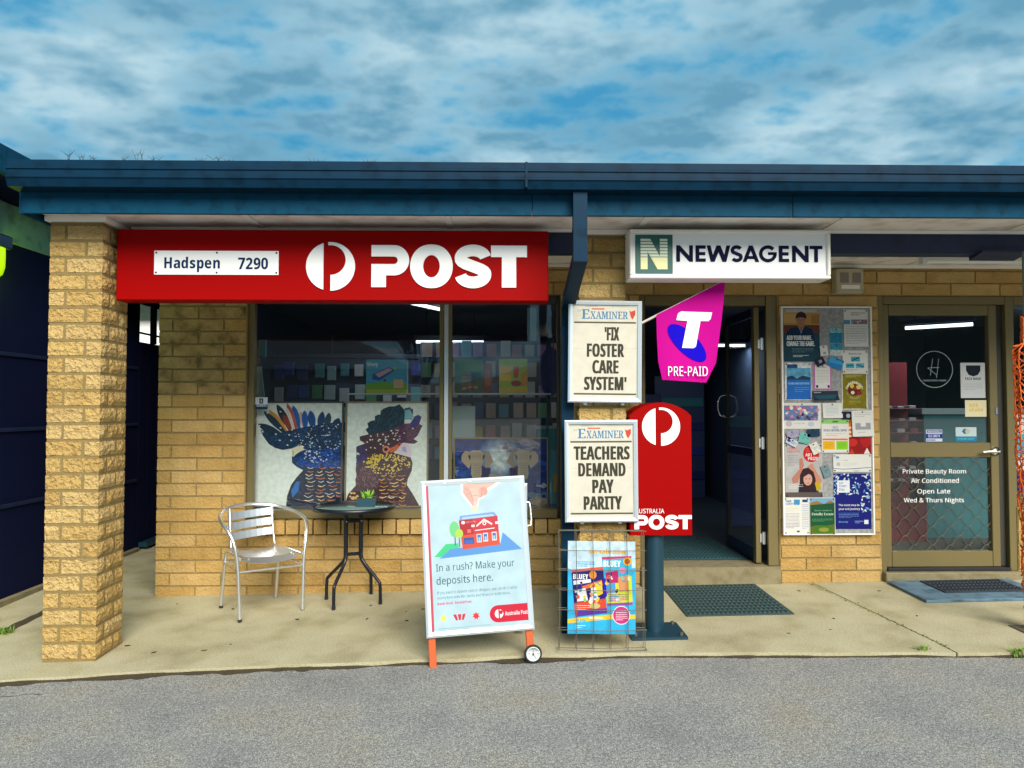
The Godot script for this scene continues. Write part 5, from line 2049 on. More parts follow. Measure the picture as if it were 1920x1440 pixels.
	pinup("travel_poster", "bright blue poster with a seascape photo at its head", [2.385, 1.714, 0.210, 0.296], printed("travel_print"), 0, 0, 0, 4)
	page(110, 150, 0, 0, 34, 47, rgb8(204, 120, 196))
	rect(2.5, 1, 31, 45, W)
	words("LUNCHEON", "sans_bold", 9, 4, 24, 6.6, rgb8(120, 120, 126))
	print_lines(6, 10, 28, 36, 9, rgb8(186, 188, 192), 0.35)
	rect(4, 39, 8, 44, rgb8(50, 34, 80))
	rect(26, 39, 30, 44, rgb8(50, 34, 80))
	pinup("menu_notice", "white letter with a pink border", [2.582, 1.749, 0.142, 0.199], printed("menu_print"), 0, 0, 0, 1)
	# small cards
	page(70, 80, 0, 0, 10, 12, rgb8(34, 136, 176))
	rect(0, 0, 10, 4, rgb8(140, 200, 214))
	rect(0, 4, 10, 5, rgb8(30, 110, 150))
	mottle(0.2, 0.06, 2, 3)
	var teal = printed("teal_card_print")
	pinup("small_card", "teal brochure with a pale sky at its head", [2.694, 2.079, 0.101, 0.119], teal, 0.5)
	page(70, 70, 0, 0, 10, 9, rgb8(206, 216, 216))
	rect(0, 0, 10, 4.5, rgb8(60, 156, 190))
	mottle(0.25, 0.07, 12, 3)
	pinup("small_card", "teal and white brochure under the teal one", [2.692, 1.965, 0.101, 0.093], printed("teal_white_print"), -2)
	page(80, 60, 0, 0, 12, 9, rgb8(26, 132, 206))
	poly([0, 0, 12, 2, 12, 4, 0, 6], rgb8(60, 170, 226))
	pinup("small_card", "bright blue card pinned askew", [2.669, 1.862, 0.118, 0.080], printed("blue_card_print"), -22, 2)
	page(60, 70, 0, 0, 6, 8, W)
	rect(2, 5, 4.5, 7, rgb8(170, 170, 168))
	pinup("small_card", "small white card above the dark card", [2.595, 1.958, 0.060, 0.081], printed("white_card_print"), 8, 3)
	page(70, 60, 0, 0, 8, 7, rgb8(20, 34, 62))
	words("20", "sans_black", 3, 2, 5.6, 4.6, rgb8(200, 210, 222))
	pinup("small_card", "dark navy card pinned askew below the white card", [2.573, 1.872, 0.076, 0.062], printed("dark_card_print"), 28, 2)
	page(140, 70, 0, 0, 21, 10, rgb8(22, 44, 66))
	poly([1, 5, 20, 4, 17, 9, 4, 9], rgb8(34, 84, 104))
	rect(1, 1, 7, 2, rgb8(150, 170, 180))
	pinup("folded_leaflet", "dark folded leaflet with a white edge", [2.599, 1.600, 0.204, 0.075], printed("fold_print"), 1, 1, 0.03)
	# collage certificate
	page(216, 150, 0, 0, 72, 50, W)
	rect(1, 5, 66, 34, rgb8(120, 130, 176))
	for i in 60:
		disc(1.5 + rng.randf() * 64, 6 + rng.randf() * 27, rng.randf_range(2, 5), rng.randf_range(2, 4), [rgb8(226, 130, 176), rgb8(80, 140, 206), rgb8(236, 232, 224), rgb8(60, 50, 96), rgb8(208, 96, 120), rgb8(240, 180, 110), rgb8(96, 110, 150)][rng.randi() % 7])
	rect(0, 34.5, 72, 50, W)
	disc(11, 40, 6, 6, rgb8(206, 190, 202))
	words("Sharing Crafts", "sans", 21, 38, 41, 41, rgb8(150, 160, 170))
	disc(53, 41, 6, 5, rgb8(190, 210, 222))
	pinup("craft_notice", "white notice with a colourful pink and blue collage", [2.412, 1.440, 0.304, 0.205], printed("craft_print"), 0, 0, 0, 1)
	page(120, 100, 0, 0, 37, 30, W)
	print_lines(6, 4, 30, 26, 8, rgb8(150, 190, 200), 0.4)
	pinup("price_list", "small white list beside the collage", [2.657, 1.482, 0.156, 0.120], printed("list_print"), 1, 0, 0.008)
	page(60, 50, 0, 0, 8, 6, rgb8(16, 26, 50))
	disc(5, 3, 1.6, 1.6, rgb8(170, 180, 190))
	pinup("small_card", "dark navy card with a pale round emblem", [2.769, 1.441, 0.085, 0.064], printed("emblem_card_print"), 0, 1)
	page(130, 160, 0, 0, 41, 50, W)
	print_lines(5, 3, 36, 13, 3, rgb8(170, 172, 178), 0.3)
	poly([6, 24, 16, 24, 16, 31, 26, 31, 26, 24, 35, 24, 35, 37, 6, 37], rgb8(160, 164, 176))
	print_lines(10, 40, 34, 44, 1, rgb8(190, 190, 194), 0.4)
	pinup("map_notice", "white sheet with a grey site plan hanging over the frame", [2.894, 1.380, 0.172, 0.205], printed("map_print"), 1.5, 3, 0.006)
	page(160, 190, 0, 0, 52, 63, W)
	rect(0, 0, 52, 8, rgb8(150, 206, 120))
	rule(21, 4, 32, 4, 2.4, rgb8(40, 120, 50))
	words("2022", "sans", 21, 13, 32, 17, rgb8(60, 56, 130))
	words("SCALE MODEL EXPO", "sans_bold", 4, 18.5, 48, 22.5, rgb8(60, 56, 130))
	print_lines(8, 25, 44, 32, 2, rgb8(230, 160, 150), 0.4)
	rect(2, 36, 50, 39.5, rgb8(232, 120, 70))
	rect(2, 41, 25, 57, rgb8(242, 186, 30))
	rect(28, 41, 50, 57, rgb8(140, 214, 40))
	print_lines(6, 43, 22, 55, 4, rgb8(206, 150, 30), 0.3)
	print_lines(31, 43, 47, 55, 4, rgb8(110, 176, 34), 0.3)
	pinup("expo_notice", "model expo notice with orange and lime boxes", [2.673, 1.280, 0.218, 0.262], printed("expo_print"), 0, 1, 0, 4)
	page(50, 140, 0, 0, 12, 34, rgb8(236, 122, 22))
	for i in 3:
		rect(2, 12 + i * 8, 11, 16 + i * 8, rgb8(250, 226, 196))
	pinup("price_strip", "narrow orange strip behind the expo notice", [2.790, 1.333, 0.050, 0.143], printed("strip_print"))
	page(140, 110, 0, 0, 44, 33, rgb8(150, 14, 22))
	disc(8, 10, 10, 8, rgb8(206, 40, 30))
	poly([18, 0, 44, 0, 44, 14, 30, 20], rgb8(186, 24, 30))
	poly([30, 32, 36, 20, 42, 32], rgb8(240, 234, 230))
	poly([2, 32, 7, 22, 12, 32], rgb8(216, 60, 40))
	pinup("safety_poster", "deep red poster with a white triangle", [2.869, 1.203, 0.185, 0.134], printed("safety_print"), 0, 0, 0, 1)
	page(216, 116, 0, 0, 72, 37, W)
	rect(5, 4, 11, 9, rgb8(90, 150, 206))
	words("Covers the region", "sans", 5, 11, 28, 14, rgb8(130, 140, 160))
	rect(6, 17, 13, 24, rgb8(190, 190, 194))
	print_lines(18, 17, 46, 25, 4, rgb8(196, 200, 206), 0.3)
	vpoly([Vector2(0, 29), Vector2(20, 30.5), Vector2(45, 29), Vector2(72, 26.5), Vector2(72, 27.5), Vector2(45, 30.3), Vector2(20, 31.6), Vector2(0, 30)], rgb8(40, 90, 140))
	words("CARES", "sans", 37, 33, 49, 36, rgb8(130, 136, 150))
	pinup("service_slip", "wide white slip with a thin blue curve under the red poster", [2.807, 1.066, 0.304, 0.140], printed("slip_print"), 0, 1, 0, 4)
	# art prize poster
	page(216, 300, 0, 0, 71, 99, rgb8(186, 186, 188))
	mottle(0.08, 0.012, 64, 3)
	words("ENTRIES", "sans_bold", 4, 6, 23, 10, rgb8(222, 96, 92))
	words("NOW OPEN", "sans_bold", 4, 12, 28, 16, rgb8(222, 96, 92))
	print_lines(5, 20, 26, 42, 7, rgb8(140, 140, 146), 0.3)
	disc(50, 18, 15.5, 16, rgb8(206, 22, 26))
	words("ART", "sans_black", 39, 17, 52, 23, W)
	words("PRIZE", "sans_black", 44, 24, 63, 30, W)
	print_lines(40, 7, 55, 15, 3, rgb8(230, 110, 100), 0.5)
	poly([27, 28, 33, 26, 36, 40, 32, 48, 27, 46], rgb8(196, 126, 104))
	poly([28, 46, 33, 48, 24, 72, 14, 74, 12, 64], rgb8(190, 128, 108))
	poly([42, 42, 52, 36, 56, 46, 70, 68, 66, 78, 58, 72, 48, 52], rgb8(204, 140, 118))
	poly([24, 97, 26, 76, 34, 70, 52, 70, 62, 78, 64, 97], rgb8(28, 34, 60))
	poly([27, 80, 28, 58, 34, 46, 44, 44, 54, 52, 58, 66, 58, 84, 50, 88, 34, 88], rgb8(52, 26, 34))
	disc(43, 66, 8.5, 11.5, rgb8(214, 166, 150))
	poly([34, 62, 37, 50, 46, 48, 52, 58, 44, 56, 38, 60], rgb8(52, 26, 34))
	rule(38, 65, 41, 65, 1.4, rgb8(60, 40, 44))
	rule(45, 65, 48.4, 65, 1.4, rgb8(60, 40, 44))
	rule(41, 73, 46, 73, 1.2, rgb8(176, 84, 84))
	poly([56, 72, 66, 70, 68, 84, 60, 88], rgb8(196, 168, 24))
	rect(0, 90, 71, 99, rgb8(96, 84, 82))
	print_lines(6, 74, 34, 84, 3, rgb8(232, 230, 230), 0.25)
	pinup("art_prize_poster", "art prize poster of a dark-haired person with raised arms and a red disc", [2.421, 1.008, 0.296, 0.417], printed("art_print"), 0, 0, 0, 4)
	# open day poster
	page(230, 330, 0, 0, 72, 104, rgb8(14, 22, 120))
	for i in 90:
		var p := Vector2(rng.randf() * 72, rng.randf() * 46)
		if p.y > 40 and p.x < 44:
			continue
		if i > 70:
			p = Vector2(52 + rng.randf() * 20, 40 + rng.randf() * 34)
		disc(p.x, p.y, rng.randf_range(1.5, 4.4), rng.randf_range(0.8, 1.8), [rgb8(206, 226, 234), rgb8(150, 196, 220), rgb8(90, 150, 210), rgb8(226, 236, 240)][i % 4], rng.randf() * 3.0, 12)
	rect(7, 13, 31, 36, rgb8(232, 238, 246))
	words("Uni", "sans", 11, 15.5, 18.5, 20, rgb8(50, 80, 140))
	words("Open", "sans", 11, 21, 24.5, 27, rgb8(50, 80, 140))
	words("Day", "sans", 11, 27.5, 21, 33.5, rgb8(50, 80, 140))
	words("The next step in", "sans_bold", 9, 57, 49, 62.5, W)
	words("your uni journey", "sans_bold", 9, 64, 50, 70, W)
	print_lines(9, 73, 48, 84, 4, rgb8(110, 160, 214), 0.4)
	words("University", "sans_bold", 9, 89, 27, 93, rgb8(120, 196, 226))
	print_lines(40, 88, 56, 94, 2, rgb8(150, 180, 220), 0.4)
	rect(58, 87, 66, 95, rgb8(226, 232, 240))
	pinup("open_day_poster", "deep blue open day poster with pale leaves", [2.806, 0.766, 0.299, 0.437], printed("open_day_print"), 0, 0, 0, 4)
	page(150, 210, 0, 0, 48, 69, W)
	words("TAMAR", "sans_bold", 3, 5, 14, 9, rgb8(44, 100, 180))
	words("COUNTRY MARKET", "sans_bold", 3, 10, 30, 14, rgb8(44, 100, 180))
	rect(19, 4, 30, 13, rgb8(60, 150, 206))
	rect(35, 4, 45, 9, rgb8(30, 70, 130))
	print_lines(3, 17, 28, 27, 4, rgb8(216, 206, 150), 0.3)
	print_lines(3, 29, 29, 58, 11, rgb8(130, 120, 150), 0.35)
	print_lines(34, 12, 46, 60, 14, rgb8(150, 170, 206), 0.4)
	rect(24, 62, 29, 65, rgb8(60, 50, 110))
	pinup("market_notice", "white market notice with blue heading at the board's lower corner", [2.359, 0.652, 0.200, 0.289], printed("market_print"), 0, 1, 0, 4)
	page(150, 210, 0, 0, 49, 70, rgb8(226, 226, 220))
	rect(1, 1, 48, 18, rgb8(120, 170, 206))
	poly([1, 10, 14, 6, 28, 12, 40, 5, 48, 10, 48, 20, 1, 20], rgb8(150, 120, 70))
	poly([1, 14, 48, 10, 48, 55, 1, 55], rgb8(18, 84, 52))
	poly([1, 55, 10, 52, 34, 52, 48, 50, 48, 68, 1, 68], rgb8(90, 110, 34))
	disc(26, 60, 17, 8, rgb8(64, 120, 30))
	disc(27, 60, 10, 4, rgb8(150, 150, 60))
	words("Become a member of", "sans", 10, 22.5, 42, 25.5, rgb8(190, 220, 196))
	words("Entally Estate", "serif_bold", 4, 28.5, 46, 34.5, rgb8(232, 240, 230))
	print_lines(5, 39, 44, 45, 3, rgb8(110, 170, 130), 0.4)
	pinup("estate_poster", "dark green estate membership poster", [2.561, 0.649, 0.204, 0.293], printed("estate_print"), 0, 2, 0, 4)
	var cards := [[[2.341, 1.296, 0.093, 0.060], rgb8(170, 166, 200), "lavender card", 18], [[2.414, 1.265, 0.085, 0.080], rgb8(110, 190, 184), "mint green card", -14], [[2.499, 1.306, 0.101, 0.060], rgb8(22, 62, 92), "dark teal card", 4],
		[[2.312, 1.236, 0.093, 0.052], rgb8(206, 214, 232), "white card with a blue roundel", -28], [[2.527, 1.188, 0.066, 0.090], rgb8(228, 226, 220), "cream card over the red disc", 24], [[2.611, 1.008, 0.064, 0.096], rgb8(120, 146, 156), "grey card on bare felt", 20]]
	for c in cards:
		page(60, 50, 0, 0, 10, 8, c[1])
		mottle(0.1, 0.06, 3 + cards.find(c), 2)
		if cards.find(c) == 3:
			disc(2.2, 4, 1.6, 1.6, rgb8(40, 60, 150))
			print_lines(4.5, 2.6, 9, 5.6, 2, rgb8(70, 90, 170), 0.5)
		else:
			print_lines(3, 3, 8, 5, 2, c[1].darkened(0.35), 0.3)
		pinup("small_card", c[2] + " pinned askew on the lower board", c[0], printed("card_print_%d" % cards.find(c)), c[3], 3)

# ---------------------------------------------------------------- stickers and sheets on the glass
func door_notices():
	rng.seed = 31
	page(150, 210, 0, 0, 48, 67, rgb8(226, 230, 234))
	poly([11, 5, 39, 5, 39, 15, 34, 23, 25, 26, 16, 23, 11, 15], rgb8(18, 36, 52))
	rule(11, 7, 6, 6, 0.6, rgb8(160, 170, 180))
	rule(39, 7, 44, 6, 0.6, rgb8(160, 170, 180))
	words("FACE MASK", "sans_bold", 9, 28, 40, 32.5, rgb8(24, 40, 56))
	print_lines(5, 38, 44, 52, 5, rgb8(160, 166, 172), 0.3)
	glued("mask_notice", "white face mask notice on the hairdresser's door", 3.748, 3.949, 1.583, 1.869, printed("mask_print"))
	page(130, 104, 0, 0, 42, 33, rgb8(250, 240, 200))
	words("milk", "sans_bold", 8, 6, 26, 14, rgb8(240, 206, 100))
	words("shake", "sans_bold", 8, 15, 36, 22.5, rgb8(240, 206, 100))
	glued("brand_sticker", "square cream sticker below the face mask notice", 3.780, 3.955, 1.432, 1.566, printed("cream_print"))
	page(100, 74, 0, 0, 31, 23, rgb8(226, 232, 240))
	rect(2, 1, 30, 6, rgb8(30, 60, 150))
	words("WARNING!", "sans_bold", 3, 1.6, 29, 5.4, W8())
	rect(0, 8, 31, 17, rgb8(24, 50, 166))
	words("SECURITY", "sans_bold", 4, 9.5, 27, 15, W8())
	print_lines(1, 18.4, 30, 22, 1, rgb8(60, 90, 180), 0.6)
	glued("security_sticker", "small blue and white security warning sticker on the door glass", 3.457, 3.589, 1.232, 1.328, printed("security_print"))
	page(120, 84, 0, 0, 40, 28, rgb8(206, 226, 232))
	disc(20, 8, 8, 5.5, rgb8(206, 200, 180))
	poly([12, 8, 16, 3, 20, 3, 18, 8, 20, 13, 16, 13], rgb8(40, 120, 170))
	rect(0, 18, 40, 28, rgb8(40, 140, 180))
	words("COVID SAFE", "sans_bold", 4, 21, 35, 24.5, rgb8(120, 200, 220))
	glued("safety_sticker", "pale sticker with a round emblem at the foot of the door glass", 3.699, 3.869, 1.232, 1.347, printed("covid_print"))
	page(80, 74, 0, 0, 25, 23, rgb8(214, 224, 234))
	rect(8, 2, 16, 12, rgb8(24, 40, 80))
	rect(10.5, 4, 13.5, 10, rgb8(190, 204, 220))
	rect(0, 14, 25, 23, rgb8(14, 60, 96))
	words("WARNING", "sans_bold", 2, 15, 23, 18, W8())
	glued("security_sticker", "small camera warning sticker at the edge of the display window", -1.925, -1.829, 1.492, 1.587, printed("camera_print"))
	page(60, 80, 0, 0, 30, 40, rgb8(226, 230, 232))
	rect(0, 14, 30, 30, rgb8(90, 170, 200))
	rect(0, 30, 30, 40, rgb8(226, 226, 230))
	glued("window_poster", "pale poster in the window beyond the hairdresser's door", 4.18, 4.50, 1.0, 1.45, printed("side_print"))
	page(60, 60, 0, 0, 30, 30, rgb8(20, 26, 120))
	words("U", "sans_bold", 12, 8, 20, 18, W8())
	glued("window_poster", "dark blue poster in the window beyond the hairdresser's door", 4.18, 4.50, 0.83, 0.995, printed("side_blue_print"))

func W8():
	return rgb8(238, 242, 246)

func glued(called, label, x0, x1, y0, y1, m):
	var z := -6.0135 if x0 > 3.0 and x0 < 4.1 else -6.0195
	var t = thing(called, label, "sticker", Vector3((x0 + x1) / 2.0, y0, z))
	sheet("sheet", x1 - x0, y1 - y0, 0.0008, m, t, Vector3(0, (y1 - y0) / 2.0, 0), Vector3.ZERO, 0.0, 0.0, true)

# ---------------------------------------------------------------- behind the display window
func feathers(outline, n, cols, l0, l1, ang, spread):
	var p := PackedVector2Array()
	for i in range(0, outline.size(), 2):
		p.append(Vector2(outline[i], outline[i + 1]))
	var lo := p[0]
	var hi := p[0]
	for v in p:
		lo = lo.min(v)
		hi = hi.max(v)
	for i in n:
		var c := Vector2(rng.randf_range(lo.x, hi.x), rng.randf_range(lo.y, hi.y))
		var l := rng.randf_range(l0, l1)
		var t = ang + rng.randfn(0, spread)
		var e := Vector2(cos(t), sin(t)) * l
		if Geometry2D.is_point_in_polygon(c + e, p) and Geometry2D.is_point_in_polygon(c - e, p):
			disc(c.x, c.y, l, l * 0.22, cols[rng.randi() % cols.size()], t, 10)

func plume(x0, y0, x1, y1, w, col, quill):      # one crest feather from its root to its rounded tip
	var a := Vector2(x0, y0)
	var d := Vector2(x1, y1) - a
	var n = d.orthogonal().normalized() * w
	var side := []
	var back := []
	for i in 13:
		var u := i / 12.0
		var k := pow(sin(PI * pow(u, 1.5) * 0.98 + 0.02), 0.7)
		side.append(a + d * u + n * k)
		back.push_front(a + d * u - n * k)
	vpoly(side + back, col)
	rule(x0, y0, a.x + d.x * 0.93, a.y + d.y * 0.93, w * 0.12, quill)

func dots(outline, n, col, r0, r1):
	var p := PackedVector2Array()
	for i in range(0, outline.size(), 2):
		p.append(Vector2(outline[i], outline[i + 1]))
	var lo := p[0]
	var hi := p[0]
	for v in p:
		lo = lo.min(v)
		hi = hi.max(v)
	for i in n:
		var c := Vector2(rng.randf_range(lo.x, hi.x), rng.randf_range(lo.y, hi.y))
		if Geometry2D.is_point_in_polygon(c, p):
			var r := rng.randf_range(r0, r1)
			disc(c.x, c.y, r * 1.25, r, col, 0.4, 8)

func barring(x0, x1, y0, y1, cols, left):
	var y: float = y0
	while y < y1:
		var x: float = x0 + left * (y - y0) + rng.randf_range(0, 60)
		while x < x1 - 30:
			var c = cols[rng.randi() % cols.size()]
			var w := rng.randf_range(60, 110)
			var d := rng.randf_range(10, 24)
			rule(x, y + rng.randf_range(-8, 8), x + w * 0.5, y + d, rng.randf_range(7, 13), c)
			rule(x + w * 0.5, y + d, minf(x + w, x1), y + rng.randf_range(-10, 4), rng.randf_range(7, 12), c)
			x += w + rng.randf_range(20, 60)
		y += rng.randf_range(40, 52)

func framed(called, label, x0, x1, y0, y1, z, m, fw, fm, lean = -3.0):
	var w: float = x1 - x0
	var h: float = y1 - y0
	var t = thing(called, label, "picture", Vector3((x0 + x1) / 2.0, y0, z), Vector3(lean, 0, 0))
	for r in [[-w / 2, w / 2, 0.0, fw], [-w / 2, w / 2, h - fw, h]]:
		var st := mk()
		cspan(st, r[0], r[1], r[2], r[3], -0.022, 0.012, 0.002)
		obj("frame", st, fm, t, true)
	for s in [-1, 1]:
		var st := mk()
		cspan(st, (w / 2 - fw / 2) * s - fw / 2, (w / 2 - fw / 2) * s + fw / 2, fw + 0.0005, h - fw - 0.0005, -0.022, 0.012, 0.002)
		obj("frame", st, fm, t, true)
	sheet("canvas", w - fw * 2 - 0.001, h - fw * 2 - 0.001, 0.012, m, t, Vector3(0, h / 2, -0.008), Vector3.ZERO, 0.0, 0.0, true)
	return t

func window_display():
	mat("gilt_frame", lin(0.20, 0.15, 0.08), 0.4, 0.4)
	mat("dark_frame", lin(0.03, 0.03, 0.035), 0.5)
	rng.seed = 1201
	# blue cockatoo, looking left, crest up
	page(620, 790, 60, 80, 1095, 1400, rgb8(226, 242, 238))
	mottle(0.07, 0.02, 19, 4)
	var body := [445, 1400, 455, 1270, 500, 1130, 560, 1040, 640, 945, 700, 880, 1095, 860, 1095, 1400]
	poly(body, rgb8(16, 28, 54))
	feathers(body, 500, [rgb8(24, 40, 78), rgb8(20, 60, 100), rgb8(36, 34, 56), rgb8(14, 22, 44)], 10, 34, 0.5, 0.25)
	# crest: far feathers first
	for f in [[760, 470, 712, 178, 46, rgb8(20, 74, 150)], [820, 470, 860, 190, 44, rgb8(14, 62, 120)], [900, 470, 940, 205, 40, rgb8(40, 72, 84)], [980, 480, 1060, 275, 50, rgb8(12, 50, 96)], [680, 470, 590, 190, 44, rgb8(226, 182, 160)], [660, 470, 640, 176, 40, rgb8(24, 92, 176)], [600, 470, 500, 112, 42, rgb8(28, 96, 184)], [570, 480, 428, 84, 34, rgb8(182, 84, 64)],
			[540, 490, 418, 130, 26, rgb8(232, 214, 206)], [520, 500, 305, 100, 46, rgb8(10, 34, 60)], [500, 500, 390, 230, 34, rgb8(146, 50, 40)], [480, 520, 214, 172, 42, rgb8(206, 146, 44)], [470, 530, 150, 186, 40, rgb8(12, 40, 70)], [470, 560, 88, 350, 52, rgb8(10, 42, 76)]]:
		plume(f[0], f[1], f[2], f[3], f[4], f[5], f[5].darkened(0.3))
	var head := [640, 945, 560, 900, 505, 850, 500, 780, 520, 740, 600, 690, 650, 640, 600, 620, 500, 665, 390, 685, 300, 660, 220, 610, 150, 510, 110, 420, 220, 470, 330, 470, 430, 440, 540, 410, 640, 390, 760, 370, 880, 350, 1000, 330, 1095, 330, 1095, 940, 900, 900, 760, 920]
	poly(head, rgb8(10, 44, 80))
	feathers([220, 600, 130, 440, 430, 450, 640, 400, 640, 600, 500, 655, 390, 675], 260, [rgb8(8, 38, 66), rgb8(12, 56, 92), rgb8(10, 30, 58)], 12, 40, 0.35, 0.25)
	feathers(head, 900, [rgb8(10, 46, 84), rgb8(14, 68, 122), rgb8(18, 84, 160), rgb8(10, 34, 66)], 10, 30, -0.5, 0.35)
	feathers([560, 900, 520, 760, 700, 690, 1090, 640, 1090, 930, 700, 920], 600, [rgb8(20, 72, 190), rgb8(14, 52, 140), rgb8(28, 104, 206), rgb8(12, 40, 104)], 10, 28, 0.5, 0.3)
	poly([495, 670, 570, 640, 620, 650, 658, 680, 600, 705, 550, 740, 520, 774, 500, 740], rgb8(222, 222, 196))
	poly([500, 690, 530, 700, 520, 770, 502, 742], rgb8(206, 190, 130))
	disc(590, 626, 22, 14, rgb8(206, 176, 160))
	disc(590, 624, 9, 7, rgb8(20, 20, 26))
	disc(735, 606, 46, 34, rgb8(36, 104, 130))
	disc(735, 606, 34, 25, rgb8(14, 36, 60))
	disc(736, 600, 14, 10, rgb8(196, 220, 232))
	var dw := rgb8(226, 232, 236)
	dots([420, 420, 1080, 340, 1080, 700, 820, 880, 640, 800, 660, 640, 560, 580], 140, dw, 4, 9)
	dots([640, 690, 820, 700, 900, 780, 780, 880, 690, 780], 50, dw, 5, 9)
	for d in [[100, 370], [140, 450], [185, 345], [190, 210], [355, 400], [300, 480], [350, 560], [462, 490], [487, 562], [350, 190], [470, 305], [445, 622]]:
		disc(d[0], d[1], 13, 9, dw, 0.3, 10)
	barring(660, 1095, 910, 1340, [rgb8(226, 170, 112), rgb8(232, 206, 160), rgb8(206, 214, 226), rgb8(200, 110, 70)], -0.1)
	poly([500, 1210, 560, 1090, 600, 1090, 590, 1200, 520, 1300], rgb8(36, 110, 190))
	framed("bird_picture", "framed picture of a blue cockatoo facing the window edge", -1.972, -1.252, 0.70, 1.557, -6.115, printed("blue_bird_print", 0.4), 0.014, M.dark_frame)
	# brown cockatoo, looking right
	page(620, 800, 100, 80, 1120, 1395, rgb8(226, 242, 236))
	mottle(0.08, 0.02, 23, 4)
	var crest := [700, 430, 380, 490, 335, 420, 370, 390, 355, 340, 400, 310, 455, 300, 450, 250, 500, 225, 560, 240, 525, 180, 560, 150, 640, 120, 700, 125, 760, 95, 835, 170, 840, 150, 900, 130, 940, 200, 900, 260, 830, 345, 720, 420]
	for f in [[640, 560, 345, 425, 34], [640, 540, 362, 345, 38], [650, 520, 455, 262, 44], [680, 500, 530, 180, 46], [710, 480, 610, 128, 46], [740, 480, 690, 118, 44], [770, 480, 765, 98, 44], [800, 480, 850, 140, 44], [820, 480, 930, 150, 40]]:
		plume(f[0], f[1], f[2], f[3], f[4], rgb8(8, 44, 70), rgb8(16, 84, 104))
	poly(crest, rgb8(8, 46, 72))
	feathers(crest, 300, [rgb8(10, 62, 88), rgb8(8, 34, 58), rgb8(14, 84, 100)], 14, 40, -1.2, 0.25)
	poly([830, 170, 900, 160, 955, 260, 900, 290, 830, 285], rgb8(120, 190, 206))
	poly([830, 290, 950, 292, 900, 340, 830, 345], rgb8(222, 232, 232))
	var plumage := [640, 440, 720, 390, 830, 350, 900, 350, 960, 250, 1010, 230, 1050, 260, 1020, 350, 1062, 370, 1000, 500, 950, 545, 1005, 575, 960, 605, 890, 600, 820, 590, 720, 650]
	poly(plumage, rgb8(78, 36, 78))
	feathers(plumage, 320, [rgb8(98, 50, 92), rgb8(60, 28, 64), rgb8(110, 60, 84)], 14, 40, -0.6, 0.25)
	poly([900, 350, 960, 250, 1010, 230, 1050, 260, 1010, 350, 940, 420], rgb8(26, 28, 130))
	var torso := [700, 420, 380, 480, 260, 510, 265, 560, 330, 600, 220, 640, 220, 700, 280, 740, 215, 770, 230, 820, 215, 940, 230, 1000, 215, 1060, 220, 1140, 130, 1240, 105, 1310, 100, 1395, 1030, 1395, 960, 1270, 870, 1130, 880, 1060, 930, 950, 940, 850, 915, 780, 700, 720, 760, 560]
	poly(torso, rgb8(72, 46, 54))
	feathers(torso, 1100, [rgb8(92, 60, 60), rgb8(56, 36, 52), rgb8(84, 60, 84), rgb8(112, 74, 60), rgb8(64, 42, 44)], 8, 24, 1.2, 0.35)
	feathers([215, 640, 330, 600, 360, 820, 260, 900, 215, 900], 160, [rgb8(40, 44, 140), rgb8(70, 56, 130)], 8, 24, 1.2, 0.35)
	feathers([220, 900, 500, 880, 520, 1180, 220, 1140], 260, [rgb8(150, 110, 124), rgb8(110, 70, 90)], 6, 18, 1.2, 0.4)
	poly([720, 690, 790, 600, 860, 600, 910, 640, 932, 720, 915, 778, 850, 752, 760, 738], rgb8(224, 212, 222))
	poly([800, 650, 850, 640, 870, 720, 810, 700], rgb8(170, 176, 220))
	poly([640, 662, 700, 640, 770, 588, 800, 604, 724, 700, 650, 722], rgb8(212, 112, 74))
	disc(764, 614, 18, 15, rgb8(130, 50, 30))
	disc(600, 676, 46, 46, rgb8(226, 146, 116))
	disc(598, 676, 24, 24, rgb8(70, 10, 26))
	var ye := rgb8(232, 206, 90)
	dots([300, 800, 450, 720, 700, 740, 900, 780, 920, 900, 700, 1000, 460, 980, 340, 900], 190, ye, 6, 12)
	dots([340, 820, 480, 740, 560, 780, 480, 900, 380, 880], 60, rgb8(216, 190, 40), 8, 14)
	dots([260, 560, 560, 430, 960, 400, 760, 560, 560, 640, 330, 700], 90, rgb8(232, 232, 236), 6, 11)
	barring(500, 860, 1010, 1395, [rgb8(230, 178, 92), rgb8(240, 206, 130), rgb8(196, 120, 50)], 0.0)
	dots([110, 1290, 200, 1190, 260, 1290, 200, 1320], 30, rgb8(226, 190, 120), 9, 15)
	framed("bird_picture", "framed picture of a brown speckled cockatoo behind the plant", -1.236, -0.560, 0.70, 1.557, -6.115, printed("brown_bird_print", 0.4), 0.014, M.gilt_frame)
	# pair of elephants under clouds
	page(420, 320, 80, 90, 1630, 1250, rgb8(18, 52, 118))
	for c in [[330, 190, 260, 110, rgb8(50, 60, 128)], [760, 200, 210, 90, rgb8(40, 120, 190)], [850, 330, 300, 180, rgb8(206, 214, 214)], [850, 480, 220, 260, rgb8(206, 226, 232)], [640, 250, 120, 70, rgb8(190, 192, 200)], [1120, 160, 130, 70, rgb8(176, 178, 192)], [1280, 180, 120, 80, rgb8(160, 150, 186)],
			[1180, 230, 90, 50, rgb8(120, 136, 180)], [1300, 260, 120, 40, rgb8(70, 96, 150)], [1420, 200, 80, 60, rgb8(150, 144, 186)], [150, 620, 80, 120, rgb8(110, 140, 170)], [250, 650, 110, 110, rgb8(16, 74, 150)], [860, 640, 200, 130, rgb8(206, 200, 186)], [1540, 900, 90, 50, rgb8(170, 180, 180)], [1480, 1060, 200, 60, rgb8(90, 120, 150)], [1500, 1170, 170, 80, rgb8(150, 140, 120)]]:
		disc(c[0], c[1], c[2], c[3], c[4], 0.0, 24)
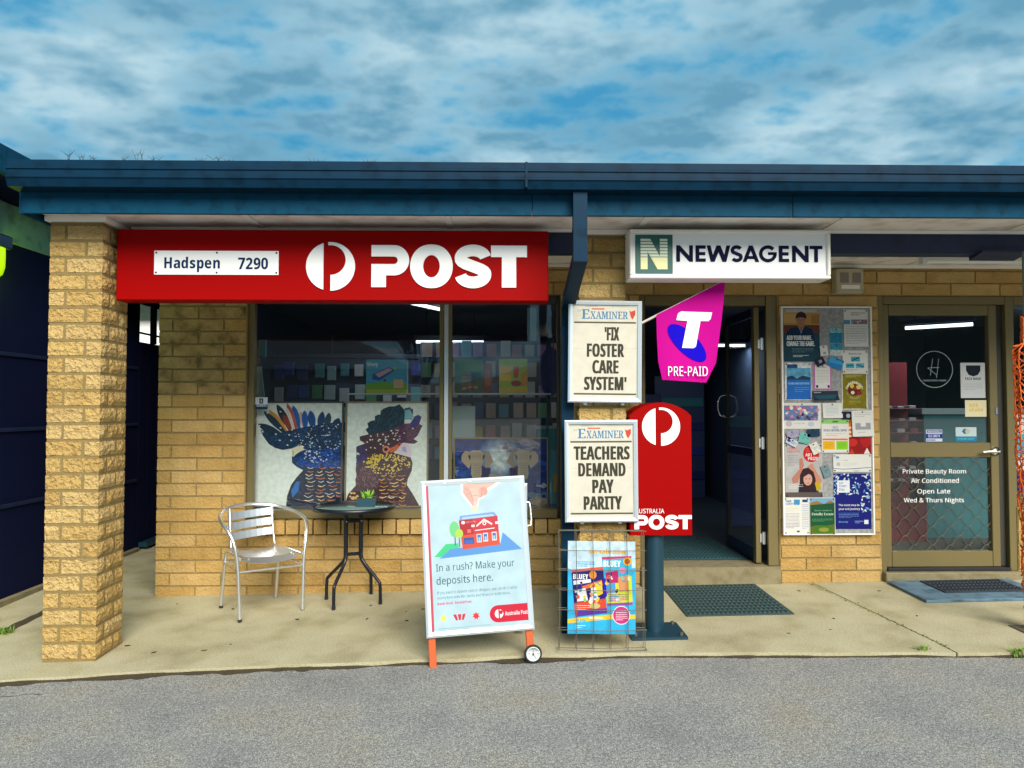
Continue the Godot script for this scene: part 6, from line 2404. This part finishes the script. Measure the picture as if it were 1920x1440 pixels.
	for i in 30:
		var u := i / 29.0
		disc(850, 430, lerpf(420, 120, u), lerpf(420, 150, u), rgb8(20, 56, 122).lerp(rgb8(214, 230, 234), pow(u, 0.8)), 0.0, 28)
	for i in 46:
		var a := rng.randf() * TAU
		var g := rng.randf_range(120, 210)
		disc(1180 + cos(a) * 260, 210 + sin(a) * 90, rng.randf_range(30, 90), rng.randf_range(20, 55), rgb8(g * 0.9, g * 0.9, g), 0.0, 14)
	for i in 60:
		var g := rng.randf_range(40, 120)
		disc([rng.randf_range(80, 420), rng.randf_range(1380, 1630)][i % 2], rng.randf_range(250, 1100), rng.randf_range(30, 100), rng.randf_range(20, 50), rgb8(g * 0.3, g * 0.7, g + 60), 0.0, 12)
	mottle(0.25, 0.03, 44, 5)
	for s in [[445, 1], [1236, -1]]:
		var cx: float = s[0]
		var f: float = s[1]
		poly([cx + f * 90, 560, cx + f * 240, 600, cx + f * 220, 760, cx + f * 60, 790], rgb8(60, 54, 100))
		poly([cx - f * 130, 310, cx - f * 200, 300, cx - f * 255, 380, cx - f * 255, 480, cx - f * 130, 610, cx - f * 100, 560, cx - f * 90, 400], rgb8(176, 164, 142))
		poly([cx + f * 130, 330, cx + f * 200, 310, cx + f * 250, 400, cx + f * 285, 490, cx + f * 160, 610, cx + f * 140, 560, cx + f * 160, 420], rgb8(166, 154, 134))
		poly([cx - 130, 320, cx - 60, 290, cx + 60, 290, cx + 130, 330, cx + 120, 480, cx + 80, 560, cx + 88, 700, cx + 60, 790, cx - 60, 790, cx - 95, 700, cx - 88, 540, cx - 120, 460], rgb8(172, 162, 140))
		poly([cx - 130, 350, cx - 100, 400, cx - 110, 470, cx - 140, 400], rgb8(70, 62, 60))
		poly([cx + 130, 350, cx + 100, 400, cx + 110, 470, cx + 140, 400], rgb8(80, 66, 76))
		for i in 9:
			var yy := 520.0 + i * 30.0
			rule(cx - 70 + i * 2, yy, cx, yy + 10, 7, rgb8(112, 110, 96))
			rule(cx, yy + 10, cx + 70 - i * 2, yy, 7, rgb8(112, 110, 96))
		for i in 3:
			rule(cx - 80, 380 + i * 30, cx, 360 + i * 32, 6, rgb8(126, 118, 96))
			rule(cx, 360 + i * 32, cx + 80, 380 + i * 30, 6, rgb8(126, 118, 96))
	poly([640, 780, 660, 700, 740, 690, 780, 720, 900, 700, 960, 760, 960, 830, 640, 830], rgb8(160, 154, 136))
	framed("elephant_picture", "framed picture of two elephants beneath storm clouds", -0.358, 0.412, 0.70, 1.264, -6.105, printed("elephant_print", 0.35), 0.012, M.gilt_frame)
	# boxed toys on the display shelf
	var sh = thing("display_shelf", "thin glass display shelf behind the pictures", "shelf", Vector3(-0.42, 0.70, -6.24))
	mat("shelf_pale", lin(0.30, 0.40, 0.42), 0.3)
	bar(sh, "shelf", -1.24, 0.44, 1.612, 1.624, -6.34, -6.15, M.shelf_pale, 0.002)
	for x in [-1.22, -0.41, 0.42]:
		bar(sh, "upright", x - 0.008, x + 0.008, 0.701, 1.611, -6.33, -6.315, M.bronze_dark, 0.002)
	page(160, 130, 0, 0, 330, 270, rgb8(70, 170, 210))
	poly([0, 200, 120, 180, 330, 190, 330, 250, 0, 270], rgb8(120, 186, 50))
	rect(0, 240, 330, 270, rgb8(200, 206, 60))
	poly([50, 120, 180, 60, 240, 80, 110, 170, 50, 160], rgb8(40, 90, 190))
	poly([70, 118, 178, 70, 215, 82, 105, 145], rgb8(214, 176, 180))
	poly([200, 60, 250, 60, 230, 90], rgb8(120, 200, 60))
	words("bluey", "sans_black", 12, 20, 96, 62, rgb8(200, 226, 234))
	rect(220, 160, 300, 230, rgb8(226, 190, 150))
	disc(150, 168, 12, 10, rgb8(40, 50, 120))
	toy("toy_box", "pale blue boxed toy on the display shelf", -1.080, -0.742, 1.9, printed("toy_blue_print", 0.35))
	page(120, 140, 0, 0, 120, 140, rgb8(150, 190, 70))
	rect(4, 30, 50, 60, rgb8(214, 168, 40))
	rect(4, 64, 50, 90, rgb8(226, 190, 60))
	poly([60, 30, 84, 30, 80, 76, 62, 76], rgb8(196, 50, 50))
	poly([92, 60, 116, 50, 116, 110, 92, 110], rgb8(206, 140, 50))
	disc(72, 100, 22, 12, rgb8(150, 40, 60))
	rect(0, 116, 120, 140, rgb8(206, 186, 60))
	toy("toy_box", "yellow and green boxed toy on the display shelf", 0.012, 0.248, 1.906, printed("toy_yellow_print", 0.35))
	page(120, 140, 0, 0, 120, 140, rgb8(28, 78, 44))
	poly([0, 0, 120, 0, 120, 50, 0, 70], rgb8(50, 120, 50))
	for i in 4:
		rect(30, 56 + i * 14, 80, 64 + i * 14, rgb8(140, 90, 40))
	poly([70, 50, 96, 60, 92, 100, 74, 104], rgb8(20, 40, 60))
	for i in 14:
		disc(20 + rng.randf() * 90, 100 + rng.randf() * 34, 9, 6, [rgb8(110, 60, 50), rgb8(170, 130, 110), rgb8(60, 50, 70)][i % 3])
	toy("toy_box", "dark green boxed toy beside the window mullion", -0.352, -0.126, 1.904, printed("toy_green_print", 0.35))
	page(60, 80, 0, 0, 30, 40, rgb8(110, 44, 30))
	rect(6, 8, 24, 30, rgb8(150, 80, 40))
	toy("toy_box", "narrow brown boxed toy between two larger ones", -0.118, -0.045, 1.87, printed("toy_brown_print", 0.35))
	# platform the pictures stand on
	var pf = thing("window_platform", "low display platform inside the window", "platform", Vector3(-0.7, 0.25, -6.3))
	bar(pf, "top", -2.2, 0.9, 0.66, 0.698, -6.6, -6.06, M.room_shade_blue, 0.003)
	bar(pf, "front", -2.2, 0.9, 0.25, 0.658, -6.6, -6.56, M.room_shade_blue, 0.003)

func toy(called, label, x0, x1, top, m):
	var t = thing(called, label, "toy box", Vector3((x0 + x1) / 2.0, 1.6245, -6.22), Vector3.ZERO, "boxed toys in the window")
	sheet("carton", x1 - x0, top - 1.6245, 0.06, m, t, Vector3(0, (top - 1.6245) / 2.0, -0.03), Vector3.ZERO, 0.0, 0.0, true)

# ---------------------------------------------------------------- the rooms behind the glass
func rooms():
	var r = thing("shop_interior", "shop interior with shade put into its dark navy walls, behind the display window and open door", "room", Vector3(0.3, 0.2, -9))
	bar(r, "floor", -2.48, 6.9, 0.10, 0.248, -11.3, -6.21, M.room_carpet)
	bar(r, "back_wall", -2.48, 6.9, 0.25, 2.64, -11.4, -11.31, M.room_shade_blue)
	bar(r, "ceiling", -2.48, 6.9, 2.60, 2.645, -11.3, -6.12, M.room_ceiling)
	bar(r, "partition", 3.0, 3.05, 0.25, 2.598, -11.3, -6.12, M.room_shade_blue)
	bar(r, "side_wall", -2.497, -2.482, 0.25, 2.598, -11.3, -6.12, M.room_shade_blue)
	bar(r, "side_wall", 6.5, 6.6, 0.25, 2.598, -11.3, -6.12, M.room_shade_blue)
	# fluorescent tubes that are on
	var tubes := [[-0.92, -0.16, 2.25, -8.5, 0, "long fluorescent tube glowing deep in the shop"], [2.50, 2.95, 2.25, -8.9, 0, "fluorescent tube glowing beyond the open door"], [-0.72, -0.60, 2.45, -7.0, 62, "short fluorescent tube hanging near the shop window"], [3.88, 4.44, 2.275, -7.0, -38, "fluorescent tube glowing inside the hairdresser's"]]
	for q in tubes:
		var mid := Vector3((q[0] + q[1]) / 2.0, q[2], q[3])
		var l: float = (q[1] - q[0]) if q[4] != 62 else 0.6
		var t = thing("fluorescent_light", q[5], "light", mid, Vector3(0, q[4], 0), "fluorescent lights in the shops")
		var st := mk()
		tube(st, [Vector3(-l / 2, 0, 0), Vector3(l / 2, 0, 0)], 0.016, 10)
		obj("tube_lamp", st, M.tube_glow, t, true)
		st = mk()
		cspan(st, -l / 2 - 0.03, l / 2 + 0.03, 0.03, 0.075, -0.04, 0.04, 0.004)
		obj("batten", st, M.navy_gloss, t, true)
		for s in [-0.35, 0.35]:
			st = mk()
			tube(st, [Vector3(l * s, 0.07, 0), Vector3(l * s, 2.60 - q[2], 0)], 0.004, 5)
			obj("hanger", st, M.navy_gloss, t, true)
		var a := AreaLight3D.new()
		a.name = "tube_light"
		a.area_size = Vector2(l, 0.03)
		a.light_energy = 0.10
		a.light_color = Color(0.9, 0.97, 1.0)
		a.area_range = 9.0
		a.shadow_enabled = true
		a.position = mid + Vector3(0, -0.03, 0)
		a.rotation_degrees = Vector3(-90, 0, 0)
		add_child(a)
	# merchandise: hanging cards and boxes on a rack
	rng.seed = 808
	var rk = thing("merchandise_rack", "tall dark wire rack deep in the shop", "rack", Vector3(-1.5, 0.25, -7.6))
	bar(rk, "panel", -2.3, -0.75, 0.27, 2.05, -7.66, -7.63, M.room_shade_blue)
	for y in [0.5, 1.25, 2.0]:
		bar(rk, "rail", -2.3, -0.75, y, y + 0.02, -7.628, -7.61, M.bronze_dark)
	for x in [-2.28, -0.78]:
		bar(rk, "upright", x - 0.015, x + 0.015, 0.248, 2.08, -7.70, -7.665, M.bronze_dark)
	var tints := [lin(0.08, 0.34, 0.40), lin(0.5, 0.62, 0.64), lin(0.06, 0.10, 0.42), lin(0.30, 0.52, 0.55), lin(0.10, 0.34, 0.16), lin(0.6, 0.66, 0.68), lin(0.05, 0.07, 0.26)]
	for i in 7:
		mat("packet_%d" % i, tints[i], 0.3)
	for i in 44:
		var x := -2.22 + (i % 11) * 0.138 + rng.randf_range(-0.02, 0.02)
		var y := 1.20 + (i / 11) * 0.225 + rng.randf_range(-0.02, 0.02)
		var st := mk()
		cspan(st, x - rng.randf_range(0.03, 0.055), x + 0.05, y - rng.randf_range(0.05, 0.085), y + 0.07, -7.607, -7.58 + rng.randf_range(0.0, 0.03), 0.003)
		tag(obj("hanging_packet", st, M["packet_%d" % (rng.randi() % 7)]), "small blister packet hanging on the dark rack", "packet", "packets on the merchandise rack")
	var cr = thing("card_rack", "dark blue greeting card rack behind the toys in the window", "rack", Vector3(-0.1, 0.25, -7.0))
	bar(cr, "back", -0.72, 0.62, 0.25, 2.12, -7.06, -7.04, M.room_shade_blue)
	for i in 6:
		bar(cr, "ledge", -0.72, 0.62, 1.02 + i * 0.19, 1.03 + i * 0.19, -7.038, -6.99, M.room_shade_blue, 0.002)
	var bright := [lin(0.6, 0.62, 0.6), lin(0.55, 0.2, 0.25), lin(0.15, 0.4, 0.55), lin(0.6, 0.5, 0.12), lin(0.2, 0.45, 0.25), lin(0.45, 0.25, 0.5), lin(0.08, 0.12, 0.35), lin(0.62, 0.45, 0.4)]
	for i in 8:
		mat("card_%d" % i, bright[i], 0.5)
	for i in 6:
		for k in 11:
			var x := -0.66 + k * 0.121 + rng.randf_range(-0.012, 0.012)
			var st := mk()
			cspan(st, x - 0.045, x + 0.045, 1.0305 + i * 0.19, 1.0305 + i * 0.19 + rng.randf_range(0.11, 0.15), -7.032, -7.012, 0.002)
			tag(obj("greeting_card", st, M["card_%d" % (rng.randi() % 8)]), "greeting card standing on the blue card rack", "card", "cards on the greeting card rack")
	var extra := [["leaning_board", "pale green board leaning at the window edge", -2.11, -1.93, 0.70, 1.855, -6.42, lin(0.30, 0.46, 0.42)], ["leaflet_holder", "teal leaflet standing by the window edge", -2.09, -2.03, 1.95, 2.10, -6.6, lin(0.06, 0.24, 0.25)],
		["drawing_board", "pale leaning drawing behind the elephant picture", -0.40, -0.19, 1.10, 1.52, -6.45, lin(0.30, 0.42, 0.42)], ["counter", "teal counter front beside the pillar", 0.35, 0.9, 0.70, 1.32, -6.58, lin(0.02, 0.22, 0.26)],
		["box_stack", "tall blue and yellow carton at the window end", 0.435, 0.50, 0.70, 1.15, -6.3, lin(0.03, 0.30, 0.42)], ["backpack", "dark blue bag hanging at the window end", 0.36, 0.55, 1.60, 2.03, -6.5, lin(0.01, 0.02, 0.16)],
		["hanging_banner", "narrow pale blue banner hanging in the window", 0.262, 0.34, 2.09, 2.38, -6.55, lin(0.25, 0.48, 0.60)], ["display_case", "low dark cabinet in the middle of the shop", -1.0, 0.3, 0.249, 1.25, -8.2, lin(0.10, 0.13, 0.20)],
		["stationery_stand", "bluish stationery stand beyond the open door", 1.30, 1.75, 0.249, 1.65, -8.0, lin(0.05, 0.08, 0.28)], ["drinks_fridge", "dark blue fridge deep beyond the open door", 2.2, 2.9, 0.249, 1.95, -10.5, lin(0.08, 0.11, 0.26)]]
	for e in extra:
		var m = mat(e[0] + "_tint", e[7], 0.4)
		var t = thing(e[0], e[1], "shop fitting", Vector3((e[2] + e[3]) / 2.0, e[4], e[6]))
		var w: float = e[3] - e[2]
		var h: float = e[5] - e[4]
		var st := mk()
		if e[0] == "leaning_board":
			prism(st, [Vector2(-w / 2, 0), Vector2(w / 2 + 0.06, 0), Vector2(-w / 2 + 0.10, h), Vector2(-w / 2, h)], -0.02, 0.0)
		elif e[0] == "backpack":
			prism(st, ell(0, h / 2, w / 2, h / 2, 0, 24), -0.06, 0.05)
			tube(st, [Vector3(-0.03, h - 0.02, 0), Vector3(0, h + 0.54, 0), Vector3(0.03, h - 0.02, 0)], 0.006, 6)
		else:
			cspan(st, -w / 2, w / 2, 0, h, -0.05, 0.0, 0.003)
		obj("body", st, m, t, true)
		if e[0] == "counter":
			st = mk()
			cspan(st, -w / 2 - 0.02, w / 2 + 0.02, h, h + 0.025, -0.06, 0.02, 0.003)
			obj("top", st, M.shelf_pale, t, true)
		if e[0] == "box_stack":
			mat("carton_yellow", lin(0.5, 0.3, 0.02), 0.5)
			st = mk()
			cspan(st, 0.002, w / 2, 0.1, 0.26, 0.0005, 0.004, 0.001)
			obj("label", st, M.carton_yellow, t, true)
		if e[0] in ["stationery_stand", "drinks_fridge", "display_case"]:
			for k in 4:
				st = mk()
				cspan(st, -w / 2 + 0.02, w / 2 - 0.02, h * (0.15 + 0.2 * k), h * (0.15 + 0.2 * k) + 0.12, 0.0005, 0.012, 0.003)
				obj("shelf_front", st, M["packet_%d" % [6, 2, 6, 0][k]], t, true)
	# rubber mat inside the entrance
	ribbed_mat("inner_mat", "ribbed dark mat inside the shop entrance", Vector3(1.62, 0.2485, -6.75), 0.86, 1.05, Vector3.ZERO, 26, lin(0.012, 0.06, 0.075))
	# hairdresser's: red product stand with white tubs, teal counter
	mat("salon_red", lin(0.22, 0.014, 0.022), 0.5)
	mat("salon_teal", lin(0.012, 0.16, 0.19), 0.6)
	mat("tub_white", lin(0.55, 0.58, 0.62), 0.4)
	var sr = thing("product_stand", "dark red product stand inside the hairdresser's", "shelf", Vector3(3.6, 0.25, -7.1))
	bar(sr, "back", 3.10, 4.02, 0.25, 1.95, -7.32, -7.30, M.salon_red)
	bar(sr, "plinth", 3.10, 4.02, 0.25, 0.62, -7.30, -7.0, M.salon_red)
	for i in 7:
		bar(sr, "shelf", 3.10, 4.02, 0.80 + i * 0.115, 0.81 + i * 0.115, -7.298, -7.05, M.salon_red)
	for i in 7:
		for k in 8:
			var x := 3.16 + k * 0.112 + rng.randf_range(-0.012, 0.012)
			var y := 0.8105 + i * 0.115
			var st := mk()
			var hh := rng.randf_range(0.018, 0.042)
			cspan(st, x - rng.randf_range(0.025, 0.042), x + rng.randf_range(0.025, 0.042), y, y + hh, -7.16, -7.07, 0.004)
			tag(obj("product_box", st, M.tub_white if rng.randf() < 0.7 else M.salon_red), "small flat box on the dark red product stand", "box", "boxes on the product stand")
	var sc = thing("salon_counter", "teal reception counter inside the hairdresser's", "counter", Vector3(4.6, 0.25, -7.2))
	bar(sc, "front", 4.12, 5.2, 0.25, 1.44, -7.4, -7.2, M.salon_teal)
	bar(sc, "top", 4.08, 5.24, 1.441, 1.50, -7.45, -7.16, M.shelf_pale)

func ribbed_mat(called, label, at, w, d, turn, ribs, col):
	var t = thing(called, label, "door mat", at, turn)
	var m = mat(called + "_rubber", col, 0.75)
	var st := mk()
	cspan(st, -w / 2, w / 2, 0.0, 0.008, -d / 2, d / 2, 0.003)
	obj("base", st, m, t, true)
	st = mk()
	for i in ribs:
		var x: float = -w / 2 + 0.02 + (w - 0.04) * (i + 0.5) / ribs
		var k: float = (w - 0.04) / ribs * 0.30
		var n := int(d / 0.07)
		for j in n:
			var z: float = -d / 2 + 0.02 + (d - 0.04) * (j + 0.5) / n
			hexa(st, [Vector3(x - k, 0.0075, z + 0.028), Vector3(x + k, 0.0075, z + 0.028), Vector3(x + k * 0.6, 0.013, z + 0.024), Vector3(x - k * 0.6, 0.013, z + 0.024),
				Vector3(x - k, 0.0075, z - 0.028), Vector3(x + k, 0.0075, z - 0.028), Vector3(x + k * 0.6, 0.013, z - 0.024), Vector3(x - k * 0.6, 0.013, z - 0.024)])
	var o = obj("ribs", st, m, t, true)
	o.set_meta("kind", "stuff")
	return t

# ---------------------------------------------------------------- small things
func small_things():
	rng.seed = 4711
	# mats on the footpath, lying on its slope
	var s := Vector3(rad_to_deg(0.022), 0, rad_to_deg(0.0165))
	ribbed_mat("door_mat", "large ribbed dark rubber mat before the shop entrance", Vector3(1.655, ground(1.655, -5.53) + 0.0005, -5.53), 0.74, 0.80, s, 22, lin(0.020, 0.05, 0.055))
	var b = thing("entry_board", "flat blue-grey board on the footpath before the hairdresser's door", "door mat", Vector3(3.50, ground(3.50, -5.60) + 0.0005, -5.60), s)
	var painted = ntex(noise(FastNoiseLite.TYPE_SIMPLEX_SMOOTH, 0.02, 5, 17), 256, [[0.0, Color(0.55, 0.62, 0.66)], [0.5, Color(0.9, 0.93, 0.95)], [1.0, grey(1.0)]])
	surf("board_blue", lin(0.11, 0.19, 0.26), 0.7, painted, 1.2)
	var st := mk()
	cspan(st, -0.455, 0.50, 0.0, 0.022, -0.27, 0.27, 0.003)
	obj("board", st, M.board_blue, b, true)
	ribbed_mat("small_mat", "small black mat lying on the blue-grey board", Vector3(3.59, ground(3.59, -5.66) + 0.0228, -5.66), 0.62, 0.34, s, 20, lin(0.012, 0.022, 0.035))
	# security light under the ceiling
	var l = thing("security_box", "small beige wall box with two grey squares beneath the verandah ceiling", "light", Vector3(2.77, 2.41, -5.9))
	mat("box_beige", lin(0.42, 0.38, 0.25), 0.7)
	mat("box_grey", lin(0.20, 0.18, 0.16), 0.6)
	st = mk()
	cspan(st, 2.672, 2.888, 2.41, 2.602, -5.94, -5.85, 0.006)
	obj("case", st, M.box_beige, l)
	for x in [2.735, 2.832]:
		st = mk()
		cspan(st, x - 0.034, x + 0.034, 2.49, 2.57, -5.851, -5.846, 0.002)
		obj("lens", st, M.box_grey, l)
	st = mk()
	cspan(st, 2.71, 2.855, 2.442, 2.472, -5.851, -5.8465, 0.001)
	obj("label", st, M.paper, l)
	screws(l, [[2.685, 2.425], [2.875, 2.425], [2.685, 2.59], [2.875, 2.59]], -5.85, M.ink, 0.004)
	# unlit batten on the verandah ceiling
	var bt = thing("ceiling_batten", "unlit white fluorescent batten on the verandah ceiling", "light", Vector3(3.8, 2.55, -5.42))
	st = mk()
	cspan(st, 3.10, 4.5, 2.60, 2.649, -5.47, -5.38, 0.006)
	obj("body", st, M.trim_white, bt)
	st = mk()
	tube(st, [Vector3(3.14, 2.575, -5.42), Vector3(4.47, 2.575, -5.42)], 0.013, 10)
	obj("tube", st, M.sign_white, bt)
	for x in [3.10, 4.47]:
		st = mk()
		cspan(st, x, x + 0.035, 2.552, 2.5995, -5.45, -5.39, 0.004)
		obj("socket", st, M.box_white, bt)
	# steel verandah post wrapped in orange barrier netting
	var gx: float = ground(3.26, -4.68)
	var p = thing("verandah_post", "slim grey-green steel post holding up the verandah", "post", Vector3(3.365, gx, -4.70))
	mat("post_grey", lin(0.13, 0.19, 0.18), 0.5)
	st = mk()
	tube(st, [Vector3(3.365, gx, -4.70), Vector3(3.365, 2.50, -4.70)], 0.022, 16)
	obj("tube", st, M.post_grey, p)
	st = mk()
	cspan(st, 3.265, 3.465, gx - 0.01, gx + 0.008, -4.80, -4.60, 0.003)
	obj("base_plate", st, M.steel_wire, p)
	st = mk()
	hexa(st, [Vector3(3.10, 2.499, -4.72), Vector3(3.40, 2.499, -4.72), Vector3(3.40, 2.512, -4.72), Vector3(3.10, 2.512, -4.72), Vector3(3.10, 2.47, -4.86), Vector3(3.40, 2.47, -4.86), Vector3(3.40, 2.4985, -4.86), Vector3(3.10, 2.4985, -4.86)])
	obj("bracket", st, M.navy_paint, p)
	var n = thing("barrier_netting", "orange plastic barrier netting bunched round the steel post", "netting", Vector3(3.365, gx, -4.70))
	var nn = noise(FastNoiseLite.TYPE_SIMPLEX_SMOOTH, 3.0, 3, 66)
	var rad = func(a, y):
		var big: float = 0.045 + 0.03 * smoothstep(0.3, 1.5, y) + 0.028 * nn.get_noise_3d(cos(a) * 0.8, y * 1.3, sin(a) * 0.8)
		return big * (0.45 if y > 1.90 else 1.0)
	st = mk()
	for i in 46:
		var y := gx + 0.05 + i * 0.0425 + 0.012 * nn.get_noise_1d(i * 3.0)
		var pts := []
		for k in 20:
			var a := TAU * k / 20.0
			var yy := y + 0.018 * sin(k * 1.9 + i) + 0.02 * nn.get_noise_2d(k * 0.7, i * 0.9)
			pts.append(Vector3(3.365 + rad.call(a, yy) * cos(a), yy, -4.70 + rad.call(a, yy) * sin(a)))
		tube(st, pts, 0.0045, 4, true)
	obj("strand", st, M.orange_net, n)
	st = mk()
	for k in 11:
		var pts := []
		for i in 48:
			var y := gx + 0.04 + i * 0.041
			var a := TAU * k / 11.0 + 0.25 * nn.get_noise_2d(i * 0.4, k * 5.0)
			pts.append(Vector3(3.365 + rad.call(a, y) * cos(a), y, -4.70 + rad.call(a, y) * sin(a)))
		tube(st, pts, 0.005, 4)
	obj("strand", st, M.orange_net, n)
	# dry weeds rooted in the gutter
	mat("dry_weed", lin(0.05, 0.05, 0.035), 0.9)
	for q in [[-2.43, 0.075], [-2.36, 0.06], [-2.28, 0.05], [-2.12, 0.045], [-2.03, 0.08], [-1.95, 0.05], [-1.70, 0.04], [-1.60, 0.055], [-1.52, 0.04], [-1.22, 0.035], [-1.02, 0.04], [-0.72, 0.04]]:
		st = mk()
		for i in 4:
			var a := rng.randf_range(-1.0, 1.0)
			var root := Vector3(q[0] + rng.randfn(0, 0.01), 2.86, -4.26)
			var mid: Vector3 = root + Vector3(a * 0.3, 0.7, 0) * (q[1] + 0.02)
			tube(st, [root, mid, mid + Vector3(a * 0.9 + rng.randfn(0, 0.3), 0.8, 0) * q[1] * 0.6], [0.0016, 0.0012, 0.0006], 4)
			tube(st, [mid, mid + Vector3(-a, 0.5, 0) * q[1] * 0.5], [0.0012, 0.0005], 4)
		tag(obj("gutter_weed", st, M.dry_weed), "wispy dry weed sprouting from the gutter", "weed", "weeds in the gutter")
